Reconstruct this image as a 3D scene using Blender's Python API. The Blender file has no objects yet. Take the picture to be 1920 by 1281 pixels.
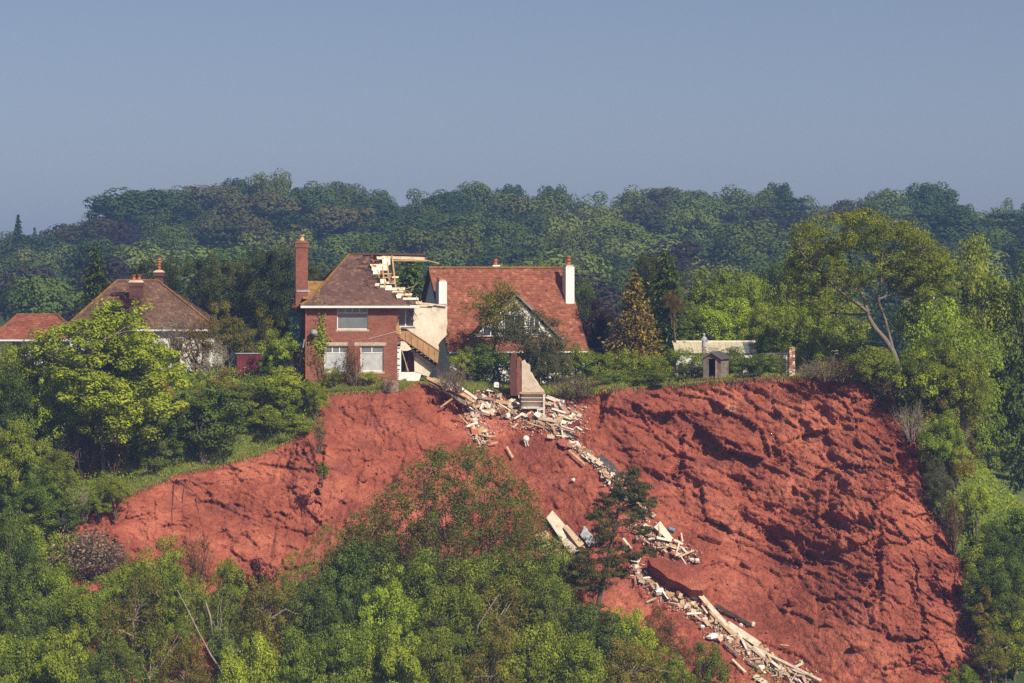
import bpy, math, random
import numpy as np
from mathutils import Vector, Matrix

random.seed(11)
RNG = np.random.default_rng(11)
SC = bpy.context.scene
COL = SC.collection
rad = math.radians

# ------------------------------------------------------------------ camera, sky, sun, exposure
D, K, CZ, HR = 220.0, 27.0, 6.0, 550.0      # metres to the ruined house, photo pixels per metre there, eye height, horizon row

cam_data = bpy.data.cameras.new("camera")
cam = bpy.data.objects.new("camera", cam_data)
COL.objects.link(cam)
cam.location = (0, -D, CZ)
cam.rotation_euler = (rad(90), 0, 0)
cam_data.sensor_width = 36.0
cam_data.lens = 36.0 * K * D / 1920.0
cam_data.shift_y = -(640.5 - HR) / 1920.0
cam_data.clip_start = 1.0
cam_data.clip_end = 9000.0
SC.camera = cam

SUN_AZ, SUN_EL = rad(36), rad(40)           # azimuth to the right of the line from the house to the camera
to_sun = Vector((math.sin(SUN_AZ) * math.cos(SUN_EL), -math.cos(SUN_AZ) * math.cos(SUN_EL), math.sin(SUN_EL)))
sun_data = bpy.data.lights.new("sun", 'SUN')
sun_data.energy = 5.0
sun_data.angle = rad(0.5)
sun_data.color = (1.0, 0.92, 0.76)
sun = bpy.data.objects.new("sun", sun_data)
sun.rotation_euler = (-to_sun).to_track_quat('-Z', 'Y').to_euler()
sun.location = (60, -60, 60)
COL.objects.link(sun)

world = bpy.data.worlds.new("World")
SC.world = world
world.use_nodes = True
wn, wl = world.node_tree.nodes, world.node_tree.links
wn.clear()
sky_node = wn.new('ShaderNodeTexSky')
sky_node.sky_type = 'NISHITA'
sky_node.sun_disc = False
sky_node.sun_elevation = SUN_EL
sky_node.sun_rotation = rad(180) - SUN_AZ
sky_node.altitude = 0
sky_node.air_density = 0.5
sky_node.dust_density = 1.3
sky_node.ozone_density = 6.0
tint = wn.new('ShaderNodeMix')
tint.data_type = 'RGBA'; tint.blend_type = 'MULTIPLY'
tint.inputs[0].default_value = 1.0
tint.inputs[7].default_value = (1.10, 0.80, 0.62, 1)
bg = wn.new('ShaderNodeBackground')
bg.inputs['Strength'].default_value = 0.106
wo = wn.new('ShaderNodeOutputWorld')
wl.new(sky_node.outputs[0], tint.inputs[6]); wl.new(tint.outputs[2], bg.inputs['Color']); wl.new(bg.outputs[0], wo.inputs['Surface'])

SC.view_settings.view_transform = 'Standard'
SC.view_settings.look = 'None'
SC.view_settings.exposure = 0.36
SC.view_settings.gamma = 1.0
SC.view_settings.use_curve_mapping = False
SC.render.engine = 'CYCLES'
SC.cycles.max_bounces = 6
SC.cycles.diffuse_bounces = 3
SC.cycles.glossy_bounces = 2
SC.cycles.transmission_bounces = 4
SC.cycles.transparent_max_bounces = 6
SC.cycles.volume_bounces = 0
SC.cycles.use_denoising = False
SC.cycles.denoiser = 'OPENIMAGEDENOISE'
SC.cycles.denoising_input_passes = 'RGB_ALBEDO_NORMAL'

# ------------------------------------------------------------------ measuring helpers
def S(y):
    return (D + y) / D / K

def P(px, py, y):
    s = S(y)
    return Vector(((px - 960) * s, y, CZ + (HR - py) * s))

def Pn(px, py, y):
    s = (D + y) / D / K
    return np.stack([(px - 960) * s, y, CZ + (HR - py) * s], -1)

def smooth(a, b, x):
    t = np.clip((x - a) / (b - a), 0, 1)
    return t * t * (3 - 2 * t)

def _hash(ix, iy, seed):
    h = (ix.astype(np.int64) * 374761393 + iy.astype(np.int64) * 668265263 + seed * 2147483647) & 0xFFFFFFFF
    h = ((h ^ (h >> 13)) * 1274126177) & 0xFFFFFFFF
    h = ((h ^ (h >> 16)) * 2246822519) & 0xFFFFFFFF
    return ((h ^ (h >> 15)) & 0xFFFFFF) / float(0xFFFFFF)

def vnoise(x, y, seed=0):
    ix, iy = np.floor(x), np.floor(y)
    fx, fy = x - ix, y - iy
    fx = fx * fx * fx * (fx * (fx * 6 - 15) + 10); fy = fy * fy * fy * (fy * (fy * 6 - 15) + 10)
    a = _hash(ix, iy, seed); b = _hash(ix + 1, iy, seed)
    c = _hash(ix, iy + 1, seed); d = _hash(ix + 1, iy + 1, seed)
    return (a + (b - a) * fx) * (1 - fy) + (c + (d - c) * fx) * fy

def fbm(x, y, seed=0, octaves=4, gain=0.5):
    t = np.zeros_like(x); amp = 1.0; tot = 0.0
    for k in range(octaves):
        t += amp * (vnoise(x * 2 ** k + 17.3 * k, y * 2 ** k - 9.1 * k, seed + k) - 0.5); tot += amp; amp *= gain
    return t / tot * 2

def ridged(x, y, seed=0, octaves=4, gain=0.55):
    t = np.zeros_like(x); amp = 1.0; tot = 0.0
    for k in range(octaves):
        n = vnoise(x * 2 ** k + 3.7 * k, y * 2 ** k + 5.9 * k, seed + k) * 2 - 1
        t += amp * (1 - np.abs(n) * 2); tot += amp; amp *= gain
    return t / tot

def cells(x, y, seed=0):
    """Voronoi: a random value per cell, that cell's tilt vector, and the distance to its border."""
    ix, iy = np.floor(x), np.floor(y)
    d1 = np.full(x.shape, 9.0); d2 = np.full(x.shape, 9.0); val = np.zeros(x.shape); tx = np.zeros(x.shape); ty = np.zeros(x.shape)
    for ox in (-1, 0, 1):
        for oy in (-1, 0, 1):
            cx, cy = ix + ox, iy + oy
            qx = cx + _hash(cx, cy, seed + 1) - x; qy = cy + _hash(cx, cy, seed + 2) - y
            dd = np.sqrt(qx * qx + qy * qy)
            near = dd < d1
            d2 = np.where(near, d1, np.minimum(d2, dd))
            val = np.where(near, _hash(cx, cy, seed + 3), val)
            tx = np.where(near, qx, tx); ty = np.where(near, qy, ty)
            d1 = np.where(near, dd, d1)
    return val, tx, ty, d2 - d1

def facets(x, y, seed=0):
    """Broken rock: every Voronoi cell is a flat face with its own tilt and its own step forward."""
    ix, iy = np.floor(x), np.floor(y); d1 = np.full(x.shape, 9.0); h = np.zeros(x.shape)
    for ox in (-1, 0, 1):
        for oy in (-1, 0, 1):
            cx, cy = ix + ox, iy + oy
            qx = cx + _hash(cx, cy, seed + 1) - x; qy = cy + _hash(cx, cy, seed + 2) - y
            dd = qx * qx + qy * qy; near = dd < d1
            hh = (_hash(cx, cy, seed + 3) - 0.5) - qx * (_hash(cx, cy, seed + 4) * 2 - 1) * 0.8 - qy * (_hash(cx, cy, seed + 5) * 2 - 1.35) * 0.9
            h = np.where(near, hh, h); d1 = np.where(near, dd, d1)
    return h

class TPS:
    def __init__(self, pts, smoothing=0.0):
        p = np.array(pts, float); self.c = p[:, :2]; self.sc = np.abs(self.c).max()
        self.c = self.c / self.sc; n = len(p)
        A = np.zeros((n + 3, n + 3)); A[:n, :n] = self._k(self.c, self.c) + np.eye(n) * smoothing
        A[:n, n] = 1; A[:n, n + 1:] = self.c; A[n, :n] = 1; A[n + 1:, :n] = self.c.T
        self.w = np.linalg.solve(A, np.concatenate([p[:, 2], [0, 0, 0]]))
    def _k(self, a, b):
        r2 = ((a[:, None, :] - b[None, :, :]) ** 2).sum(-1)
        return np.where(r2 > 1e-12, r2 * np.log(np.maximum(r2, 1e-12)), 0)
    def __call__(self, x, y):
        x = np.asarray(x, float); y = np.asarray(y, float); sh = x.shape
        q = np.stack([x.ravel(), y.ravel()], -1) / self.sc
        out = np.empty(len(q))
        for i in range(0, len(q), 40000):
            qq = q[i:i + 40000]
            out[i:i + 40000] = self._k(qq, self.c) @ self.w[:-3] + self.w[-3] + qq @ self.w[-2:]
        return out.reshape(sh)

# ------------------------------------------------------------------ materials
def new_mat(name):
    m = bpy.data.materials.new(name); m.use_nodes = True
    nt = m.node_tree; nt.nodes.clear()
    out = nt.nodes.new('ShaderNodeOutputMaterial')
    return m, nt, nt.nodes, nt.links, out

def ramp(nt, fac, stops, interp='LINEAR'):
    r = nt.nodes.new('ShaderNodeValToRGB'); cr = r.color_ramp; cr.interpolation = interp
    while len(cr.elements) < len(stops): cr.elements.new(0.5)
    for e, (p, c) in zip(cr.elements, stops):
        e.position = p; e.color = (*c, 1) if len(c) == 3 else c
    nt.links.new(fac, r.inputs[0])
    return r.outputs[0]

def noise_node(nt, vec, scale, detail=4, rough=0.6, dist=0.0):
    n = nt.nodes.new('ShaderNodeTexNoise')
    n.inputs['Scale'].default_value = scale; n.inputs['Detail'].default_value = detail
    n.inputs['Roughness'].default_value = rough; n.inputs['Distortion'].default_value = dist
    if vec is not None: nt.links.new(vec, n.inputs['Vector'])
    return n.outputs[0]

def coords(nt, kind='Object', scale=(1, 1, 1), rot=(0, 0, 0)):
    t = nt.nodes.new('ShaderNodeTexCoord'); mp = nt.nodes.new('ShaderNodeMapping')
    mp.inputs['Scale'].default_value = scale; mp.inputs['Rotation'].default_value = rot
    nt.links.new(t.outputs[kind], mp.inputs[0])
    return mp.outputs[0]

def world_coords(nt, scale=(1, 1, 1), rot=(0, 0, 0)):
    g = nt.nodes.new('ShaderNodeNewGeometry'); mp = nt.nodes.new('ShaderNodeMapping')
    mp.inputs['Scale'].default_value = scale; mp.inputs['Rotation'].default_value = rot
    nt.links.new(g.outputs['Position'], mp.inputs[0])
    return mp.outputs[0]

def mixc(nt, fac, a, b, mode='MIX'):
    m = nt.nodes.new('ShaderNodeMix'); m.data_type = 'RGBA'; m.blend_type = mode
    for sock, v in ((m.inputs[0], fac), (m.inputs[6], a), (m.inputs[7], b)):
        if isinstance(v, (int, float)): sock.default_value = v
        elif isinstance(v, tuple): sock.default_value = (*v, 1) if len(v) == 3 else v
        else: nt.links.new(v, sock)
    return m.outputs[2]

def math_node(nt, op, a, b=0.0):
    m = nt.nodes.new('ShaderNodeMath'); m.operation = op
    for sock, v in ((m.inputs[0], a), (m.inputs[1], b)):
        if isinstance(v, (int, float)): sock.default_value = v
        else: nt.links.new(v, sock)
    return m.outputs[0]

def bump(nt, height, strength=0.5, distance=0.05):
    b = nt.nodes.new('ShaderNodeBump'); b.inputs['Strength'].default_value = strength; b.inputs['Distance'].default_value = distance
    nt.links.new(height, b.inputs['Height'])
    return b.outputs[0]

def principled(nt, out, color, rough=0.85, normal=None, spec=0.25, metal=0.0):
    p = nt.nodes.new('ShaderNodeBsdfPrincipled')
    if isinstance(color, tuple): p.inputs['Base Color'].default_value = (*color, 1)
    else: nt.links.new(color, p.inputs['Base Color'])
    if isinstance(rough, (int, float)): p.inputs['Roughness'].default_value = rough
    else: nt.links.new(rough, p.inputs['Roughness'])
    p.inputs['Specular IOR Level'].default_value = spec; p.inputs['Metallic'].default_value = metal
    if normal is not None: nt.links.new(normal, p.inputs['Normal'])
    nt.links.new(p.outputs[0], out.inputs['Surface'])
    return p

def weathered(name, c1, c2, scale=2.0, rough=0.85, c3=None, bump_s=0.3, fine=18.0, spec=0.2):
    """A plain surface with two or three tones in blotches, fine grain and a little relief."""
    m, nt, n, l, out = new_mat(name)
    v = world_coords(nt)
    big = noise_node(nt, v, scale, 5, 0.65)
    col = ramp(nt, big, [(0.35, c1), (0.65, c2)])
    if c3:
        col = mixc(nt, ramp(nt, noise_node(nt, v, scale * 2.3, 4, 0.7), [(0.55, (0, 0, 0)), (0.7, (1, 1, 1))]), col, c3)
    g = noise_node(nt, v, fine, 3, 0.7)
    col = mixc(nt, 0.35, col, ramp(nt, g, [(0.3, (0.35, 0.35, 0.35)), (0.7, (1, 1, 1))]), 'MULTIPLY')
    principled(nt, out, col, rough, bump(nt, g, bump_s, 0.02), spec)
    return m

MAT = {}
# ------------------------------------------------------------------ mesh helpers
class MB:
    def __init__(self):
        self.v = []; self.f = []
    def add(self, vs, fs):
        o = len(self.v); self.v += [tuple(p) for p in vs]; self.f += [tuple(i + o for i in f) for f in fs]
        return self
    def box(self, x0, x1, y0, y1, z0, z1):
        return self.add([(x0, y0, z0), (x1, y0, z0), (x1, y1, z0), (x0, y1, z0), (x0, y0, z1), (x1, y0, z1), (x1, y1, z1), (x0, y1, z1)],
                        [(0, 3, 2, 1), (4, 5, 6, 7), (0, 1, 5, 4), (1, 2, 6, 5), (2, 3, 7, 6), (3, 0, 4, 7)])
    def bar(self, a, b, w, h, up=(0, 0, 1), jag=0.0):
        """A plank or beam from a to b, w wide, h thick."""
        a, b = Vector(a), Vector(b); d = (b - a).normalized(); u = Vector(up)
        if abs(d.dot(u)) > 0.97: u = Vector((1, 0, 0)) if abs(d.x) < 0.9 else Vector((0, 1, 0))
        s = d.cross(u).normalized(); u = s.cross(d).normalized()
        vs = []
        for p, k in ((a, -1), (b, 1)):
            for cs, cu in ((-1, -1), (1, -1), (1, 1), (-1, 1)):
                vs.append(p + s * cs * w / 2 + u * cu * h / 2 + d * (random.uniform(-jag, jag) if jag else 0))
        return self.add(vs, [(0, 1, 2, 3), (7, 6, 5, 4), (0, 4, 5, 1), (1, 5, 6, 2), (2, 6, 7, 3), (3, 7, 4, 0)])
    def prism(self, outline, depth):
        """A closed outline (3D points in one plane) given thickness along the vector depth."""
        d = Vector(depth); n = len(outline)
        vs = [Vector(p) for p in outline] + [Vector(p) + d for p in outline]
        fs = [tuple(range(n)), tuple(reversed(range(n, 2 * n)))]
        fs += [(i, i + n, (i + 1) % n + n, (i + 1) % n) for i in range(n)]
        return self.add(vs, fs)
    def tube(self, pts, radii, sides=7, cap=True):
        pts = [Vector(p) for p in pts]; o = len(self.v); u = None
        for i, p in enumerate(pts):
            d = (pts[min(i + 1, len(pts) - 1)] - pts[max(i - 1, 0)])
            d = d.normalized() if d.length > 1e-9 else Vector((0, 0, 1))
            if u is None: u = d.orthogonal().normalized()
            u = (u - d * u.dot(d)); u = u.normalized() if u.length > 1e-6 else d.orthogonal().normalized()
            w = d.cross(u)
            for k in range(sides):
                a = 2 * math.pi * k / sides
                self.v.append(tuple(p + (u * math.cos(a) + w * math.sin(a)) * radii[i]))
        for i in range(len(pts) - 1):
            for k in range(sides):
                k2 = (k + 1) % sides
                self.f.append((o + i * sides + k, o + i * sides + k2, o + (i + 1) * sides + k2, o + (i + 1) * sides + k))
        if cap:
            self.f.append(tuple(o + k for k in reversed(range(sides))))
            self.f.append(tuple(o + (len(pts) - 1) * sides + k for k in range(sides)))
        return self
    def lathe(self, c, prof, sides=14):
        """prof: (radius, height) pairs about the vertical through c."""
        return self.tube([(c[0], c[1], c[2] + h) for r, h in prof], [r for r, h in prof], sides)
    def mesh(self, name, mat, smooth_shade=False):
        me = bpy.data.meshes.new(name); me.from_pydata(self.v, [], self.f); me.materials.append(MAT[mat]); me.validate()
        if smooth_shade: me.polygons.foreach_set('use_smooth', [True] * len(me.polygons))
        me.update()
        return me
    def build(self, name, mat, parent=None, smooth_shade=False, label=None):
        o = bpy.data.objects.new(name, self.mesh(name, mat, smooth_shade)); COL.objects.link(o)
        if parent is not None: o.parent = parent
        if label: o['label'] = label
        return o

def array_mesh(name, V, F, mat, smooth_shade=True):
    """Mesh from numpy arrays; F is (n, 3) or (n, 4)."""
    me = bpy.data.meshes.new(name); k = F.shape[1]
    me.vertices.add(len(V)); me.vertices.foreach_set('co', np.ascontiguousarray(V, np.float32).ravel())
    me.loops.add(F.size); me.loops.foreach_set('vertex_index', np.ascontiguousarray(F, np.int32).ravel())
    me.polygons.add(len(F)); me.polygons.foreach_set('loop_start', np.arange(0, F.size, k, dtype=np.int32))
    if smooth_shade: me.polygons.foreach_set('use_smooth', np.ones(len(F), bool))
    me.materials.append(MAT[mat]); me.update(calc_edges=True)
    return me

def put(name, me, parent=None):
    o = bpy.data.objects.new(name, me); COL.objects.link(o)
    if parent is not None: o.parent = parent
    return o

def tag(o, label=None, cat=None, group=None, kind=None):
    if label: o['label'] = label
    if cat: o['category'] = cat
    if group: o['group'] = group
    if kind or cat: o['kind'] = kind or 'thing'
    return o

def empty(name, loc=(0, 0, 0), rz=0.0):
    o = bpy.data.objects.new(name, None); COL.objects.link(o); o.location = loc; o.rotation_euler = (0, 0, rz); o.empty_display_size = 0.3
    return o

def unit(v):
    return v / np.maximum(np.linalg.norm(v, axis=-1, keepdims=True), 1e-9)

def grid_faces(nu, nv):
    i = np.arange(nu - 1)[:, None] * nv + np.arange(nv - 1)[None, :]
    i = i.ravel()
    return np.stack([i, i + nv, i + nv + 1, i + 1], -1)
# ------------------------------------------------------------------ materials of the ground
def mat_cliff():
    m, nt, n, l, out = new_mat('red_sandstone')
    v = world_coords(nt)
    vs = world_coords(nt, (1, 1, 2.6), (0, rad(-27), 0))
    big = noise_node(nt, v, 0.22, 4, 0.6)
    col = ramp(nt, big, [(0.32, (0.235, 0.064, 0.041)), (0.5, (0.36, 0.103, 0.063)), (0.68, (0.50, 0.166, 0.102))])
    strata = noise_node(nt, vs, 0.9, 5, 0.68)
    col = mixc(nt, 0.6, col, ramp(nt, strata, [(0.3, (0.55, 0.50, 0.52)), (0.5, (1, 1, 1)), (0.72, (1.25, 1.32, 1.3))]), 'MULTIPLY')
    fine = noise_node(nt, v, 7.0, 3, 0.72)
    col = mixc(nt, 0.55, col, ramp(nt, fine, [(0.32, (0.55, 0.55, 0.58)), (0.68, (1.2, 1.2, 1.2))]), 'MULTIPLY')
    mar = ramp(nt, noise_node(nt, vs, 0.35, 4, 0.7), [(0.50, (0, 0, 0)), (0.66, (1, 1, 1))])
    col = mixc(nt, math_node(nt, 'MULTIPLY', mar, 0.6), col, (0.20, 0.062, 0.048))
    pale = ramp(nt, noise_node(nt, v, 1.7, 4, 0.75), [(0.66, (0, 0, 0)), (0.76, (1, 1, 1))])
    col = mixc(nt, math_node(nt, 'MULTIPLY', pale, 0.35), col, (0.56, 0.22, 0.14))
    vst = world_coords(nt, (3.2, 3.2, 0.35), (0, rad(32), 0))
    runs = ramp(nt, noise_node(nt, vst, 1.0, 5, 0.7), [(0.36, (0.62, 0.58, 0.60)), (0.5, (1, 1, 1)), (0.66, (1.22, 1.26, 1.26))])
    lo = n.new('ShaderNodeAttribute'); lo.attribute_name = 'loose'
    col = mixc(nt, math_node(nt, 'ADD', math_node(nt, 'MULTIPLY', lo.outputs['Fac'], 0.45), 0.25), col, runs, 'MULTIPLY')
    so = n.new('ShaderNodeAttribute'); so.attribute_name = 'soil'
    col = mixc(nt, math_node(nt, 'MULTIPLY', so.outputs['Fac'], 0.8), col, (0.095, 0.040, 0.026))
    pa = n.new('ShaderNodeAttribute'); pa.attribute_name = 'pale'
    col = mixc(nt, math_node(nt, 'MULTIPLY', pa.outputs['Fac'], 0.8), col, (0.62, 0.42, 0.30))
    h = math_node(nt, 'ADD', math_node(nt, 'MULTIPLY', strata, 1.0), math_node(nt, 'MULTIPLY', fine, 0.7))
    principled(nt, out, col, 0.95, bump(nt, h, 1.0, 0.26), 0.08)
    return m
MAT['cliff'] = mat_cliff()

def mat_ground(name, a, b, c, soil):
    m, nt, n, l, out = new_mat(name)
    v = world_coords(nt)
    col = ramp(nt, noise_node(nt, v, 0.5, 5, 0.65), [(0.3, a), (0.5, b), (0.7, c)])
    f = noise_node(nt, v, 9.0, 4, 0.7)
    col = mixc(nt, 0.6, col, ramp(nt, f, [(0.3, (0.4, 0.4, 0.4)), (0.7, (1.1, 1.1, 1.1))]), 'MULTIPLY')
    col = mixc(nt, ramp(nt, noise_node(nt, v, 0.9, 5, 0.7), [(0.6, (0, 0, 0)), (0.72, (1, 1, 1))]), col, soil)
    principled(nt, out, col, 0.95, bump(nt, f, 0.6, 0.12), 0.08)
    return m
MAT['turf'] = mat_ground('turf', (0.07, 0.11, 0.02), (0.12, 0.17, 0.034), (0.18, 0.195, 0.055), (0.16, 0.11, 0.06))
MAT['litter'] = mat_ground('leaf_litter', (0.03, 0.045, 0.014), (0.05, 0.075, 0.022), (0.075, 0.09, 0.03), (0.09, 0.06, 0.035))

# ------------------------------------------------------------------ the red cliff
# rim: photo column and row, distance behind the house front, column at the foot of the sheet
RIM = [(-60, 1085, -15, -190), (60, 1020, -13, -40), (140, 962, -12, 70), (190, 950, -11, 140), (235, 925, -10, 205), (330, 887, -8, 310),
       (400, 872, -7, 390), (480, 850, -6, 470), (545, 825, -5, 540), (585, 806, -4, 575), (600, 770, -2.2, 590), (607, 736, -1.1, 600),
       (680, 733, -1.0, 680), (752, 731, -0.9, 750), (778, 716, 0.6, 790), (840, 722, 2.4, 840), (880, 735, 3.2, 880), (960, 736, 2.9, 960),
       (1040, 742, 2.0, 1060), (1085, 742, 1.2, 1095), (1128, 728, 0.4, 1130), (1200, 724, 0.1, 1200), (1270, 719, -0.2, 1270), (1330, 711, -1, 1330),
       (1400, 707, -2, 1400), (1480, 705, -3, 1480), (1560, 705, -4.4, 1550), (1605, 712, -5, 1590), (1640, 732, -5.6, 1620),
       (1665, 750, -6.5, 1650), (1692, 775, -7.5, 1670), (1727, 815, -9, 1700), (1740, 880, -10.2, 1720), (1748, 950, -11.2, 1745),
       (1774, 1002, -12.0, 1770), (1807, 1055, -13, 1795), (1826, 1105, -14.2, 1815), (1824, 1170, -15.6, 1825), (1838, 1225, -17, 1837),
       (1846, 1281, -18.6, 1846), (1852, 1335, -20.2, 1858)]
FACE = [(250, 1000, -12), (400, 1000, -10), (540, 1000, -9), (630, 1000, -9.6), (750, 1000, -9), (900, 1000, -7), (1050, 1000, -7), (1200, 1000, -7.6),
        (1350, 1000, -7.6), (1500, 1000, -8.8), (1650, 1000, -13.0), (480, 920, -7.6), (605, 850, -5.2), (700, 850, -4), (800, 850, -3), (900, 850, -1),
        (1000, 850, -1.5), (1100, 850, -2.5), (1250, 850, -3.2), (1400, 850, -4.6), (1550, 850, -6.8), (1650, 850, -8.8),
        (200, 1150, -18), (400, 1150, -16), (600, 1150, -15), (800, 1150, -14), (1000, 1150, -13.5), (1200, 1150, -13), (1350, 1150, -13),
        (1500, 1150, -13.6), (1650, 1150, -17.0), (1760, 1150, -16.8), (0, 1300, -26), (200, 1300, -24), (600, 1300, -21), (1000, 1300, -20.5), (1300, 1300, -20),
        (1500, 1300, -20), (1700, 1300, -21.6), (1780, 1280, -20.2)]
cliff_depth = TPS([(a, b, c) for a, b, c, d in RIM] + FACE, 1e-4)

NU, NV = 1070, 286
rim = np.array(RIM, float)
seg = np.concatenate([[0], np.cumsum(np.hypot(np.diff(rim[:, 0]), np.diff(rim[:, 1])))])
uu = np.linspace(0, seg[-1], NU)
rx, ry, ryd, rbx = (np.interp(uu, seg, rim[:, k]) for k in range(4))
ry = ry + 2.4 * fbm(uu / 26, uu * 0, 5, 3) + 1.6 * fbm(uu / 7, uu * 0, 9, 2)
rx = rx + 5 * fbm(uu / 40, uu * 0 + 3, 15, 3) * smooth(1630, 1680, rx)
vv = np.linspace(0, 1, NV)[None, :] ** 1.05
PX = rx[:, None] + (rbx - rx)[:, None] * vv
PY = ry[:, None] + (1350 - ry)[:, None] * vv
Y0 = cliff_depth(PX, PY)
X0 = (PX - 960) / K; Z0 = (HR - PY) / K
# how broken the rock is: blocky on the buttress, smooth down the chute and on the lower apron
chute = smooth(70, 20, np.abs(PX - (960 + (PY - 740) * 0.62) ) - 60) * smooth(735, 800, PY)
apron = smooth(-60, 60, (PY - 985) - (PX - 1320) * 0.70) * smooth(1190, 1300, PX)
left_band = smooth(640, 580, PX)
mid_band = smooth(590, 640, PX) * smooth(960, 860, PX)
right = smooth(1080, 1200, PX - (PY - 740) * 0.25)
rough = np.clip(0.35 + 0.75 * right - 0.02 * left_band - 0.20 * mid_band, 0, 1.2) * (1 - 0.72 * np.clip(chute, 0, 1)) * (1 - 0.72 * apron)
ca, sa = math.cos(rad(27)), math.sin(rad(27))
A = X0 * ca - Z0 * sa; B = X0 * sa + Z0 * ca                 # along and across the dipping beds
wa = 0.9 * fbm(X0 / 2.2, Z0 / 2.2, 30, 3); wb = 0.5 * fbm(X0 / 1.6, Z0 / 1.6, 34, 3)
wa2 = wa + 0.25 * fbm(X0 / 0.5, Z0 / 0.5, 36, 3); wb2 = wb + 0.2 * fbm(X0 / 0.4, Z0 / 0.4, 38, 3)
disp = 1.1 * fbm(X0 / 6.5, Z0 / 6.5, 20, 4)
w1, w2 = 0.35 * wa2, 0.35 * wb2
blocks = 0.78 * facets((A + w1) / 4.2, (B + w2) / 2.4, 40) + 0.42 * facets((X0 + w1) / 2.0, (Z0 + w2) / 2.7, 44) + 0.24 * facets((A + w1) / 1.35, (B + w2) / 0.6, 50) + 0.12 * facets((A + w1) / 0.6, (B + w2) / 0.27, 60) + 0.06 * facets(A / 0.28, B / 0.15, 65)
blocks += 0.05 * ridged((A + 0.3 * wa) / 1.8, (B + 0.3 * wb) / 0.2, 68, 3)
# ledges: each bed swells downwards and breaks off underneath
for per_, amp_, sd in ((2.3, 0.30, 71), (0.95, 0.15, 73)):
    tb = (B + 0.55 * per_ * fbm(A / (2.4 * per_), B / (1.1 * per_), sd, 4)) / per_
    fr = tb - np.floor(tb)
    saw = np.where(fr > 0.06, (1 - fr) / 0.94, fr / 0.06)
    blocks += amp_ * (saw - 0.5) * smooth(-0.05, 0.25, fbm(A / (1.3 * per_), B / (0.9 * per_), sd + 40, 3))
disp += rough * blocks
earth = 0.42 * facets((X0 + wa2) / 1.7, (Z0 + wb2) / 1.3, 41) + 0.22 * facets((X0 + wa2) / 0.7, (Z0 + wb2) / 0.55, 51) + 0.10 * facets((X0 + wa2) / 0.3, (Z0 + wb2) / 0.26, 61)
disp += earth * (0.60 * left_band + 0.42 * mid_band + 0.12) * (1 - 0.75 * apron) * (1 - 0.75 * np.clip(chute, 0, 1))
gully = ridged((X0 - 0.22 * Z0 + 0.5 * wa) / 1.9, Z0 / 6.0 + 0.3 * wb, 80, 5)
disp += gully * (0.62 * mid_band + 0.34 * left_band + 0.10 * apron + 0.16 * chute)
disp += 0.13 * fbm(X0 / 0.5, Z0 / 0.42, 90, 3) * (0.5 + 0.5 * rough) + 0.07 * fbm(X0 / 0.2, Z0 / 0.2, 95, 2)
streak = fbm((X0 * 0.85 + Z0 * 0.53) / 0.28, (-X0 * 0.53 + Z0 * 0.85) / 5.0, 98, 3)
disp += 0.11 * streak * (apron + chute)
# crumbs of fallen rock lying on the smoother parts
cr, _, _, er = cells(X0 / 0.55, Z0 / 0.5, 66)
disp += 0.16 * smooth(0.80, 0.9, cr) * smooth(0.05, 0.35, er) * (0.3 + apron + chute + 0.6 * mid_band)
jagg = 0.9 * facets((A + wa2) / 1.1, (B + wb2) / 0.6, 130) + 0.5 * facets((A + wa2) / 0.45, (B + wb2) / 0.26, 134)
# hollows and clefts one can see: column, row, half widths, depth, turn
for (hx, hy, hw, hh, dep, ang) in [(845, 762, 50, 20, 1.9, 24), (1275, 862, 10, 46, 1.3, 6), (1284, 885, 30, 17, 1.2, 0), (1510, 806, 10, 26, 1.1, -8), (1382, 908, 26, 15, 1.2, 10),
                                   (1465, 862, 34, 15, 1.1, 30), (1528, 1048, 44, 13, 1.1, -4), (1640, 1080, 14, 60, 1.6, 10), (1648, 1130, 10, 40, 1.0, 4),
                                   (1500, 936, 30, 12, 0.9, 35), (1340, 848, 34, 10, 0.8, 30), (1690, 1250, 40, 12, 0.9, -10), (1700, 860, 20, 60, 1.1, 10), (1740, 900, 16, 70, 1.1, 0),
                                   (600, 868, 9, 48, 1.1, 4), (1720, 1150, 10, 60, 1.0, -15), (1130, 770, 8, 34, 0.9, 12), (1580, 990, 46, 14, 0.9, 20), (1440, 1010, 40, 12, 0.9, 30),
                                   (1245, 795, 14, 10, 0.7, 0), (1650, 1010, 12, 34, 0.9, 0), (580, 905, 16, 18, 0.7, 0), (330, 985, 26, 8, 0.5, 0), (255, 905, 14, 26, 0.7, 0)]:
    a = rad(ang); qx = PX - hx + 9 * wa; qy = PY - hy + 9 * wb
    r = ((qx * math.cos(a) + qy * math.sin(a)) / hw) ** 2 + ((-qx * math.sin(a) + qy * math.cos(a)) / hh) ** 2
    disp -= 0.55 * dep * smooth(1.3, 0.3, r + jagg)
# lips that stand proud and throw the shade
for (hx, hy, hw, hh, dep, ang) in [(1545, 1005, 90, 26, 0.7, 14), (1615, 930, 60, 70, 0.9, 0), (1430, 975, 60, 16, 0.7, 30), (1330, 900, 60, 14, 0.6, 30), (1700, 790, 34, 14, 1.0, 50),
                                   (1770, 1090, 40, 40, 1.0, 0), (1590, 760, 50, 40, 0.8, 0), (560, 830, 30, 40, 0.6, 0), (1735, 1230, 50, 26, 0.8, 20), (1260, 760, 120, 26, 0.4, 0)]:
    a = rad(ang); qx = PX - hx + 12 * wa; qy = PY - hy + 12 * wb
    r = ((qx * math.cos(a) + qy * math.sin(a)) / hw) ** 2 + ((-qx * math.sin(a) + qy * math.cos(a)) / hh) ** 2
    disp += dep * smooth(1.1, 0.1, r + 0.5 * jagg)
disp *= 0.30 + 0.70 * smooth(0, 26, PY - ry[:, None])
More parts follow.
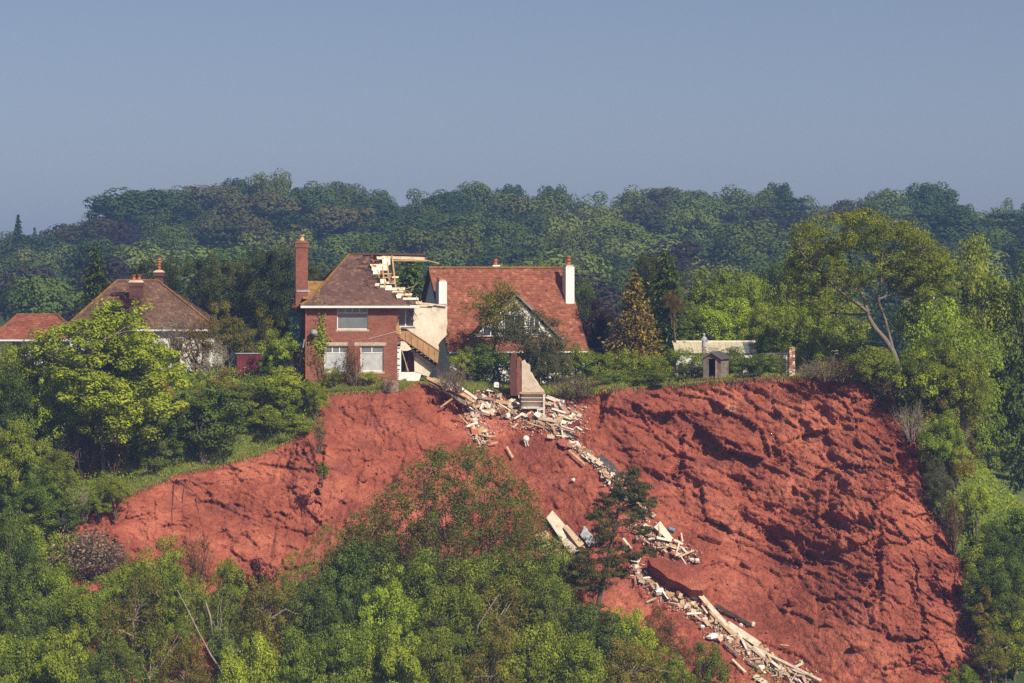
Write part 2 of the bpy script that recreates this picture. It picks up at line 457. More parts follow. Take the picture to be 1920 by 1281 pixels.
YC = Y0 - disp * 0.82
CL = Pn(PX, PY, Y0); CL[..., 1] = YC
CL[..., 2] += disp * 0.16
soil_a = smooth(11, 2, (PY - ry[:, None]) + 9 * fbm(X0 / 0.9, Z0 / 0.9, 200, 3)) * smooth(-0.3, 0.3, fbm(X0 / 2.5, Z0 * 0, 204, 2) + 0.15)
pale_a = smooth(0.1, 0.5, fbm(X0 / 1.1, Z0 / 0.5, 210, 4)) * np.exp(-(((PX - 1365) / 46) ** 2 + ((PY - 766 + (PX - 1365) * 0.12) / 9) ** 2)) + smooth(0.0, 0.4, fbm(X0 / 0.7, Z0 / 0.7, 214, 4)) * np.exp(-(((PX - 1815) / 14) ** 2 + ((PY - 1130) / 34) ** 2))
cliff_me = array_mesh('cliff', CL.reshape(-1, 3), grid_faces(NU, NV), 'cliff', smooth_shade=False)
for nm_, arr in (('soil', soil_a), ('pale', pale_a), ('loose', np.clip(apron + chute, 0, 1))):
    at_ = cliff_me.attributes.new(nm_, 'FLOAT', 'POINT'); at_.data.foreach_set('value', arr.ravel().astype(np.float32))
cliff = put('cliff', cliff_me) if True else put('cliff', array_mesh('cliff', CL.reshape(-1, 3), grid_faces(NU, NV), 'cliff', smooth_shade=False))
tag(cliff, 'raw red sandstone cliff face of the landslip below the houses', kind='structure')

def cliff_at(px, py, lift=0.0):
    """The point of the cliff face seen at a photo pixel, pulled a little towards the eye."""
    i = np.argmin((PX - px) ** 2 + (PY - py) ** 2)
    p = CL.reshape(-1, 3)[i]
    return Vector((p[0], p[1] - lift, p[2] + 0.3 * lift))

# ------------------------------------------------------------------ ground on top, to the back gardens
rim_pts = CL[:, 0, :]
def W(px, py, y):
    p = P(px, py, y); return (p.x, p.y, p.z)
gctrl = [tuple(rim_pts[i]) for i in np.linspace(0, NU - 1, 46).astype(int)]
gctrl += [(-14, 2, 0), (-9, 3, -0.05), (-5, 6, -0.1), (-14, 10, 0), (-5, 10, -0.4), (0, 8, -0.5), (6, 10, -0.6), (0, 18, -0.8), (6, 20, -0.8), (10, 4, -0.15), (14, 4, -0.2), (18, 6, -0.6), (14, 14, -0.8),
          (-18, 2, -0.3), (-22, 0, -1.2), (-25, 6, -0.8), (-30, 18, 0.0), (-26, 24, 0.0), (-36, 28, -0.5), (-34, 8, -2.2), (-40, 2, -5.0), (-46, 12, -4.0), (-60, 0, -11), (-70, 30, -6), (-34, -4, -5.6),
          (22, 2, -0.8), (25, 8, -2.6), (30, 6, -6.2), (36, 10, -10.6), (34, 25, -8.5), (28, 22, -4), (46, 24, -13), (44, 0, -16), (42, -14, -22), (60, 10, -20), (0, 60, -3), (-40, 60, -3), (40, 60, -9),
          (-100, 90, -4), (-50, 90, -3), (0, 90, -2), (50, 90, -5), (100, 90, -8), (190, 90, -10), (-190, 90, -8), (20, 40, -3.5), (-20, 40, -1.5), (34, -26, -25), (50, -30, -29)]
upper = TPS(gctrl, 2e-5)
NG = 420
gi = np.linspace(0, NU - 1, NG).astype(int)
nw = 90
ww = np.linspace(0, 1, nw)[None, :] ** 1.9
bx = np.interp(np.linspace(0, 1, NG), [0, 0.25, 0.75, 1], [-190, -70, 60, 190])
GX = rim_pts[gi, 0][:, None] * (1 - ww) + bx[:, None] * ww
GY = rim_pts[gi, 1][:, None] * (1 - ww) + 92 * ww
GZ = upper(GX, GY)
dist = np.hypot(GX - GX[:, :1], GY - GY[:, :1])
GZ = GZ + (rim_pts[gi, 2][:, None] - GZ[:, :1]) * np.exp(-dist / 0.9) + 0.10 * fbm(GX / 1.6, GY / 1.6, 120, 3) * smooth(0.2, 1.5, dist)
tag(put('ground', array_mesh('ground', np.stack([GX, GY, GZ], -1).reshape(-1, 3), grid_faces(NG, nw), 'turf')),
    'grassy ground of the gardens on top of the cliff', kind='structure')

def upper_z(x, y):
    return float(upper(np.array([x]), np.array([y]))[0])

# lower slope in front of the cliff foot
def lower_f(x, y):
    return np.where(y > -60, -19.2 + (y + 20) * 0.46, np.maximum(-37.6 + (y + 60) * 0.12, -48))
hx_, hy_ = np.meshgrid(np.linspace(-110, 110, 140), -10 - 205 * np.linspace(0, 1, 90) ** 1.5, indexing='ij')
hz_ = lower_f(hx_, hy_) + 0.5 * fbm(hx_ / 5, hy_ / 5, 140, 3)
tag(put('hillside', array_mesh('hillside', np.stack([hx_, hy_, hz_], -1).reshape(-1, 3), grid_faces(140, 90)[:, ::-1], 'litter')),
    'overgrown slope below the foot of the cliff', kind='structure')

# wooded hill behind, then flat land to the horizon
SKYLINE = [(-200, 440), (-60, 440), (0, 428), (20, 428), (85, 442), (112, 414), (160, 400), (210, 366), (262, 340), (330, 344), (430, 338), (520, 324), (600, 336), (700, 347),
           (760, 366), (800, 356), (880, 352), (945, 338), (1000, 348), (1050, 338), (1110, 362), (1180, 358), (1280, 347), (1340, 362), (1420, 354), (1490, 342),
           (1560, 358), (1578, 376), (1600, 378), (1612, 352), (1700, 345), (1785, 345), (1804, 388), (1850, 376), (1920, 374), (2000, 380), (2150, 390)]
sky_px = np.array([a for a, b in SKYLINE], float); sky_py = np.array([b for a, b in SKYLINE], float)
def hill_z(x, y):
    px = 960 + x / S(450)
    top = CZ + (HR - (np.interp(px, sky_px, sky_py) * 0.5 + 0.25 * np.interp(px - 80, sky_px, sky_py) + 0.25 * np.interp(px + 80, sky_px, sky_py))) * S(450) - 14.0
    up = smooth(90, 430, y); down = smooth(480, 900, y)
    return (-9 + (top + 9) * up) * (1 - down) + 2 * down
hx2, hy2 = np.meshgrid(np.linspace(-1, 1, 120), 84 + 3900 * np.linspace(0, 1, 120) ** 2.6, indexing='ij')
hx2 = hx2 * (200 + 0.9 * hy2)
hz2 = hill_z(hx2, hy2) + 0.6 * fbm(hx2 / 14, hy2 / 14, 160, 3)
tag(put('hill', array_mesh('hill', np.stack([hx2, hy2, hz2], -1).reshape(-1, 3), grid_faces(120, 120), 'litter')),
    'wooded hill rising behind the houses', kind='structure')
# ------------------------------------------------------------------ building materials
def mat_brick(name, c1, c2, mortar, scale=1.0):
    m, nt, n, l, out = new_mat(name)
    tc = n.new('ShaderNodeTexCoord'); sp = n.new('ShaderNodeSeparateXYZ'); cb = n.new('ShaderNodeCombineXYZ')
    l.new(tc.outputs['Object'], sp.inputs[0])
    l.new(math_node(nt, 'ADD', sp.outputs[0], sp.outputs[1]), cb.inputs[0]); l.new(sp.outputs[2], cb.inputs[1])
    br = n.new('ShaderNodeTexBrick')
    br.inputs['Color1'].default_value = (*c1, 1); br.inputs['Color2'].default_value = (*c2, 1); br.inputs['Mortar'].default_value = (*mortar, 1)
    br.inputs['Scale'].default_value = 1.0; br.inputs['Brick Width'].default_value = 0.23; br.inputs['Row Height'].default_value = 0.078; br.inputs['Mortar Size'].default_value = 0.010
    br.inputs['Bias'].default_value = 0.0
    l.new(cb.outputs[0], br.inputs['Vector'])
    v = world_coords(nt)
    col = mixc(nt, 0.55, br.outputs['Color'], ramp(nt, noise_node(nt, v, 0.8, 5, 0.7), [(0.3, (0.55, 0.5, 0.5)), (0.7, (1.15, 1.1, 1.1))]), 'MULTIPLY')
    f = noise_node(nt, v, 14, 4, 0.7)
    col = mixc(nt, 0.4, col, ramp(nt, f, [(0.3, (0.5, 0.5, 0.5)), (0.7, (1.1, 1.1, 1.1))]), 'MULTIPLY')
    hgt = math_node(nt, 'SUBTRACT', math_node(nt, 'MULTIPLY', f, 0.3), br.outputs['Fac'])
    principled(nt, out, col, 0.9, bump(nt, hgt, 0.7, 0.02), 0.12)
    MAT[name] = m
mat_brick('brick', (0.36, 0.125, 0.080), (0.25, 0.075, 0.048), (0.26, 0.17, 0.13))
mat_brick('brick_dark', (0.17, 0.062, 0.045), (0.12, 0.042, 0.032), (0.16, 0.11, 0.09))  # dark brick; also the painted shade on the torn house's side wall

def mat_tile(name, stops, lichen, lichen_at=(0.56, 0.72), amount=0.8):
    m, nt, n, l, out = new_mat(name)
    at = n.new('ShaderNodeAttribute'); at.attribute_name = 'tone'
    col = ramp(nt, at.outputs['Fac'], stops)
    v = world_coords(nt)
    big = noise_node(nt, v, 0.55, 5, 0.7)
    col = mixc(nt, 0.6, col, ramp(nt, big, [(0.32, (0.55, 0.52, 0.55)), (0.66, (1.2, 1.15, 1.1))]), 'MULTIPLY')
    lm = math_node(nt, 'MULTIPLY', ramp(nt, noise_node(nt, v, 1.6, 6, 0.75), [(lichen_at[0], (0, 0, 0)), (lichen_at[1], (1, 1, 1))]), amount)
    col = mixc(nt, lm, col, lichen)
    f = noise_node(nt, v, 20, 3, 0.7)
    col = mixc(nt, 0.4, col, ramp(nt, f, [(0.3, (0.5, 0.5, 0.5)), (0.7, (1.1, 1.1, 1.1))]), 'MULTIPLY')
    principled(nt, out, col, 0.88, bump(nt, f, 0.4, 0.02), 0.15)
    MAT[name] = m
mat_tile('tile_brown', [(0, (0.095, 0.052, 0.045)), (0.6, (0.155, 0.086, 0.070)), (1, (0.23, 0.135, 0.10))], (0.21, 0.15, 0.075), (0.66, 0.78), 0.6)
mat_tile('tile_red', [(0, (0.20, 0.066, 0.042)), (0.6, (0.28, 0.098, 0.060)), (1, (0.37, 0.165, 0.095))], (0.42, 0.20, 0.075), (0.58, 0.74), 0.7)
mat_tile('tile_dullred', [(0, (0.17, 0.055, 0.038)), (0.6, (0.25, 0.082, 0.052)), (1, (0.33, 0.14, 0.085))], (0.34, 0.22, 0.10), (0.60, 0.74), 0.7)
mat_tile('tile_umber', [(0, (0.095, 0.052, 0.04)), (0.6, (0.15, 0.085, 0.062)), (1, (0.22, 0.14, 0.085))], (0.29, 0.18, 0.055), (0.54, 0.70), 0.75)
mat_tile('tile_lichen', [(0, (0.20, 0.10, 0.04)), (0.6, (0.30, 0.16, 0.055)), (1, (0.38, 0.22, 0.07))], (0.36, 0.25, 0.07), (0.5, 0.7), 0.7)
MAT['deck'] = weathered('roof_deck', (0.05, 0.03, 0.025), (0.09, 0.055, 0.045), 2)
MAT['render'] = weathered('white_render', (0.74, 0.72, 0.68), (0.80, 0.79, 0.76), 1.2, 0.85, None, 0.15)
MAT['plaster'] = weathered('cream_plaster', (0.62, 0.53, 0.40), (0.78, 0.70, 0.57), 0.9, 0.9, (0.52, 0.42, 0.31), 0.3)
MAT['pink_plaster'] = weathered('pink_plaster', (0.62, 0.50, 0.39), (0.76, 0.66, 0.53), 1.8, 0.9, (0.44, 0.27, 0.20), 0.4)
MAT['white_paint'] = weathered('white_paint', (0.72, 0.71, 0.68), (0.80, 0.80, 0.78), 3, 0.45, None, 0.1, spec=0.4)
MAT['cream_timber'] = weathered('cream_timber', (0.62, 0.48, 0.33), (0.80, 0.68, 0.50), 2.2, 0.85, (0.46, 0.33, 0.22), 0.3)
MAT['pale_board'] = weathered('pale_board', (0.66, 0.58, 0.47), (0.82, 0.77, 0.68), 1.4, 0.8, (0.55, 0.42, 0.30), 0.25)
MAT['tan_timber'] = weathered('tan_timber', (0.40, 0.24, 0.12), (0.56, 0.36, 0.20), 2.0, 0.8, (0.28, 0.16, 0.09), 0.3)
MAT['orange_timber'] = weathered('orange_timber', (0.34, 0.19, 0.085), (0.46, 0.27, 0.13), 2.4, 0.75, (0.19, 0.10, 0.05), 0.2)
MAT['grey_timber'] = weathered('grey_timber', (0.16, 0.125, 0.10), (0.28, 0.23, 0.19), 2.0, 0.9, (0.10, 0.075, 0.06), 0.4)
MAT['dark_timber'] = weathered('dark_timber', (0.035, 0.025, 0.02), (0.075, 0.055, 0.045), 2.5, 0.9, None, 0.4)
MAT['stone'] = weathered('pale_stone', (0.42, 0.33, 0.25), (0.58, 0.48, 0.38), 2.2, 0.9, (0.30, 0.22, 0.16), 0.3)
MAT['concrete'] = weathered('old_concrete', (0.24, 0.15, 0.115), (0.36, 0.26, 0.21), 1.6, 0.95, (0.18, 0.10, 0.075), 0.5)
MAT['terracotta'] = weathered('terracotta', (0.34, 0.085, 0.045), (0.46, 0.15, 0.075), 3, 0.85, None, 0.3)
MAT['buff_pot'] = weathered('buff_pot', (0.52, 0.32, 0.18), (0.66, 0.48, 0.32), 4, 0.85, None, 0.2)
MAT['lead'] = weathered('lead', (0.28, 0.29, 0.31), (0.42, 0.43, 0.45), 3, 0.6, None, 0.2)
MAT['felt'] = weathered('roof_felt', (0.055, 0.05, 0.055), (0.10, 0.09, 0.095), 3, 0.9, None, 0.4)
MAT['corrugated'] = weathered('corrugated_cream', (0.56, 0.50, 0.36), (0.70, 0.64, 0.48), 1.2, 0.75, (0.44, 0.39, 0.27), 0.2)
MAT['maroon'] = weathered('maroon_boards', (0.12, 0.022, 0.028), (0.19, 0.036, 0.042), 1.8, 0.8, None, 0.3)
MAT['blue_paint'] = weathered('blue_paint', (0.10, 0.17, 0.26), (0.18, 0.27, 0.38), 3, 0.7, None, 0.2)
MAT['black_plastic'] = weathered('black_plastic', (0.016, 0.017, 0.02), (0.035, 0.037, 0.042), 4, 0.35, None, 0.3, spec=0.5)
MAT['curtain'] = weathered('net_curtain', (0.40, 0.42, 0.43), (0.52, 0.53, 0.53), 3, 0.9, None, 0.2)
MAT['rubble'] = weathered('rubble', (0.33, 0.16, 0.11), (0.52, 0.34, 0.25), 2.6, 0.95, (0.62, 0.52, 0.42), 0.5, 10)
MAT['red_clod'] = weathered('red_clod', (0.30, 0.08, 0.055), (0.42, 0.13, 0.085), 2.0, 0.95, None, 0.6, 8)
MAT['white_ceramic'] = weathered('white_ceramic', (0.76, 0.76, 0.75), (0.82, 0.82, 0.81), 3, 0.25, None, 0.05, spec=0.5)
def mat_glass(name, c, rough=0.08):
    m, nt, n, l, out = new_mat(name)
    principled(nt, out, ramp(nt, noise_node(nt, world_coords(nt), 1.3, 3), [(0.35, tuple(x * .75 for x in c)), (0.65, c)]), rough, None, 0.6)
    MAT[name] = m
mat_glass('glass', (0.055, 0.062, 0.068))
mat_glass('glass_pale', (0.16, 0.175, 0.19), 0.15)

# ------------------------------------------------------------------ building helpers
def to_local(root, p):
    c, s = math.cos(-root.rotation_euler.z), math.sin(-root.rotation_euler.z); q = Vector(p) - root.location
    return Vector((q.x * c - q.y * s, q.x * s + q.y * c, q.z))
def onpix(root, px, py, yf=0.0):
    """The point, in the thing's own frame, that lies on its surface y = yf(x, z) and shows at a photo pixel."""
    Yw = root.location.y; th = root.rotation_euler.z
    for _ in range(8):
        q = to_local(root, P(px, py, Yw)); y = yf(q.x, q.z) if callable(yf) else yf
        t = Vector((q.x, y, q.z)); Yw = root.location.y + t.x * math.sin(th) + t.y * math.cos(th)
    q = to_local(root, P(px, py, Yw))
    return Vector((q.x, y, q.z))
def rect(root, px0, py0, px1, py1, y=0.0):
    a = onpix(root, px0, py1, y); b = onpix(root, px1, py0, y)
    return a.x, b.x, a.z, b.z

def holed_wall(x0, x1, z0, z1, holes, y0, t):
    """Wall slab in the xz plane with rectangular openings."""
    xs = sorted({x0, x1, *[h[0] for h in holes], *[h[1] for h in holes]}); zs = sorted({z0, z1, *[h[2] for h in holes], *[h[3] for h in holes]})
    xs = [x for x in xs if x0 <= x <= x1]; zs = [z for z in zs if z0 <= z <= z1]
    solid = lambda i, j: 0 <= i < len(xs) - 1 and 0 <= j < len(zs) - 1 and not any(h[0] - 1e-6 <= xs[i] and xs[i + 1] <= h[1] + 1e-6 and h[2] - 1e-6 <= zs[j] and zs[j + 1] <= h[3] + 1e-6 for h in holes)
    mb = MB(); a, b = y0, y0 + t
    for i in range(len(xs) - 1):
        for j in range(len(zs) - 1):
            if not solid(i, j): continue
            l, r, d, u = xs[i], xs[i + 1], zs[j], zs[j + 1]
            mb.add([(l, a, d), (r, a, d), (r, a, u), (l, a, u)], [(0, 1, 2, 3)]); mb.add([(l, b, d), (r, b, d), (r, b, u), (l, b, u)], [(3, 2, 1, 0)])
            if not solid(i - 1, j): mb.add([(l, a, d), (l, b, d), (l, b, u), (l, a, u)], [(3, 2, 1, 0)])
            if not solid(i + 1, j): mb.add([(r, a, d), (r, b, d), (r, b, u), (r, a, u)], [(0, 1, 2, 3)])
            if not solid(i, j - 1): mb.add([(l, a, d), (r, a, d), (r, b, d), (l, b, d)], [(3, 2, 1, 0)])
            if not solid(i, j + 1): mb.add([(l, a, u), (r, a, u), (r, b, u), (l, b, u)], [(0, 1, 2, 3)])
    return mb

def window(root, x0, x1, z0, z1, y, transom=None, lights=0, mains=1, glass='glass', main_glass=None, sill=True, name='window', label=None):
    """Frame with glazing bars as the part; each pane and the sill are its sub-parts."""
    f = 0.07; d0, d1 = y + 0.05, y + 0.14
    mb = MB(); mb.box(x0, x0 + f, d0, d1, z0, z1); mb.box(x1 - f, x1, d0, d1, z0, z1); mb.box(x0 + f, x1 - f, d0, d1, z0, z0 + f); mb.box(x0 + f, x1 - f, d0, d1, z1 - f, z1)
    panes = []; zt = z1 - f
    if transom:
        mb.box(x0 + f, x1 - f, d0 + .003, d1, transom - f / 2, transom + f / 2)
        w = (x1 - x0 - 2 * f) / lights
        for k in range(lights):
            a = x0 + f + k * w
            if k: mb.box(a - f / 2, a + f / 2, d0 + .006, d1, transom + f / 2, z1 - f)
            panes.append((a + (f / 2 if k else 0), a + w - (f / 2 if k < lights - 1 else 0), transom + f / 2, z1 - f, glass))
        zt = transom - f / 2
    w = (x1 - x0 - 2 * f) / mains
    for k in range(mains):
        a = x0 + f + k * w
        if k: mb.box(a - f / 2, a + f / 2, d0 + .006, d1, z0 + f, zt)
        panes.append((a + (f / 2 if k else 0), a + w - (f / 2 if k < mains - 1 else 0), z0 + f, zt, main_glass or glass))
    win = mb.build(name, 'white_paint', root, label=label)
    for a, b, c, d, g in panes: MB().box(a, b, d0 + 0.035, d0 + 0.05, c, d).build('pane', g, win)
    if sill: MB().box(x0 - 0.08, x1 + 0.08, y - 0.07, y + 0.045, z0 - 0.13, z0 - 0.003).build('sill', 'stone', win)
    return win

def tiles(name, rows, mat, root, width=0.27, thick=0.022, seed=0, jagged=0.0, miss=0.0, group_label=None):
    """Roof tiles laid course by course between the end points of successive rows (bottom row first); every tile its own slab."""
    rng = np.random.default_rng(seed); V, F, T = [], [], []
    for k in range(len(rows) - 1):
        (l0, r0), (l1, r1) = rows[k], rows[k + 1]
        l0, r0, l1, r1 = (np.array(p, float) for p in (l0, r0, l1, r1))
        L = np.linalg.norm(r0 - l0)
        if L < 0.15: continue
        n = max(1, int(L / width)); ext = rng.uniform(-jagged, jagged) if jagged else 0
        up = unit((l1 + r1) / 2 - (l0 + r0) / 2); al = unit(r0 - l0); nr = unit(np.cross(al, up)); nr = nr if nr[2] > 0 else -nr
        lap = 0.25 * np.linalg.norm((l1 + r1 - l0 - r0) / 2)
        sh = 0.5 if k % 2 else 0.0
        for i in range(-1, n + 1):
            a, b = (i + sh) / n, (i + 1 + sh) / n
            a, b = max(a, 0), min(b, 1)
            if b - a < 0.2 / n: continue
            if miss and b > 1 - 3.0 / n and rng.random() < miss: continue
            g = 0.004 / L
            q = [l0 + (r0 - l0) * (a + g), l0 + (r0 - l0) * (b - g), l1 + (r1 - l1) * (b - g), l1 + (r1 - l1) * (a + g)]
            j = rng.normal(size=4) * 0.007 + rng.normal() * 0.006
            lo = [q[0] + nr * (thick + j[0]), q[1] + nr * (thick + j[1]), q[2] + up * lap + nr * (0.010 + j[2]), q[3] + up * lap + nr * (0.010 + j[3])]
            o = len(V); V += lo + [q[0] - nr * 0.004, q[1] - nr * 0.004]
            F += [(o, o + 1, o + 2, o + 3), (o + 4, o + 5, o + 1, o), ]
            t = np.clip(rng.normal(0.5, 0.22), 0, 1); T += [t, t]
    me = array_mesh(name, np.array(V), np.array(F), mat, smooth_shade=False)
    a = me.attributes.new('tone', 'FLOAT', 'FACE'); a.data.foreach_set('value', np.array(T, np.float32))
    o = put(name, me, root); o['kind'] = 'stuff'
    return o

def ridge_run(name, a, b, mat, root, r=0.10, step=0.32):
    """Half-round ridge or hip tiles, overlapping, from a to b."""
    a, b = Vector(a), Vector(b); n = max(2, int((b - a).length / step)); mb = MB()
    for k in range(n):
        p, q = a + (b - a) * (k / n), a + (b - a) * ((k + 1.06) / n)
        j = Vector((0, 0, random.uniform(-.012, .012)))
        mb.tube([p + j, q + j], [r, r * 0.93], 7)
    o = mb.build(name, mat, root); o['kind'] = 'stuff'
    return o

def lerp(a, b, t): return a + (b - a) * t

def brick_chimney(root, x0, x1, y0, y1, z0, z1, mat='brick', corbel=0.05, pots=(), pot_mat='terracotta', pot_h=0.7, pot_r=0.13, cap='stone', name='chimney', banded=False):
    h = z1 - z0
    mb = MB().box(x0, x1, y0, y1, z0, z1 - 0.42)
    mb.box(x0 - corbel, x1 + corbel, y0 - corbel, y1 + corbel, z1 - 0.42, z1 - 0.12)
    c = mb.build(name, mat, root)
    cx = (x0 + x1) / 2; cy = (y0 + y1) / 2
    m2 = MB(); m2.add([(x0 - corbel * 1.6, y0 - corbel * 1.6, z1 - 0.118), (x1 + corbel * 1.6, y0 - corbel * 1.6, z1 - 0.118), (x1 + corbel * 1.6, y1 + corbel * 1.6, z1 - 0.118), (x0 - corbel * 1.6, y1 + corbel * 1.6, z1 - 0.118),
            (x0 + .08, y0 + .08, z1 + .06), (x1 - .08, y0 + .08, z1 + .06), (x1 - .08, y1 - .08, z1 + .06), (x0 + .08, y1 - .08, z1 + .06)],
           [(0, 3, 2, 1), (4, 5, 6, 7), (0, 1, 5, 4), (1, 2, 6, 5), (2, 3, 7, 6), (3, 0, 4, 7)])
    m2.build('chimney_cap', cap, c)
    for dx in pots:
        prof = [(pot_r, 0), (pot_r, pot_h * .12), (pot_r * .82, pot_h * .16), (pot_r * .78, pot_h * .85), (pot_r * 1.05, pot_h * .88), (pot_r * 1.02, pot_h)]
        if banded:
            prof = [(pot_r, 0)]
            for k in range(5): prof += [(pot_r, pot_h * (k + .15) / 5), (pot_r * .72, pot_h * (k + .3) / 5), (pot_r * .72, pot_h * (k + .8) / 5), (pot_r, pot_h * (k + .95) / 5)]
        MB().lathe((cx + dx, cy, z1 + 0.05), prof, 14).build('chimney_pot', pot_mat, c, True)
    return c

# ------------------------------------------------------------------ the torn brick house
HA = empty('ruined_house', (P(575, 712, 0.2).x, 0.2, 0.0), rad(7))
tag(HA, 'red brick house with half its brown tiled roof torn off at the cliff edge', 'house')
def pxA(x): return onpix(HA, x, 650, 0).x
xr = pxA(745)
uw = rect(HA, 632, 574, 690, 618); lw1 = rect(HA, 608, 649, 652, 697); lw2 = rect(HA, 676, 649, 719, 697)
holed_wall(0, xr, -0.6, 5.15, [uw, lw1, lw2], 0, 0.28).build('wall', 'brick', HA)
MB().box(0.003, 0.28, 0.283, 7.7, -0.6, 5.15).build('wall', 'brick_dark', HA, label='brick side wall with its shade put into the colour')  # same brick as the front, darkened in colour to stand for shade
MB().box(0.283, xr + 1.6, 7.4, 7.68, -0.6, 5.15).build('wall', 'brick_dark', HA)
MB().box(xr - 0.3, xr - 0.003, 0.283, 7.37, -0.6, 2.4).build('wall', 'plaster', HA, label='inner plaster wall')
MB().box(0.285, xr + 1.7, 0.9, 7.37, 2.42, 2.62).build('floor', 'grey_timber', HA, label='upper floor of bare boards')
MB().box(0.285, xr - 0.1, 0.5, 7.37, 4.95, 5.05).build('ceiling', 'plaster', HA)
window(HA, *uw, 0.06, transom=onpix(HA, 650, 587, 0).z, lights=4, glass='glass_pale', main_glass='glass_pale')
window(HA, *lw1, 0.06, transom=onpix(HA, 650, 662, 0).z, lights=3, glass='glass_pale', main_glass='curtain')
window(HA, *lw2, 0.06, transom=onpix(HA, 650, 662, 0).z, lights=2, glass='glass_pale', main_glass='curtain')
for a, b in ((607, 653), (664, 724)):
    r_ = rect(HA, a, 642, b, 648.5); MB().box(r_[0], r_[1], -0.035, 0.05, r_[2], r_[3]).build('lintel', 'stone', HA)
r_ = rect(HA, 744, 577, 777, 613, 0.55)
window(HA, *r_, 0.55, transom=None, mains=2, sill=False, label='small white casement hanging at the torn end')
MB().box(r_[0] - 0.05, r_[1] + 0.06, 0.56, 0.75, r_[2] - 0.12, r_[2] - 0.003).build('window_board', 'grey_timber', HA)
MB().box(xr + 0.003, xr + 0.12, 0.3, 0.5, 3.4, 5.1).build('door_post', 'tan_timber', HA)
MB().box(xr - 0.12, xr + 0.16, -0.04, -0.003, 3.15, 3.75).build('splintered_board', 'orange_timber', HA)
for k in range(3): MB().box(xr + 0.16, xr + 0.27, 0.15, 0.4, 3.2 + k * 0.17, 3.29 + k * 0.17).build('batten', 'cream_timber', HA)
# the plastered wall left standing at the torn end, with broken edge
def poly_wall(name, pts, y, t, mat, root, label=None):
    out = [onpix(root, a, b, y) for a, b in pts]
    return MB().prism(out, (0, t, 0)).build(name, mat, root, label=label)
poly_wall('wall', [(777, 577), (790, 574), (806, 575), (820, 573), (839, 575), (838, 590), (839, 606), (837, 620), (838, 628), (832, 634), (826, 640), (822, 646), (823, 654), (818, 660), (800, 650), (770, 632), (752, 622), (752, 614), (777, 613)],
          1.7, 0.2, 'plaster', HA, 'bare cream plaster wall standing open at the torn end')
for k, (a, b, c, d) in enumerate([(778, 571, 812, 573), (784, 568, 806, 570), (806, 570, 836, 574)]):
    MB().bar(onpix(HA, a, b, 1.8), onpix(HA, c, d, 1.8), 0.5, 0.09).build('broken_rafter', 'cream_timber', HA)
poly_wall('wall', [(777, 664), (784, 663), (811, 692), (804, 706), (792, 703), (782, 698), (777, 697)], 1.3, 0.2, 'plaster', HA, 'broken stub of white plaster under the stairs')
poly_wall('wall', [(751, 640), (760, 641), (772, 655), (764, 658), (751, 658)], 0.8, 0.12, 'plaster', HA)
poly_wall('wall', [(750, 698), (779, 698), (790, 702), (786, 714), (750, 716)], 0.45, 0.35, 'render', HA, 'white plinth at the cliff edge')
MB().box(xr + 0.003, xr + 0.27, 0.05, 0.30, -0.1, onpix(HA, 745, 650, .1).z).build('door_post', 'white_paint', HA)
poly_wall('inner_door', [(765, 655), (778, 655), (778, 697), (765, 697)], 1.9, 0.06, 'maroon', HA)
poly_wall('room_shade_panel', [(750, 640), (790, 640), (790, 700), (750, 700)], 3.0, 0.1, 'dark_timber', HA)  # dark panel added to paint in the unlit depth of the open room
MB().bar(onpix(HA, 753, 656, 0.6), onpix(HA, 765, 696, 0.75), 0.06, 0.06).build('leaning_plank', 'tan_timber', HA)
# stairs hanging out of the torn end
stz = poly_wall('staircase', [(744, 616), (762, 618), (823, 658), (821, 682), (786, 657), (747, 631)], 0.75, 0.05, 'orange_timber', HA, 'boarded stair side slanting out of the torn house')
for k in range(7):
    a = onpix(HA, 750 + k * 11, 617 + k * 6.5, 0.72); b = onpix(HA, 750 + k * 11, 633 + k * 7.2, 0.72)
    MB().bar(a, b, 0.03, 0.02).build('baluster', 'tan_timber', stz)
MB().bar(onpix(HA, 744, 615, 0.74), onpix(HA, 763, 617.5, 0.74), 0.09, 0.05).build('handrail', 'tan_timber', stz)
MB().bar(onpix(HA, 763, 617.5, 0.74), onpix(HA, 824, 658, 0.74), 0.09, 0.05).build('handrail', 'tan_timber', stz)
MB().prism([onpix(HA, *q, 0.95) for q in [(748, 635), (786, 660), (822, 683), (835, 700), (833, 705), (800, 680), (772, 660), (750, 645)]], (0, 0.07, 0)).build('stringer', 'dark_timber', stz)
for k in range(9):
    p = onpix(HA, 752 + k * 8, 637 + k * 5.2, 0.8)
    MB().box(p.x - 0.14, p.x + 0.14, 0.81, 1.5, p.z - 0.03, p.z + 0.01).build('step', 'tan_timber', stz)
# roof
PROF = [(-0.45, 5.14), (0.15, 5.40), (0.8, 5.86), (4.0, 8.74)]
py_, pz_ = [a for a, b in PROF], [b for a, b in PROF]
def yA(x, z): return float(np.interp(z, pz_, py_))
def zA(y): return float(np.interp(y, py_, pz_))
RIDGE_X = onpix(HA, 655, 478, yA).x
def hipx(y): return -0.5 + (y + 0.45) * (RIDGE_X + 0.5) / 4.45
torn = [(478, 703), (486, 700), (495, 694), (505, 692), (515, 703), (525, 706), (533, 700), (540, 722), (548, 742), (556, 756), (563, 772), (570, 784), (578, 789)]
tz = [onpix(HA, b, a, yA) for a, b in torn]
def tornx(z): return float(np.interp(z, [p.z for p in reversed(tz)], [p.x for p in reversed(tz)]))
rows = []; NR = 27
for k in range(NR):
    y = lerp(-0.45, 3.97, k / (NR - 1)); z = zA(y)
    sag = 0.05 * math.sin(k * 0.9) 
    rows.append(((hipx(y), y, z), (tornx(z) + random.uniform(-0.16, 0.22), y, z - 0.02 * sag)))
deck = MB()
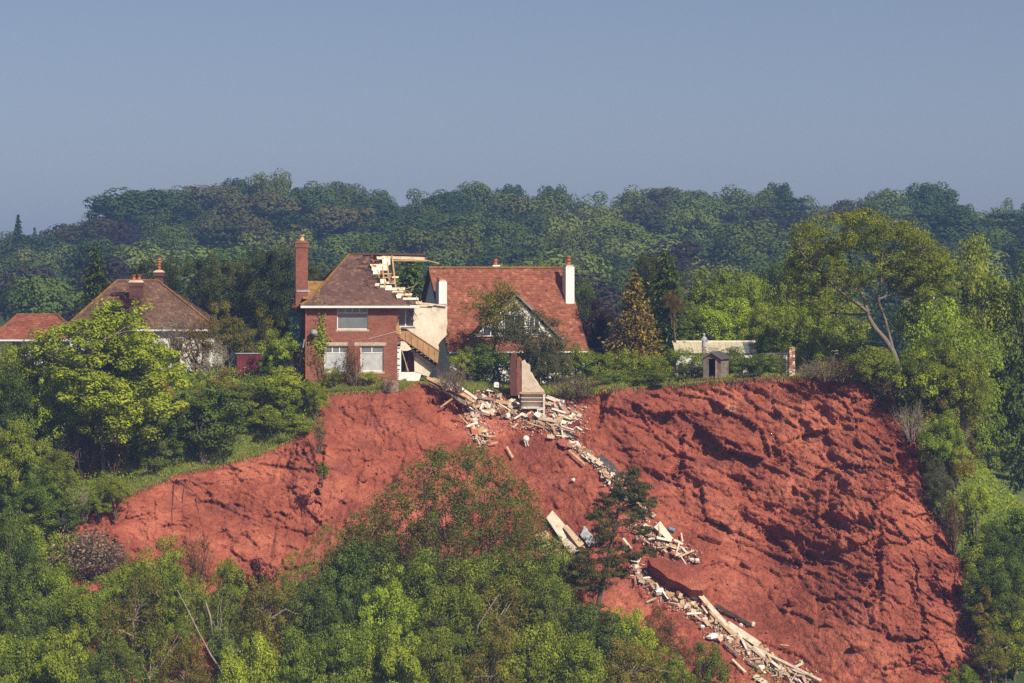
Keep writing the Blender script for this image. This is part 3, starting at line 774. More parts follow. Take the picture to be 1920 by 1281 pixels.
for k in range(NR - 1):
    (a, b), (c, d) = rows[k], rows[k + 1]
    dn = Vector((0, 0.02, -0.05))
    q = [Vector(p) + dn for p in (a, b, d, c)]
    deck.add([*q, *[p + Vector((0, 0.02, -0.06)) for p in q]], [(0, 1, 2, 3), (7, 6, 5, 4), (1, 5, 6, 2)])
roofA = deck.build('roof', 'deck', HA, label='torn brown tiled roof with a ragged edge of laths')
tiles('roof_tiles', rows, 'tile_brown', roofA, seed=5, miss=0.45)
lrows = []
for k in range(NR):
    y = lerp(-0.45, 3.97, k / (NR - 1)); x = hipx(y); z = zA(y); yb = lerp(8.1, 4.03, k / (NR - 1))
    lrows.append(((x, yb, z - 0.28 * (1 - k / (NR - 1))), (x, y, z)))
ld = MB()
for k in range(NR - 1):
    (a, b), (c, d) = lrows[k], lrows[k + 1]; dn = Vector((0.03, 0, -0.05))
    q = [Vector(p) + dn for p in (a, b, d, c)]; ld.add([*q, *[p + Vector((0.02, 0, -0.06)) for p in q]], [(0, 1, 2, 3), (7, 6, 5, 4), (0, 4, 5, 1)])
ld.build('roof_slope', 'deck', roofA); tiles('roof_tiles', lrows, 'tile_brown', roofA, seed=6)
back = MB()
brow = [((hipx(lerp(-0.45, 3.97, k / 6)), lerp(8.1, 4.03, k / 6), lerp(5.1, 8.7, k / 6)), (lerp(xr - 1.5, xr + 0.6, (k / 6) ** 2), lerp(8.1, 4.03, k / 6), lerp(5.1, 8.7, k / 6))) for k in range(7)]
for k in range(6):
    (a, b), (c, d) = brow[k], brow[k + 1]; q = [Vector(p) for p in (a, b, d, c)]; back.add([*q, *[p + Vector((0, -0.03, -0.07)) for p in q]], [(3, 2, 1, 0), (4, 5, 6, 7), (1, 2, 6, 5)])
back.build('roof_slope', 'terracotta', roofA, label='underside of the rear roof slope seen through the hole')
ra, rb = (RIDGE_X - 0.05, 4.0, 8.76), (onpix(HA, 797, 481, 4.0).x, 4.0, 8.72)
ridge_run('ridge_tiles', ra, rb, 'tile_brown_plain' if 'tile_brown_plain' in MAT else 'tile_umber', roofA)
for k in range(NR - 2):
    pass
hip = [(hipx(lerp(-0.45, 3.97, t)) - 0.0, lerp(-0.45, 3.97, t), zA(lerp(-0.45, 3.97, t)) + 0.03) for t in np.linspace(0, 1, 9)]
hm = MB()
for a, b in zip(hip[:-1], hip[1:]): hm.tube([a, b], [0.10, 0.10], 7)
o = hm.build('hip_tiles', 'tile_lichen', roofA); o['kind'] = 'stuff'
MB().bar(onpix(HA, 716, 482.5, 3.86), onpix(HA, 796, 485, 3.86), 0.06, 0.20).build('ridge_board', 'cream_timber', roofA)
MB().bar(onpix(HA, 728, 488, 3.75), onpix(HA, 800, 489, 3.75), 0.05, 0.10).build('ridge_board', 'tan_timber', roofA)
MB().bar(onpix(HA, 790, 486, 4.0), onpix(HA, 824, 494, 4.2), 0.06, 0.07).build('broken_rafter', 'tan_timber', roofA)
MB().bar(onpix(HA, 770, 483, 4.0), onpix(HA, 800, 484, 4.1), 0.12, 0.06).build('broken_rafter', 'grey_timber', roofA)
for (a, b, c, d, w, m) in [(735, 480, 742, 541, 0.10, 'tan_timber'), (726, 492, 730, 532, 0.08, 'tan_timber'), (717, 500, 722, 541, 0.08, 'tan_timber'), (708, 508, 711, 522, 0.07, 'tan_timber')]:
    MB().bar(onpix(HA, a, b, yA) + Vector((0, -0.02, 0)), onpix(HA, c, d, yA) + Vector((0, -0.02, 0)), w, 0.09, up=(0, -0.7, 0.7)).build('rafter', m, roofA)
for (a, b, c, d, m) in [(717, 485, 731, 497, 'pale_board'), (697, 499, 727, 508, 'pale_board'), (699, 507, 712, 515, 'pale_board'), (707, 482, 722, 487, 'cream_timber'), (713, 524, 723, 533, 'pale_board'),
                        (722, 536, 734, 545, 'pale_board'), (703, 532, 712, 537, 'cream_timber'), (713, 536, 723, 540, 'cream_timber'), (736, 540, 760, 545, 'cream_timber'), (735, 546, 757, 549, 'cream_timber'),
                        (745, 551, 773, 555, 'cream_timber'), (744, 554, 753, 560, 'pale_board'), (756, 559, 784, 563, 'pale_board'), (722, 529, 740, 533, 'cream_timber'), (735, 519, 748, 522, 'cream_timber'),
                        (716, 513, 735, 515.5, 'tan_timber'), (694, 496, 730, 499, 'cream_timber'), (780, 566, 791, 571, 'cream_timber'), (768, 573, 800, 576, 'cream_timber'), (716, 520, 734, 522, 'tan_timber')]:
    q = [onpix(HA, *t, yA) + Vector((0, -0.05, 0.03)) for t in ((a, d), (c + random.uniform(-2, 2), d), (c, b), (a + random.uniform(-2, 2), b))]
    MB().prism(q, (0, 0.05, -0.05)).build('roof_board', m, roofA)
# snapped laths, slipped tiles and toothed brickwork along the break
for k in range(16):
    t = random.random(); a0, b0 = lerp(694, 786, t), lerp(488, 572, t) + random.uniform(-14, 4); an = random.gauss(0.25, 0.5); ln_ = random.uniform(8, 22)
    p, q = onpix(HA, a0, b0, yA) + Vector((0, -0.08, 0.02)), onpix(HA, a0 + ln_ * math.cos(an), b0 + ln_ * math.sin(an), yA) + Vector((0, random.uniform(-0.25, 0.05), 0))
    MB().bar(p, q, random.uniform(0.03, 0.07), 0.03, jag=0.02).build('lath', random.choice(['cream_timber', 'tan_timber', 'grey_timber']), roofA)
for k in range(14):
    t = random.random(); p = onpix(HA, lerp(690, 770, t) + random.uniform(-8, 6), lerp(490, 560, t), yA) + Vector((0, -0.07, 0.03))
    MB().bar(p, p + Vector((random.uniform(.1, .2), random.uniform(-.05, .05), random.uniform(-.15, .1))), 0.22, 0.025, up=(0, -0.7, 0.7)).build('slipped_tile', 'terracotta' if k % 3 else 'grey_timber', roofA)
for k in range(34):
    z = k * 0.15 - 0.1
    if random.random() < 0.6: MB().box(xr + 0.002, xr + random.uniform(0.05, 0.22), 0.02, 0.25, z, z + 0.072).build('brick', 'brick', HA)
p0, p1 = onpix(HA, 768, 578, 0.2), onpix(HA, 779, 596, 0.1)
for k in range(4): MB().bar(p0 + Vector((k * .08, 0, -k * .05)), p1 + Vector((random.uniform(-.2, .2), 0, random.uniform(-.2, .1))), 0.03, 0.02).build('hanging_lath', 'terracotta', HA)
# gutter, downpipe, dish, cable
MB().box(-0.45, onpix(HA, 786, 574, -0.5).x, -0.56, -0.46, 4.98, 5.13).build('gutter', 'white_paint', HA)
MB().box(-0.42, onpix(HA, 782, 574, -0.4).x, -0.44, 0.0, 4.97, 5.02).build('soffit', 'white_paint', HA)
MB().tube([(-0.06, -0.07, 4.9), (-0.06, -0.07, 0.0)], [0.05, 0.05], 8).build('drainpipe', 'terracotta', HA)
MB().bar(onpix(HA, 690, 636, -0.03), onpix(HA, 742, 622, -0.03), 0.03, 0.025).build('cable', 'cream_timber', HA)
brick_chimney(HA, onpix(HA, 554, 500, 3.2).x, onpix(HA, 577, 500, 3.2).x, 2.9, 3.8, 4.6, onpix(HA, 560, 453, 3.0).z, 'brick', 0.06, (0.02,), 'buff_pot', 0.42, 0.2, 'tile_lichen')
cz_ = onpix(HA, 560, 545, 2.9).z
MB().box(onpix(HA, 556, 545, 2.8).x, onpix(HA, 581, 545, 2.8).x, 2.86, 2.897, cz_ - 0.1, cz_ + 0.05).build('flashing', 'lead', HA)
# small lichen-covered side roof behind the chimney
wr0 = onpix(HA, 577, 528, 5.2); wr1 = onpix(HA, 604, 527, 5.2)
srows = [((wr0.x - 0.5, 5.2 - 2.6 * (1 - k / 9), lerp(5.6, wr0.z, k / 9)), (wr1.x + 0.3, 5.2 - 2.6 * (1 - k / 9), lerp(5.6, wr0.z, k / 9))) for k in range(10)]
MB().prism([srows[0][0], srows[0][1], srows[-1][1], srows[-1][0]], (0, 0.1, -0.1)).build('side_roof', 'deck', HA)
tiles('roof_tiles', srows, 'tile_lichen', HA, seed=9)
MB().bar(onpix(HA, 549, 575, 0.1), onpix(HA, 571, 571, -0.2), 0.3, 0.08).build('fascia', 'terracotta', HA)
MB().bar(onpix(HA, 571, 636, -0.2), onpix(HA, 568, 652, -0.2), 0.10, 0.10).build('waste_pipe', 'blue_paint', HA)
dish = empty('satellite_dish', tuple(HA.matrix_basis @ onpix(HA, 588, 625, -0.35)))
tag(dish, 'pale grey satellite dish on the brick front beside the ivy', 'satellite dish')
dm = MB(); rings = [(0.02, -0.02), (0.14, -0.05), (0.25, -0.10)]
ctr = Vector((0, 0, 0)); nrm = Vector((0.25, -1, 0.35)).normalized(); e1_ = nrm.orthogonal().normalized(); e2_ = nrm.cross(e1_)
dm.tube([ctr + nrm * d for r, d in [(0.27, 0.08), (0.2, 0.03), (0.1, 0.0), (0.01, -0.01)]], [0.27, 0.2, 0.1, 0.01], 16); dm.build('reflector', 'lead', dish, True)
MB().bar((0, 0.02, 0), (0, 0.36, -0.1), 0.04, 0.04).build('bracket', 'lead', dish)
MB().bar((0, 0, -0.2), nrm * 0.35, 0.025, 0.025).build('feed_arm', 'lead', dish)

# ------------------------------------------------------------------ the steep red-roofed house
HB = empty('chalet_house', tuple(P(842, 660, 10.0)), rad(19))
HB.location.z = -0.9
tag(HB, 'white house under a steep orange red tiled roof with triangular dormer', 'house')
ze = P(842, 660, 10).z + 0.9; zr = P(935, 503, 15.6).z + 0.9; LB = onpix(HB, 1099, 660, 0).x
RY = 4.45
def yB(x, z): return (z - ze) / (zr - ze) * (RY + 0.25) - 0.25
def zB(y): return ze + (y + 0.25) / (RY + 0.25) * (zr - ze)
NB = 34
rowsB = [((-0.15, lerp(-0.25, RY, k / NB), zB(lerp(-0.25, RY, k / NB))), (LB + 0.1, lerp(-0.25, RY, k / NB), zB(lerp(-0.25, RY, k / NB)))) for k in range(NB + 1)]
roofB = MB().prism([rowsB[0][0], rowsB[0][1], rowsB[-1][1], rowsB[-1][0]], (0, 0.12, -0.1)).build('roof', 'deck', HB)
tiles('roof_tiles', rowsB, 'tile_red', roofB, seed=21)
MB().prism([(-0.15, RY + .01, zr), (LB + .1, RY + .01, zr), (LB + .1, 2 * RY + .25, ze), (-0.15, 2 * RY + .25, ze)], (0, -0.1, -0.12)).build('roof_slope', 'tile_red', roofB)
ridge_run('ridge_tiles', (-0.15, RY, zr + 0.03), (LB + 0.1, RY, zr + 0.03), 'tile_lichen', roofB, 0.11)
for x in (-0.2, LB + 0.12):
    MB().prism([(x, -0.25, ze - 0.12), (x, -0.25, ze + 0.05), (x, RY, zr + 0.02), (x, RY, zr - 0.18)], (0.045, 0, 0)).build('bargeboard', 'dark_timber', roofB)
    MB().prism([(x, 2 * RY + .25, ze - 0.12), (x, 2 * RY + .25, ze + 0.05), (x, RY, zr + 0.02), (x, RY, zr - 0.18)], (0.045, 0, 0)).build('bargeboard', 'dark_timber', roofB)
for x0, x1 in ((0.1, 0.35), (LB - 0.35, LB - 0.1)):
    MB().prism([(x0, 0.1, 0), (x0, 2 * RY - 0.1, 0), (x0, 2 * RY - 0.1, ze + 0.15), (x0, RY, zr - 0.3), (x0, 0.1, ze + 0.15)], (x1 - x0, 0, 0)).build('wall', 'render', HB)
holed_wall(0.35, LB - 0.35, 0, ze + 0.1, [(1.2, 2.6, 1.0, 2.2), (LB - 3, LB - 1.6, 1.0, 2.2)], 0.12, 0.25).build('wall', 'render', HB)
for a in (1.2, LB - 3): window(HB, a, a + 1.4, 1.0, 2.2, 0.16, mains=2)
MB().box(-0.1, LB + 0.05, -0.36, -0.26, ze - 0.1, ze + 0.0).build('gutter', 'white_paint', HB)
# dormer
dl = onpix(HB, 879, 632, 0.55); dr = onpix(HB, 1048, 631, 0.55); da = onpix(HB, 966, 550, 0.55)
yd = 0.35; ya = yB(0, da.z) - 0.02
dorm = MB().prism([(dl.x + .35, yd + .12, dl.z), (dr.x - .35, yd + .12, dr.z), (da.x, yd + .12, da.z - .3)], (0, 0.15, 0)).build('dormer', 'render', HB, label='white triangular dormer gable half hidden by a tree')
for e, sgn in ((dl, -1), (dr, 1)):
    yl = yB(0, e.z)
    nk = 14; rr = []
    for k in range(nk + 1):
        t = k / nk; x = lerp(e.x, da.x, t); z = lerp(e.z, da.z, t)
        rr.append(((x, yd - 0.12, z), (x, yB(0, z) + 0.05, z)))
    MB().prism([rr[0][0], rr[0][1], rr[-1][1], rr[-1][0]], (0, 0, -0.1)).build('dormer_roof', 'deck', dorm); tiles('roof_tiles', rr, 'tile_red', HB, seed=23 + sgn)
    MB().bar((e.x + sgn * 0.1, yd - 0.14, e.z - 0.12), (da.x, yd - 0.14, da.z - 0.06), 0.05, 0.17).build('bargeboard', 'grey_timber', dorm)
    MB().box(e.x + (0 if sgn > 0 else -0.25), e.x + (0.25 if sgn > 0 else 0), yd - 0.15, yd + 0.1, e.z - 0.2, e.z - 0.08).build('eave_end', 'white_paint', dorm)
for a, b, c, d in ((905, 612, 935, 631), (945, 590, 985, 628), (992, 594, 1012, 628)):
    r_ = rect(HB, a, b, c, d, yd); window(dorm, *r_, yd - 0.05, mains=2, sill=False)
# chimneys
def white_chimney(px0, px1, pyt, pyb, y, pots, label, pot_px=None):
    a = onpix(HB, px0, pyb, y); b = onpix(HB, px1, pyt, y)
    c = MB().box(a.x, b.x, y, y + 0.75, a.z - 0.6, b.z).build('chimney', 'render', HB, label=label)
    MB().box(a.x + .06, b.x - .06, y + .06, y + 0.69, b.z + .003, b.z + 0.14).build('chimney_cap', 'stone', c)
    MB().box(a.x - 0.03, b.x + 0.03, y - 0.03, y - 0.003, a.z - 0.05, a.z + 0.09).build('flashing', 'lead', c)
    for q in pots:
        MB().lathe(((a.x + b.x) / 2, y + 0.37, b.z + 0.14), [(0.17, 0)] + [(r, q * t) for t, r in ((.1, .19), (.2, .19), (.22, .15), (.4, .15), (.42, .19), (.6, .19), (.62, .15), (.8, .15), (.82, .2), (1, .2))], 14).build('chimney_pot', 'terracotta', c, True)
white_chimney(823, 838, 528, 572, -0.9 + 2.4, (), 'short white chimney at the gable end')
white_chimney(1061, 1077, 500, 575, 2.4, (0.62,), 'tall white chimney with banded red pot')
a = onpix(HB, 924, 500, 5.6); b = onpix(HB, 938, 497, 5.6)
ch = MB().box(a.x, b.x, 5.6, 6.2, zr - 1.5, b.z).build('chimney', 'render', HB)
MB().lathe(((a.x + b.x) / 2, 5.9, b.z), [(0.16, 0), (.19, .1), (.15, .15), (.15, .3), (.19, .33), (.15, .38), (.15, .5), (.2, .52)], 14).build('chimney_pot', 'terracotta', ch, True)

# ------------------------------------------------------------------ hipped houses to the left
def hipped_house(name, label, px_l, px_r, py_e, px_rl, px_rr, py_r, y, depth, mat, seed, wall_z, overhang=0.45):
    el, er = P(px_l, py_e, y), P(px_r, py_e, y); rm = P((px_rl + px_rr) / 2, py_r, y + depth / 2)
    rl, rr = P(px_rl, py_r, y + depth / 2), P(px_rr, py_r, y + depth / 2)
    root = empty(name, (el.x, y, wall_z)); tag(root, label, 'house')
    f = lambda p: Vector((p.x - el.x, p.y - y, p.z - wall_z))
    A_, B_ = f(el), f(er); C_, D_ = f(rl), f(rr); Eb, Fb = A_ + Vector((0, depth, 0)), B_ + Vector((0, depth, 0))
    dn = Vector((0, 0, -0.12))
    roof = MB().add([A_, B_, D_, C_, Eb, Fb] + [p + dn for p in (A_, B_, D_, C_, Eb, Fb)], [(0, 1, 2, 3), (1, 5, 2), (5, 4, 3, 2), (4, 0, 3), (6, 9, 8, 7), (7, 8, 11), (11, 8, 9, 10), (10, 9, 6), (0, 6, 7, 1), (1, 7, 11, 5), (4, 10, 6, 0)]).build('roof', 'deck', root)
    n = 24
    for (p, q, r, s) in ((A_, B_, D_, C_), (Eb, A_, C_, C_), (B_, Fb, D_, D_)):
        tiles('roof_tiles', [(p.lerp(s, k / n), q.lerp(r, k / n)) for k in range(n + 1)], mat, roof, seed=seed)
    lift = Vector((0, 0, 0.04))
    for p, q in ((C_, D_), (A_, C_), (B_, D_)): ridge_run('ridge_tiles', p + lift, q + lift, 'tile_lichen', roof, 0.10)
    o = overhang
    MB().box(A_.x + o, B_.x - o, o, depth - o, -0.8, A_.z - 0.06).build('wall', 'render', root)
    MB().box(A_.x, B_.x, -0.09, 0.02, A_.z - 0.16, A_.z - 0.03).build('gutter', 'white_paint', root)
    return root
HC = hipped_house('hipped_house', 'white house with brown hipped roof and two chimneys behind the bright sycamore', 118, 408, 617, 220, 296, 527, 18, 9.5, 'tile_umber', 31, 0.0)
a = onpix(HC, 242, 565, 1.9); b = onpix(HC, 267, 527, 1.9)
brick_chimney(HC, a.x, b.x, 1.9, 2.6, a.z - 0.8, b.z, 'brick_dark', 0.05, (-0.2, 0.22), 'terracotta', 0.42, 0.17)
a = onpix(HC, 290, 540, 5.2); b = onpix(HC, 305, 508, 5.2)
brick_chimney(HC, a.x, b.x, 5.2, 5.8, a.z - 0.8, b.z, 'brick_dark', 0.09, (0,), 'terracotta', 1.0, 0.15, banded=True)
for a, b, c, d in ((322, 632, 344, 660), (240, 632, 270, 665), (180, 632, 205, 665)):
    r_ = rect(HC, a, b, c, d, 0.4); window(HC, *r_, 0.31, mains=2)
MB().tube([onpix(HC, 325, 620, 0.36), onpix(HC, 325, 690, 0.36)], [0.05, 0.05], 8).build('drainpipe', 'dark_timber', HC)
HD = hipped_house('bungalow', 'white bungalow with a low red hipped roof beyond the trees', -20, 150, 636, 33, 108, 591, 28, 8, 'tile_dullred', 41, -0.6)
for a, b, c, d in ((15, 640, 45, 665), (56, 640, 74, 668)):
    r_ = rect(HD, a, b, c, d, 0.4); window(HD, *r_, 0.31, mains=2)

# ------------------------------------------------------------------ sheds, fences and garden things
def board_box(root, x0, x1, y0, y1, z0, z1, mat, step=0.14, side='front', name='board'):
    """A wall face made of overlapping horizontal boards, each its own part."""
    n = max(2, int((z1 - z0) / step)); h = (z1 - z0) / n
    for k in range(n):
        a, b = z0 + k * h, z0 + (k + 1) * h + 0.015
        j = random.uniform(0, 0.006)
        if side == 'front': MB().add([(x0, y0 - 0.02 - j, a), (x1, y0 - 0.02 - j, a), (x1, y0 - 0.004, b), (x0, y0 - 0.004, b), (x0, y1, a), (x1, y1, a), (x1, y1, b), (x0, y1, b)], [(0, 1, 2, 3), (5, 4, 7, 6), (0, 4, 5, 1), (3, 2, 6, 7), (0, 3, 7, 4), (1, 5, 6, 2)]).build(name, mat, root)
        else: MB().box(x0 - (0.012 if k % 2 else 0.0), x1 + (0.012 if k % 2 else 0.0), y0, y1, a + 0.006, b - 0.006).build(name, mat, root)
SH = empty('garden_shed', tuple(P(1318, 708, -0.4)), rad(-24)); SH.location.z = P(1318, 709, -0.4).z - 0.1
tag(SH, 'small weathered wooden shed with open door at the cliff edge', 'shed')
wS, hS, dS = 1.35, 1.45, 1.5
MB().box(-0.05, wS + .05, -0.05, dS, -0.3, 0.02).build('floor', 'dark_timber', SH)
for k in range(3): MB().box(0.02 + k * 0.135, 0.148 + k * 0.135, 0, 0.04, 0.03, hS - 0.02).build('board', 'grey_timber', SH)
MB().box(0.92, 1.03, -0.01, 0.04, 0.03, hS).build('door_post', 'tan_timber', SH)
for k in range(2): MB().box(1.04 + k * 0.155, 1.19 + k * 0.155, 0, 0.04, 0.03, hS - 0.02).build('board', 'grey_timber', SH)
MB().prism([(0, 0.0, hS - .02), (wS, 0.0, hS - .02), (wS / 2, 0.0, hS + 0.42)], (0, 0.04, 0)).build('gable', 'grey_timber', SH)
MB().prism([(0, dS - .05, 0), (wS, dS - .05, 0), (wS, dS - .05, hS), (wS / 2, dS - .05, hS + .4), (0, dS - .05, hS)], (0, 0.04, 0)).build('back_wall', 'dark_timber', SH)
board_box(SH, wS - 0.04, wS, 0.05, dS - .06, 0.03, hS - 0.03, 'grey_timber', 0.14, 'side'); board_box(SH, 0, 0.04, 0.05, dS - .06, 0.03, hS - 0.03, 'grey_timber', 0.14, 'side')
for s in (-1, 1):
    MB().prism([(wS / 2, -0.12, hS + 0.47), (wS / 2 + s * (wS / 2 + 0.15), -0.12, hS - 0.03), (wS / 2 + s * (wS / 2 + 0.15), dS + 0.1, hS - 0.03), (wS / 2, dS + 0.1, hS + 0.47)], (0, 0, 0.04)).build('roof_panel', 'felt', SH)
    MB().bar((wS / 2, -0.13, hS + 0.45), (wS / 2 + s * (wS / 2 + 0.15), -0.13, hS - 0.05), 0.025, 0.10).build('bargeboard', 'grey_timber', SH)
MB().box(wS / 2 - .1, wS / 2 + .25, dS - .4, dS - .06, 0.03, 0.5).build('crate', 'dark_timber', SH)

OB = empty('outbuilding', tuple(P(1266, 668, 13.0))); OB.location.z = -0.9
tag(OB, 'long low outbuilding with cream corrugated roof behind the hedge', 'outbuilding')
zt = P(1340, 641, 15).z + 0.9; zb_ = P(1340, 663, 13).z + 0.9; x1_ = P(1420, 650, 13).x - OB.location.x
npan = 14
for k in range(npan):
    a, b = x1_ * k / npan, x1_ * (k + 1) / npan - 0.012; m = 'corrugated' if k < npan - 2 else 'glass_pale'
    mb = MB(); nc = 5
    pts0, pts1 = [], []
    for i in range(nc * 2 + 1):
        x = lerp(a, b, i / (nc * 2)); dz = 0.035 * (i % 2)
        pts0.append((x, 0, zb_ + dz)); pts1.append((x - 0.10, 2.2, zt + dz))
    o_ = len(mb.v); n_ = len(pts0)
    mb.add(pts0 + pts1, [(i, i + 1, i + 1 + n_, i + n_) for i in range(n_ - 1)])
    mb.build('roof_panel', m, OB)
MB().box(0.1, x1_ - 0.1, 0.15, 2.1, -0.2, zb_ - 0.05).build('wall', 'render', OB)
MB().box(-0.12, x1_ + .02, 2.15, 2.3, zt - 0.05, zt + 0.09).build('ridge_cap', 'pale_board', OB)

def garden_statue():
    r = empty('garden_statue', tuple(P(1320, 655, 11.0))); r.location.z = -0.8
    tag(r, 'small grey weathered statue in front of the cream roof', 'statue')
    z0 = P(1320, 652, 11).z + 0.8; z1 = P(1320, 625, 11).z + 0.8; h = z1 - z0
    MB().box(-0.16, 0.16, -0.16, 0.16, 0, z0).build('plinth', 'stone', r)
    b = MB().lathe((0, 0, z0), [(0.17, 0), (0.19, h * .08), (0.14, h * .25), (0.16, h * .45), (0.19, h * .62), (0.17, h * .72), (0.07, h * .78), (0.06, h * .81), (0.10, h * .87), (0.105, h * .93), (0.06, h * 1.0)], 12)
    b.bar((0.16, -0.03, z0 + h * .66), (0.22, -0.12, z0 + h * .42), 0.08, 0.08).bar((-0.16, -0.03, z0 + h * .66), (-0.10, -0.2, z0 + h * .5), 0.08, 0.08)
    b.build('figure', 'lead', r, True)
garden_statue()

def rail_fence(px0, px1, py0, py1, y, label, mat, rails=3):
    r = empty('fence', tuple(P(px0, py1, y))); r.location.z = upper_z(r.location.x, y) - 0.05; tag(r, label, 'fence')
    L = P(px1, py1, y).x - P(px0, py1, y).x; zt = P(px0, py0, y).z - r.location.z; zl = P(px0, py1, y).z - r.location.z
    n = max(2, int(L / 0.9))
    for k in range(n + 1): MB().box(L * k / n - 0.04, L * k / n + 0.04, 0.03, 0.10, -0.3, zt + 0.04).build('post', mat, r)
    for k in range(rails):
        z = lerp(zl, zt, k / (rails - 1)); MB().box(-0.05, L + 0.05, 0, 0.028, z - 0.045, z + 0.045).build('rail', mat, r)
rail_fence(1428, 1475, 663, 671, 9, 'low white rail fence beyond the shed garden', 'white_paint')
rail_fence(1515, 1570, 658, 668, 12, 'pale timber fence behind the brush on the rim', 'pale_board')
rail_fence(1455, 1478, 661, 665, 7.5, 'short tan timber rail beside the brick pillar', 'tan_timber', 2)

MS = empty('shed', tuple(P(444, 705, 4.0))); MS.location.z = -0.9; tag(MS, 'flat roofed maroon boarded shed among bushes beside the brick house', 'shed')
Lm = P(491, 700, 4).x - MS.location.x; zt = P(450, 664, 4).z + 0.9
for k in range(9): MB().box(Lm * k / 9, Lm * (k + 1) / 9 - 0.012, -0.015 * (k % 2), 0.03, -0.2, zt).build('board', 'maroon', MS)
MB().box(0, 0.04, 0.035, 1.6, -0.2, zt).build('side_wall', 'maroon', MS); MB().box(Lm - 0.04, Lm, 0.035, 1.6, -0.2, zt).build('side_wall', 'maroon', MS)
MB().box(-0.08, Lm + 0.08, -0.08, 1.7, zt + .003, zt + 0.06).build('roof_panel', 'lead', MS)

def lumpy(mb_pts, amp, seed):
    rng = np.random.default_rng(seed); return [tuple(np.array(p) + rng.normal(size=3) * amp) for p in mb_pts]
def masonry_stack(name, label, px, py0, py1, y, w, d, mats, seed, cat, taper=0.0, lean=0.0):
    """A broken pier of courses; each course of stones is a part of its own."""
    r = empty(name, tuple(P(px, py1, y))); tag(r, label, cat); rng = np.random.default_rng(seed)
    H = P(px, py0, y).z - P(px, py1, y).z; z = -0.25; k = 0
    while z < H:
        h = rng.uniform(0.10, 0.17); t = max(z, 0) / H; n = 2
        cut = rng.uniform(0.35, 0.65); ww = w * (1 - taper * t) * rng.uniform(0.88, 1.08)
        for a, b in ((0, cut), (cut, 1)):
            x0, x1 = -ww / 2 + ww * a + 0.008, -ww / 2 + ww * b - 0.008; j = rng.uniform(-.03, .03)
            mb = MB().box(x0 + lean * z, x1 + lean * z, -d / 2 + j, d / 2 + j, z, z + h - 0.012); mb.v = lumpy(mb.v, 0.012, int(rng.integers(1e6))); mb.build('stone', mats[int(rng.integers(0, len(mats)))], r)
        z += h
    return r
masonry_stack('brick_pillar', 'lone ragged brick pillar standing at the top of the cliff', 1485, 652, 706, -2.6, 0.42, 0.42, ['terracotta', 'rubble', 'rubble', 'pink_plaster', 'concrete'], 3, 'pillar', 0.05)

# stump of the fallen end wall
BW = empty('wall_stump', tuple(P(956, 742, 2.3)), rad(-12)); tag(BW, 'broken stump of brick and plaster wall left standing in the rubble', 'wall')
def pw(name, pts, y, t, mat): return MB().prism([onpix(BW, a, b, y) for a, b in pts], (0, t, 0)).build(name, mat, BW)
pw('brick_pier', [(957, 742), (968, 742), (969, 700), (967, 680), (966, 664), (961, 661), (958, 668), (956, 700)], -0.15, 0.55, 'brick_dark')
pw('brick_jamb', [(969.2, 742), (977, 742), (976, 715), (977, 700), (975, 684), (976, 675), (972, 669), (969.2, 672)], -0.04, 0.45, 'brick')
pw('plaster_face', [(978.2, 742), (1021, 742), (1019, 733), (1011, 724), (1006, 715), (1001, 709), (997, 700), (993, 697), (993, 685), (985, 680), (983, 675), (978.2, 677)], 0.0, 0.25, 'pink_plaster')
pw('ledge', [(972, 741), (1022, 740), (1022, 745), (972, 747)], -0.22, 0.2, 'cream_timber')

# white shelved cupboard frame hanging from the rubble under the stump
CB = empty('cupboard_frame', tuple(P(985, 790, 1.0)), rad(-6)); tag(CB, 'white cupboard back with bare shelves hanging in the rubble', 'cupboard')
def cr(name, a, b, c, d, y, t, mat): r = rect(CB, a, b, c, d, y); return MB().box(r[0], r[1], y, y + t, r[2], r[3]).build(name, mat, CB)
cr('back_panel', 977, 739, 1018, 764, 0.16, 0.04, 'white_paint'); cr('side_panel', 1018.3, 737, 1021, 768, -0.2, 0.4, 'pale_board'); cr('side_panel', 974, 739, 976.7, 766, -0.1, 0.3, 'dark_timber')
for z in (746, 753): cr('shelf', 977, z - .7, 1018, z + .7, -0.15, 0.3, 'cream_timber')
cr('top_rail', 974, 735.5, 1021, 738.5, -0.24, 0.45, 'tan_timber'); cr('bottom_rail', 980, 764.3, 1020, 766.5, -0.25, 0.4, 'cream_timber')
WF = empty('window_frame', tuple(P(1014, 783, 0.3)), rad(-6)); tag(WF, 'small empty white window frame lying against the cupboard', 'window frame')
for (a, b, c, d) in ((1007, 767, 1021, 769), (1007, 781, 1021, 783), (1007, 769.1, 1009, 780.9), (1019, 769.1, 1021, 780.9)):
    r = rect(WF, a, b, c, d, 0); MB().box(r[0], r[1], 0, 0.07, r[2], r[3]).build('rail' if c - a > 5 else 'stile', 'white_paint', WF)

SL = empty('concrete_slab', tuple(P(731, 735, -1.15)), rad(3)); tag(SL, 'tilted concrete slab jutting from the rim below the brick house', 'slab')
mb = MB().prism([onpix(SL, *q, 0) for q in ((716, 735), (747, 736), (748, 717), (722, 714))], (0, 0.5, 0.06)); mb.build('slab', 'concrete', SL)
MB().prism([onpix(SL, *q, 0.05) for q in ((716, 752), (742, 752), (746, 736.3), (715, 735.3))], (0, 0.5, 0)).build('footing', 'brick_dark', SL)

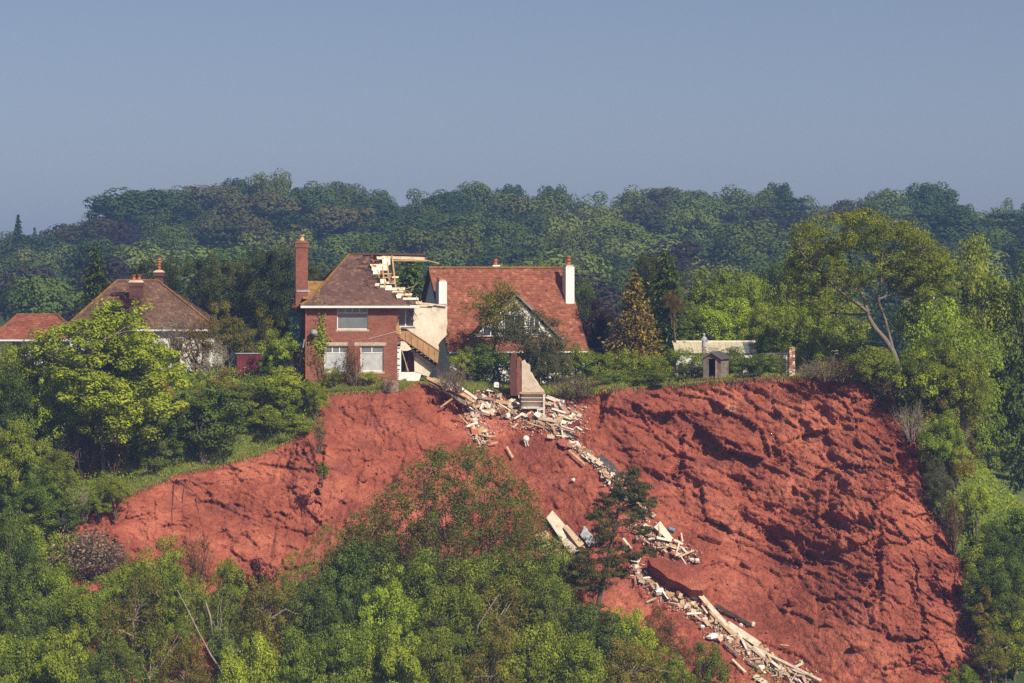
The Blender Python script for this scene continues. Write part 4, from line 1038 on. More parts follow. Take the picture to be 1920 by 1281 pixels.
for px, py, y, label in ((931, 722, 2.6, 'white cistern standing upright on the bare rim'), (986, 827, None, 'white basin lying alone on the smooth red chute')):
    p = P(px, py, y) if y is not None else cliff_at(px, py, 0.1)
    r = empty('cistern' if y is not None else 'basin', tuple(p)); tag(r, label, 'cistern' if y is not None else 'basin')
    if y is not None:
        MB().prism([(-0.17, -0.08, -0.15), (0.15, -0.08, -0.18), (0.18, -0.08, 0.12), (0.1, -0.08, 0.2), (-0.12, -0.08, 0.21), (-0.18, -0.08, 0.12)], (0, 0.2, 0)).build('tank', 'white_ceramic', r)
        MB().box(0.02, 0.08, -0.1, -0.083, -0.05, 0.02).build('lever_hole', 'black_plastic', r)
    else:
        MB().tube([(0, -0.28, 0.0), (0, -0.22, 0.05), (0, -0.05, 0.12), (0, 0.1, 0.12)], [0.10, 0.22, 0.25, 0.12], 14).build('bowl', 'white_ceramic', r, True)
        for dx in (-0.1, 0.06): MB().bar((dx, -0.25, -0.02), (dx + 0.12, -0.3, -0.38), 0.06, 0.05).build('bracket', 'pale_board', r)

tarp = MB(); rng_ = np.random.default_rng(4); n_ = 26
for i in range(n_ + 1):
    for j in range(5):
        q = P(1378 + 54 * i / n_, 704, -1.6 + 0.22 * j - 0.9 * i / n_); z = upper_z(q.x, q.y)
        tarp.v.append((q.x, q.y, max(z, q.z - 0.05) + 0.12 + 0.16 * rng_.random() * math.sin(math.pi * (j + .5) / 5)))
for i in range(n_):
    for j in range(4): tarp.f.append((i * 5 + j, (i + 1) * 5 + j, (i + 1) * 5 + j + 1, i * 5 + j + 1))
tag(tarp.build('plastic_sheet', 'black_plastic'), 'crumpled black plastic sheet on the rim beyond the shed', 'plastic sheet')
# ------------------------------------------------------------------ foliage and bark materials
def mat_leaf(name, dark, light, trans=0.30, gloss=0.012, hue_var=0.02, dead=None):
    m, nt, n, l, out = new_mat(name)
    at = n.new('ShaderNodeAttribute'); at.attribute_name = 'tone'
    oi = n.new('ShaderNodeObjectInfo')
    stops = [(0.0, dark), (1.0, light)] if dead is None else [(0.0, dark), (0.82, light), (0.9, dead)]
    col = ramp(nt, at.outputs['Fac'], stops)
    hs = n.new('ShaderNodeHueSaturation')
    l.new(col, hs.inputs['Color'])
    mr = n.new('ShaderNodeMapRange'); mr.inputs[3].default_value = 0.5 - hue_var; mr.inputs[4].default_value = 0.5 + hue_var * 0.15
    l.new(oi.outputs['Random'], mr.inputs[0]); l.new(mr.outputs[0], hs.inputs['Hue'])
    mv = n.new('ShaderNodeMapRange'); mv.inputs[3].default_value = 0.72; mv.inputs[4].default_value = 1.32
    l.new(math_node(nt, 'FRACT', math_node(nt, 'MULTIPLY', oi.outputs['Random'], 7.31)), mv.inputs[0]); l.new(mv.outputs[0], hs.inputs['Value'])
    df = n.new('ShaderNodeBsdfDiffuse'); tr = n.new('ShaderNodeBsdfTranslucent'); gl = n.new('ShaderNodeBsdfGlossy')
    gl.inputs['Roughness'].default_value = 0.5
    l.new(hs.outputs[0], df.inputs['Color'])
    l.new(mixc(nt, 1.0, hs.outputs[0], (1.25, 1.25, 0.6), 'MULTIPLY'), tr.inputs['Color'])
    mx = n.new('ShaderNodeMixShader'); mx.inputs[0].default_value = trans
    l.new(df.outputs[0], mx.inputs[1]); l.new(tr.outputs[0], mx.inputs[2])
    mg = n.new('ShaderNodeMixShader'); mg.inputs[0].default_value = gloss
    l.new(mx.outputs[0], mg.inputs[1]); l.new(gl.outputs[0], mg.inputs[2])
    l.new(mg.outputs[0], out.inputs['Surface'])
    MAT[name] = m

mat_leaf('leaf_lime', (0.1405, 0.1948, 0.0136), (0.3241, 0.4007, 0.0292), 0.36)
mat_leaf('leaf_green', (0.1025, 0.1505, 0.013), (0.2562, 0.3158, 0.0281), 0.33)
mat_leaf('leaf_dark', (0.0494, 0.0877, 0.0121), (0.1401, 0.1966, 0.0243), 0.25)
mat_leaf('leaf_olive', (0.125, 0.120, 0.014), (0.27, 0.235, 0.028), 0.33)
mat_leaf('leaf_grey', (0.085, 0.095, 0.032), (0.18, 0.185, 0.070), 0.28)
mat_leaf('leaf_pine', (0.0432, 0.0504, 0.012), (0.132, 0.1296, 0.0216), 0.15, 0.01)
mat_leaf('leaf_gold', (0.1547, 0.1263, 0.0185), (0.4046, 0.3125, 0.0385), 0.22)
mat_leaf('leaf_purple', (0.028, 0.012, 0.014), (0.075, 0.030, 0.028), 0.2)
mat_leaf('leaf_rust', (0.13, 0.080, 0.018), (0.27, 0.175, 0.036), 0.28)
mat_leaf('leaf_blossom', (0.07, 0.11, 0.018), (0.16, 0.21, 0.035), 0.28, dead=(0.62, 0.60, 0.50))
mat_leaf('grass_blade', (0.110, 0.150, 0.018), (0.27, 0.28, 0.050), 0.33, dead=(0.30, 0.24, 0.11))
mat_leaf('leaf_wood', (0.0515, 0.0862, 0.0133), (0.1073, 0.154, 0.0247), 0.22, 0.0)
mat_leaf('leaf_wooddark', (0.0286, 0.055, 0.012), (0.0682, 0.1078, 0.02), 0.18, 0.0)
mat_leaf('leaf_woodlime', (0.0901, 0.1232, 0.0209), (0.1587, 0.198, 0.0361), 0.22, 0.0)
mat_leaf('leaf_woodbrown', (0.0585, 0.0624, 0.0209), (0.1092, 0.108, 0.0342), 0.22, 0.0)
mat_leaf('leaf_woodpurple', (0.030, 0.026, 0.022), (0.060, 0.042, 0.034), 0.15, 0.0)
mat_leaf('leaf_dry', (0.13, 0.085, 0.055), (0.30, 0.215, 0.15), 0.1, 0.0)
mat_leaf('leaf_cypress', (0.030, 0.042, 0.012), (0.085, 0.098, 0.024), 0.12, 0.01)
mat_leaf('leaf_sallow', (0.075, 0.115, 0.014), (0.195, 0.25, 0.030), 0.3)
def mat_bark(name, a, b):
    m, nt, n, l, out = new_mat(name)
    v = coords(nt, 'Object', (1, 1, 0.3))
    f = noise_node(nt, v, 9, 4, 0.7)
    principled(nt, out, ramp(nt, f, [(0.3, a), (0.7, b)]), 0.9, bump(nt, f, 0.6, 0.03), 0.1)
    MAT[name] = m
mat_bark('bark', (0.055, 0.042, 0.03), (0.15, 0.12, 0.09))
mat_bark('bark_pale', (0.16, 0.125, 0.095), (0.34, 0.28, 0.22))
mat_bark('bark_mid', (0.10, 0.08, 0.06), (0.23, 0.19, 0.145))
mat_bark('twig', (0.085, 0.058, 0.04), (0.22, 0.16, 0.11))
mat_bark('twig_red', (0.075, 0.04, 0.028), (0.17, 0.095, 0.06))

# ------------------------------------------------------------------ leaves
def leaf_mesh(name, pos, axis, face, length, width, tone, mat):
    """One rhombic leaf per row: pos its middle, axis along it, face roughly its upper side."""
    axis = unit(axis); side = unit(np.cross(axis, face)); L = length[:, None] / 2; Wd = width[:, None] / 2
    nrm = np.cross(side, axis)
    v = np.stack([pos - axis * L, pos + side * Wd + nrm * Wd * 0.25, pos + axis * L, pos - side * Wd + nrm * Wd * 0.25], 1)
    F = np.arange(len(pos) * 4).reshape(-1, 4)
    me = array_mesh(name, v.reshape(-1, 3), F, mat, smooth_shade=False)
    a = me.attributes.new('tone', 'FLOAT', 'FACE'); a.data.foreach_set('value', np.clip(tone, 0, 1).astype(np.float32))
    return me

def clump_leaves(centers, radii, per, size, rng, flat=0.75, up=0.5, narrow=0.5, droop=0.0, hollow=0.55, jit=0.42, tvar=0.35, tjit=0.10):
    """Leaves in little shells round each centre; returns arrays."""
    n = len(centers); tot = n * per
    ci = np.repeat(np.arange(n), per)
    d = unit(rng.normal(size=(tot, 3)))
    r = (hollow + (1 - hollow) * rng.random(tot) ** 0.7)[:, None] * radii[ci][:, None]
    off = d * r; off[:, 2] *= flat
    pos = centers[ci] + off
    face = unit(d + np.array([0, 0, up]) + jit * rng.normal(size=(tot, 3)))
    ax = unit(np.cross(face, rng.normal(size=(tot, 3))) + np.array([0, 0, -droop]))
    ln = size * rng.uniform(0.65, 1.3, tot); wd = ln * narrow * rng.uniform(0.8, 1.2, tot)
    tone = np.repeat(rng.uniform(0.45 - tvar, 0.45 + tvar, n), per) + rng.normal(size=tot) * tjit
    return pos, ax, face, ln, wd, tone

def limb(mb, a, b, r0, r1, rng, bend=0.18, seg=5, sides=5, sag=0.0):
    a = np.array(a, float); b = np.array(b, float); L = np.linalg.norm(b - a)
    off = rng.normal(size=3) * bend * L; pts = []
    for k in range(seg + 1):
        t = k / seg
        p = a + (b - a) * t + off * math.sin(math.pi * t) * (0.6 if k else 0)
        p[2] -= sag * L * math.sin(math.pi * t)
        if 0 < k < seg: p = p + rng.normal(size=3) * L * 0.025
        pts.append(p)
    mb.tube(pts, [r0 + (r1 - r0) * (k / seg) for k in range(seg + 1)], sides, cap=False)
    return pts

TEMPL = {}
def register(kind, trunk, crown, bark, h, w):
    t = trunk.mesh(kind + '_trunk', bark, True) if isinstance(trunk, MB) else trunk
    me = crown or t
    co = np.empty(len(me.vertices) * 3, np.float32); me.vertices.foreach_get('co', co); co = co.reshape(-1, 3)
    h = float(np.percentile(co[:, 2], 99.7)); w = 2 * float(np.percentile(np.hypot(co[:, 0], co[:, 1]), 96))
    TEMPL.setdefault(kind, []).append((t, crown, h, w))

def broadleaf(kind, mat, bark, h, w, n_clump, per, leaf, seed, base=0.3, rc=0.5, lumps=5, flat=0.75, up=0.5, narrow=0.5, sparse=0.0, multi=1, droop=0.0, limb_r=1.0, top_bias=0.0, lean=0.0, jit=0.42, tvar=0.35, hollow=0.55, tjit=0.10):
    """Broadleaved tree or shrub: clumps gathered on several uneven lobes, each clump on a limb."""
    rng = np.random.default_rng(seed)
    if not kind.startswith('wood'): leaf *= 0.63; per = int(per * 2.35)
    lob = []
    for k in range(lumps):
        a = 2 * math.pi * (k + rng.uniform(-.3, .3)) / lumps; q = rng.uniform(0.15, 0.62)
        lob.append((math.cos(a) * q * w / 2, math.sin(a) * q * w / 2, h * (base + (1 - base) * rng.uniform(0.30, 0.72)), w * rng.uniform(0.20, 0.34), h * (1 - base) * rng.uniform(0.20, 0.34)))
    lob.append((rng.uniform(-.1, .1) * w, rng.uniform(-.1, .1) * w, h * (base + (1 - base) * 0.70), w * 0.27, h * (1 - base) * 0.30))
    lob.append((0, 0, h * (base + (1 - base) * 0.42), w * 0.36, h * (1 - base) * 0.34))
    lob = np.array(lob)
    li = rng.integers(0, len(lob), n_clump)
    d = unit(rng.normal(size=(n_clump, 3)) + np.array([0, 0, 0.25 + top_bias])); r = rng.uniform(0.55, 1.0, n_clump) ** 0.6
    r = np.where(rng.random(n_clump) < 0.10, r * rng.uniform(1.05, 1.3, n_clump), r)
    c = lob[li, :3] + d * r[:, None] * np.stack([lob[li, 3], lob[li, 3], lob[li, 4]], -1)
    c[:, 2] = np.clip(c[:, 2], h * base * 0.9 + 0.15, h - rc * 0.35)
    c[:, 0] += lean * c[:, 2]
    if sparse: c = c[rng.random(len(c)) > sparse]
    rad_ = rc * rng.uniform(0.6, 1.3, len(c))
    pos, ax, fc, ln, wd, tone = clump_leaves(c, rad_, per, leaf, rng, flat, up, narrow, droop, jit=jit, tvar=tvar, hollow=hollow, tjit=tjit)
    pos[:, 2] = np.maximum(pos[:, 2], 0.05)
    crown = leaf_mesh(kind + '_crown', pos, ax, fc, ln, wd, tone, mat)
    mb = MB()
    tr = 0.022 * h * limb_r + 0.02
    forks = []
    for s in range(multi):
        ang = rng.uniform(0, 6.28); sp = (0.0 if multi == 1 else 0.16 * w)
        foot = np.array([math.cos(ang) * sp * 0.25, math.sin(ang) * sp * 0.25, -0.4]); top = np.array([math.cos(ang) * sp + lean * h * .6, math.sin(ang) * sp, h * (base + (1 - base) * 0.62)])
        forks += limb(mb, foot, top, tr, tr * 0.35, rng, 0.06, 7, 7)[2:]
    forks = np.array(forks)
    pick = rng.permutation(len(c))[:max(10, len(c) // 3)]
    for i in pick:
        below = forks[forks[:, 2] < c[i, 2] + 0.1]
        cand = below if len(below) else forks[:1]
        j = np.argmin(((cand - c[i]) ** 2).sum(1) + 0.4 * rng.random(len(cand)) * w)
        limb(mb, cand[j], c[i], tr * 0.36, tr * 0.09, rng, 0.12, 4, 4)
    register(kind, mb, crown, bark, h, w)

def conifer(kind, mat, h, w, levels, per_level, leaf, seed, bark='bark', droop=0.25, narrow=0.35, spray=26, power=0.8, layered=False, base=0.04, ragged=0.2):
    rng = np.random.default_rng(seed); P_, A_, F_, T_ = [], [], [], []
    mb = MB(); mb.tube([(0, 0, -0.4), (0.02 * h * 0.3, 0, h * 0.5), (0, 0, h * 0.98)], [0.022 * h + .03, 0.013 * h + .02, 0.01], 7)
    for k in range(levels):
        t = (k + rng.uniform(-.3, .3)) / levels; t = min(max(t, 0), 0.985)
        z = h * (base + (1 - base) * t); R = w / 2 * max((1 - t), 0.02) ** power * rng.uniform(1 - ragged, 1 + ragged * 0.6)
        if layered: R = w / 2 * (0.35 + 0.65 * math.sin(math.pi * min(1, 0.18 + 0.82 * t)) ** 0.7) * rng.uniform(0.7, 1.1)
        nb = max(3, int(per_level * (0.4 + R / (w / 2))))
        for b in range(nb):
            a = rng.uniform(0, 6.283); r = R * rng.uniform(0.6, 1.05)
            e = np.array([math.cos(a) * r, math.sin(a) * r, z - droop * r * (1 if not layered else 0.1) + (0.0 if not layered else rng.uniform(-.2, .2))])
            if layered or b % 3 == 0: limb(mb, (0, 0, z), e, 0.006 * h * (1 - t) + .012, 0.008, rng, 0.05, 3, 4)
            m = int(spray * (0.35 + 0.65 * r / (w / 2)))
            q = rng.random(m) ** 0.55; s = np.outer(q, e - np.array([0, 0, z])) + np.array([0, 0, z])
            wid = (0.10 + 0.16 * q)[:, None] * max(R, .25) * (1.0 if layered else 0.8)
            s = s + rng.normal(size=(m, 3)) * wid * np.array([1, 1, 0.28 if layered else 0.5])
            P_.append(s); dirv = unit(np.tile(e - np.array([0, 0, z]), (m, 1)) + rng.normal(size=(m, 3)) * 0.5 * max(r, .2)); A_.append(dirv + np.array([0, 0, -droop * 0.5]))
            F_.append(np.array([0, 0, 1.0]) + rng.normal(size=(m, 3)) * 0.45); T_.append(np.full(m, rng.uniform(0.15, 0.85)) + rng.normal(size=m) * 0.15)
    P_, A_, F_, T_ = map(np.concatenate, (P_, A_, F_, T_)); n = len(P_)
    ln = leaf * rng.uniform(0.7, 1.3, n)
    register(kind, mb, leaf_mesh(kind + '_crown', P_, A_, F_, ln, ln * narrow, T_, mat), bark, h, w)

def brush(kind, bark, h, w, stems, twigs, seed, mat=None, leaves=0, leaf=0.12, arch=0.5):
    """A thicket of thin stems and twigs, bare or with a few leaves."""
    rng = np.random.default_rng(seed); mb = MB(); tips = []
    for s in range(stems):
        a = rng.uniform(0, 6.283); q = rng.uniform(0.2, 1.0)
        foot = np.array([math.cos(a), math.sin(a), 0]) * w * 0.12 * rng.random() + np.array([0, 0, -0.1])
        tip = np.array([math.cos(a) * w / 2 * q, math.sin(a) * w / 2 * q, h * (1 - arch * q * q) * rng.uniform(0.65, 1.0)])
        pts = limb(mb, foot, tip, 0.012 * h + 0.010, 0.006, rng, 0.16, 6, 3, -0.12)
        tips += pts[2:]
        for k in range(twigs):
            p = pts[rng.integers(2, len(pts))]; L = rng.uniform(0.10, 0.30) * (h + w) / 2
            dv = unit(rng.normal(size=3) + np.array([0, 0, 0.35]) + 0.8 * unit(tip - foot)); e = p + dv * L; e[2] = max(e[2], 0.03)
            limb(mb, p, e, 0.010, 0.004, rng, 0.12, 3, 3); tips += [e, (p + e) / 2]
    crown = None
    if leaves:
        tips = np.array(tips); c = tips[rng.integers(0, len(tips), leaves)] + rng.normal(size=(leaves, 3)) * 0.10
        ln = leaf * rng.uniform(.6, 1.3, leaves)
        crown = leaf_mesh(kind + '_leaves', c, rng.normal(size=(leaves, 3)), rng.normal(size=(leaves, 3)) + np.array([0, 0, .8]), ln, ln * .5, rng.uniform(0, 1, leaves), mat)
    register(kind, mb, crown, bark, h, w)

# ------------------------------------------------------------------ one of each kind, a few variants
for s in range(2):
    broadleaf('lime_tree', 'leaf_lime', 'bark', 6.0, 5.4, 120, 75, 0.20, 100 + s, 0.22, 0.46, 6, up=0.8, narrow=0.6)
    broadleaf('green_tree', 'leaf_green', 'bark', 6.0, 5.2, 130, 80, 0.19, 110 + s, 0.16, 0.46, 6)
    broadleaf('dark_tree', 'leaf_dark', 'bark', 6.5, 5.6, 130, 85, 0.20, 120 + s, 0.12, 0.52, 6)
    broadleaf('lime_bush', 'leaf_lime', 'bark', 2.6, 3.0, 60, 70, 0.15, 130 + s, 0.05, 0.30, 5, up=0.7, multi=3)
    broadleaf('green_bush', 'leaf_green', 'bark', 2.6, 3.0, 60, 72, 0.15, 140 + s, 0.05, 0.31, 5, multi=3)
    broadleaf('dark_bush', 'leaf_dark', 'bark', 2.8, 3.2, 62, 76, 0.16, 150 + s, 0.04, 0.34, 5, multi=3)
    broadleaf('olive_bush', 'leaf_olive', 'bark', 2.8, 3.0, 62, 66, 0.15, 160 + s, 0.06, 0.30, 5, multi=3)
    broadleaf('wispy_tree', 'leaf_green', 'bark_pale', 5.5, 4.4, 120, 26, 0.17, 170 + s, 0.12, 0.36, 6, narrow=0.42, multi=4, limb_r=0.6, top_bias=0.3)
for s in range(2):
    broadleaf('grey_bush', 'leaf_grey', 'bark', 2.8, 2.8, 90, 70, 0.13, 180 + s, 0.06, 0.28, 6, narrow=0.28, multi=3, up=0.9)
    broadleaf('rust_bush', 'leaf_rust', 'twig_red', 2.6, 2.8, 70, 46, 0.13, 190 + s, 0.05, 0.28, 6, narrow=0.4, multi=4)
    broadleaf('purple_bush', 'leaf_purple', 'bark', 3.4, 2.6, 66, 75, 0.15, 200 + s, 0.05, 0.34, 5, multi=2)
    broadleaf('blossom_bush', 'leaf_blossom', 'bark', 2.6, 3.0, 60, 66, 0.15, 210 + s, 0.05, 0.30, 5, multi=3)
    broadleaf('olive_tree', 'leaf_olive', 'bark_pale', 6.0, 5.4, 120, 64, 0.18, 220 + s, 0.20, 0.44, 6)
    broadleaf('macrocarpa', 'leaf_cypress', 'bark', 6.5, 6.0, 130, 105, 0.22, 230 + s, 0.15, 0.52, 7, narrow=0.3, up=0.9, flat=0.6)
    brush('dry_brush', 'twig', 1.6, 2.6, 26, 9, 240 + s)
    brush('red_brush', 'twig_red', 2.2, 2.2, 24, 10, 250 + s, 'leaf_rust', 500, 0.11, 0.35)
    brush('grey_brush', 'bark_pale', 2.0, 3.0, 24, 11, 260 + s, 'leaf_grey', 250, 0.10)
    brush('dead_bush', 'twig', 2.4, 3.4, 70, 14, 280 + s, 'leaf_dry', 5200, 0.13, 0.55)
    brush('upright_brush', 'twig', 3.0, 2.2, 18, 9, 270 + s, 'leaf_green', 900, 0.13, 0.2)
conifer('gold_conifer', 'leaf_gold', 6.2, 4.0, 30, 15, 0.24, 300, droop=0.10, narrow=0.42, spray=34, power=0.75)
conifer('dark_cypress', 'leaf_dark', 7.4, 3.4, 34, 13, 0.26, 301, droop=0.15, narrow=0.36, spray=30, power=0.5)
conifer('spruce', 'leaf_wooddark', 9.0, 4.2, 30, 13, 0.6, 302, droop=0.35, narrow=0.5, spray=16)
WOOD = dict(up=0.25, narrow=1.0, jit=0.15, tvar=0.12, flat=0.92, hollow=0.82, tjit=0.05)
conifer('cedar', 'leaf_wooddark', 15.0, 14.0, 11, 15, 0.55, 303, droop=0.0, narrow=0.6, spray=90, layered=True, base=0.12)
broadleaf('wood_lime', 'leaf_woodlime', 'bark', 13.0, 14.0, 84, 190, 0.40, 330, 0.04, 1.9, 8, **WOOD)
broadleaf('wood_olive', 'leaf_woodbrown', 'bark', 13.0, 11.0, 70, 180, 0.40, 340, 0.06, 1.65, 7, **WOOD)
broadleaf('wood_purple', 'leaf_woodpurple', 'bark', 12.0, 10.0, 60, 180, 0.40, 350, 0.06, 1.6, 6, **WOOD)
for s in range(2):
    broadleaf('wood_green', 'leaf_wood', 'bark', 14.0, 13.5, 84, 200, 0.40, 310 + s, 0.05, 2.0, 8, **WOOD)
    broadleaf('wood_dark', 'leaf_wooddark', 'bark', 14.5, 12.5, 80, 200, 0.40, 320 + s, 0.05, 1.9, 7, **WOOD)
broadleaf('thin_olive_tree', 'leaf_olive', 'bark', 6.0, 4.8, 150, 30, 0.19, 361, 0.34, 0.40, 7, narrow=0.45, limb_r=0.7)

USED = {}
def plant(kind, px, top, width, y, label, where='upper', base_py=None, name=None, cat=None, group=None, rz=None):
    """Stand a plant of a kind so that its top and width come out as measured; its foot goes to the ground there."""
    v = TEMPL[kind]; k = USED.get(kind, 0); USED[kind] = k + 1
    trunk, crown, h, w = v[k % len(v)]
    c = P(px, top, y)
    if base_py is not None: zb = P(px, base_py, y).z
    elif where == 'upper': zb = upper_z(c.x, y)
    elif where == 'lower': zb = float(lower_f(np.array(c.x), np.array(y)))
    else: zb = float(hill_z(np.array(c.x), np.array(y)))
    H = max(c.z - zb, 0.5); Wm = width * S(y)
    nm = name or ('tree' if kind.endswith('tree') or kind.startswith('wood') else 'bush' if kind.endswith('bush') else kind)
    r = empty(nm, (c.x, y, zb))
    sx = Wm / w; sz = H / h; low = 0.0
    lim = 1.35 if 'bush' in kind else 1.8
    if sz > lim * sx:                       # tall ground clearance: keep the crown's shape, lengthen the trunk
        sz = lim * sx; low = H - sz * h
    rot = (k * 2.4 + px * 0.013) if rz is None else rz
    soft = 'bush' in kind or 'brush' in kind
    kids = [put('stem' if soft else 'trunk', trunk, r)]
    if crown is not None: kids.append(put('foliage' if soft else 'crown', crown, r))
    for o in kids:
        o.location = (0, 0, low); o.scale = (sx, sx, sz); o.rotation_euler = (0, 0, rot)
    if low > 0.3:
        rt = 0.022 * h * sx + 0.02
        MB().tube([(0, 0, -0.3), (0.06 * low, 0, low * 0.5), (0, 0, low + 0.3)], [rt * 1.25, rt * 1.1, rt], 7).build('lower_trunk', 'bark', r, True)
    tag(r, label, cat or ('tree' if nm not in ('bush', 'brush') and 'brush' not in kind and 'bush' not in kind else 'bush'), group)
    return r
# ------------------------------------------------------------------ the wood on the hill
HILL_KINDS = ['wood_green', 'wood_dark', 'wood_lime', 'wood_green', 'cedar', 'wood_dark', 'wood_olive', 'wood_green', 'wood_dark', 'wood_green', 'wood_dark', 'wood_green', 'wood_lime', 'wood_purple']
KIND_WORDS = {'wood_green': 'mid green broadleaf tree', 'wood_dark': 'dark green broadleaf tree', 'wood_lime': 'pale green broadleaf tree', 'wood_olive': 'brownish tree', 'wood_purple': 'dusky purple tree', 'cedar': 'dark layered cedar', 'spruce': 'pointed dark spruce'}
MARKS = [(60, 'the red bungalow roof'), (165, 'the ragged green tree'), (255, 'the two orange chimney pots'), (360, 'the dusky evergreen'), (475, 'the dark pine mass'),
         (563, 'the tall brick chimney'), (655, 'the hip of the torn roof'), (740, 'the bare rafters'), (800, 'the torn ridge end'), (870, 'the small white chimney'), (930, 'the pot on the red ridge'),
         (1000, 'the long red ridge'), (1068, 'the tall white chimney'), (1130, 'the copper tree'), (1190, 'the golden conifer'), (1260, 'the dark cypress'), (1340, 'the cream corrugated roof'),
         (1430, 'the white garden fence'), (1490, 'the lone brick pillar'), (1600, 'the big leaning tree'), (1700, 'the leaning trunk'), (1780, 'the white hawthorn'), (1860, 'the broad meadow tree'), (1950, 'the dark chestnut')]
TIERS = [(450, 0.0, 70, 'on the skyline', 112), (415, 0.13, 104, 'just under the skyline', 170), (370, 0.28, 116, 'high on the hill', 186), (325, 0.43, 126, 'halfway down the hill', 196),
         (275, 0.58, 134, 'low on the hill', 206), (225, 0.73, 140, 'near the hill foot', 212), (175, 0.90, 146, 'at the hill foot', 220)]
seen = {}
for ti, (ty, frac, step, words_, wid) in enumerate(TIERS):
    rng = np.random.default_rng(900 + ti); px = -40.0 + 23 * ti; i = 0
    while px < 1990:
        k = HILL_KINDS[int(rng.integers(0, len(HILL_KINDS)))]
        sky_top = float(np.interp(px, sky_px, sky_py))
        low = 545
        wq = wid * 0.36
        if not frac: sky_top = max(sky_top, float(np.interp(px - wq, sky_px, sky_py)) - 6, float(np.interp(px + wq, sky_px, sky_py)) - 6)
        top = sky_top + (low - sky_top) * frac + rng.uniform(-15, 15) * (1.0 if frac else 0.55) + (4 if not frac else 0)
        if not frac and (px < 90 or k == 'cedar'): k = 'wood_green'
        w = wid * rng.uniform(0.7, 1.3) * (0.9 if k == 'cedar' else 1)
        y = ty + rng.uniform(-22, 22)
        mk = min(MARKS, key=lambda m: abs(m[0] - px))[1]
        lab = f"{KIND_WORDS[k]} {words_}, above {mk}"
        if lab in seen: lab = lab.replace(' ' + words_, ', the fuller one ' + words_)
        seen[lab] = 1
        zb = None
        c = P(px, top, y)
        # a crown 12 to 16 m tall: the foot may stand below the ground line where the hill bulges
        hgt = 14.5 if k != 'wood_purple' else 12.5
        plant(k, px, top, w, y, lab, 'hill', base_py=top + hgt / S(y), name='cedar_tree' if k == 'cedar' else 'woodland_tree', cat='tree', group='trees of the wood on the hill')
        px += step * rng.uniform(0.75, 1.2); i += 1
for px, top, w in ((34, 404, 34), (65, 428, 30)):
    plant('spruce', px, top, w, 425, 'pointed dark spruce standing free of the wood, ' + ('taller of the two' if px < 50 else 'shorter of the two'), 'hill', base_py=top + 95, name='spruce_tree', cat='tree', group='two spruces at the end of the skyline')
# ------------------------------------------------------------------ trees and bushes round the houses and below the cliff
def ground_y(px, row):
    """How far back the ground on top lies at a photo pixel."""
    ys = np.linspace(-24, 80, 420); s = (D + ys) / D / K
    d = CZ + (HR - row) * s - upper((px - 960) * s, ys)
    i = np.nonzero((d[:-1] > 0) & (d[1:] <= 0))[0]
    return float(ys[i[0]]) if len(i) else 30.0

def own_tree(name, cat, label, root_p, pieces):
    r = empty(name, tuple(root_p)); tag(r, label, cat)
    for nm, me in pieces: put(nm, me, r)
    return r

# --- bright sycamore in front of the hipped house
broadleaf('sycamore', 'leaf_lime', 'bark_pale', 11.6, 8.4, 360, 58, 0.28, 501, 0.10, 0.58, 9, up=0.9, narrow=0.7, multi=2, limb_r=0.6, tvar=0.3, jit=0.4)
plant('sycamore', 212, 568, 262, ground_y(212, 893), 'large bright green sycamore with pale trunk on the grassy slope', name='sycamore_tree', cat='tree', rz=0.4)

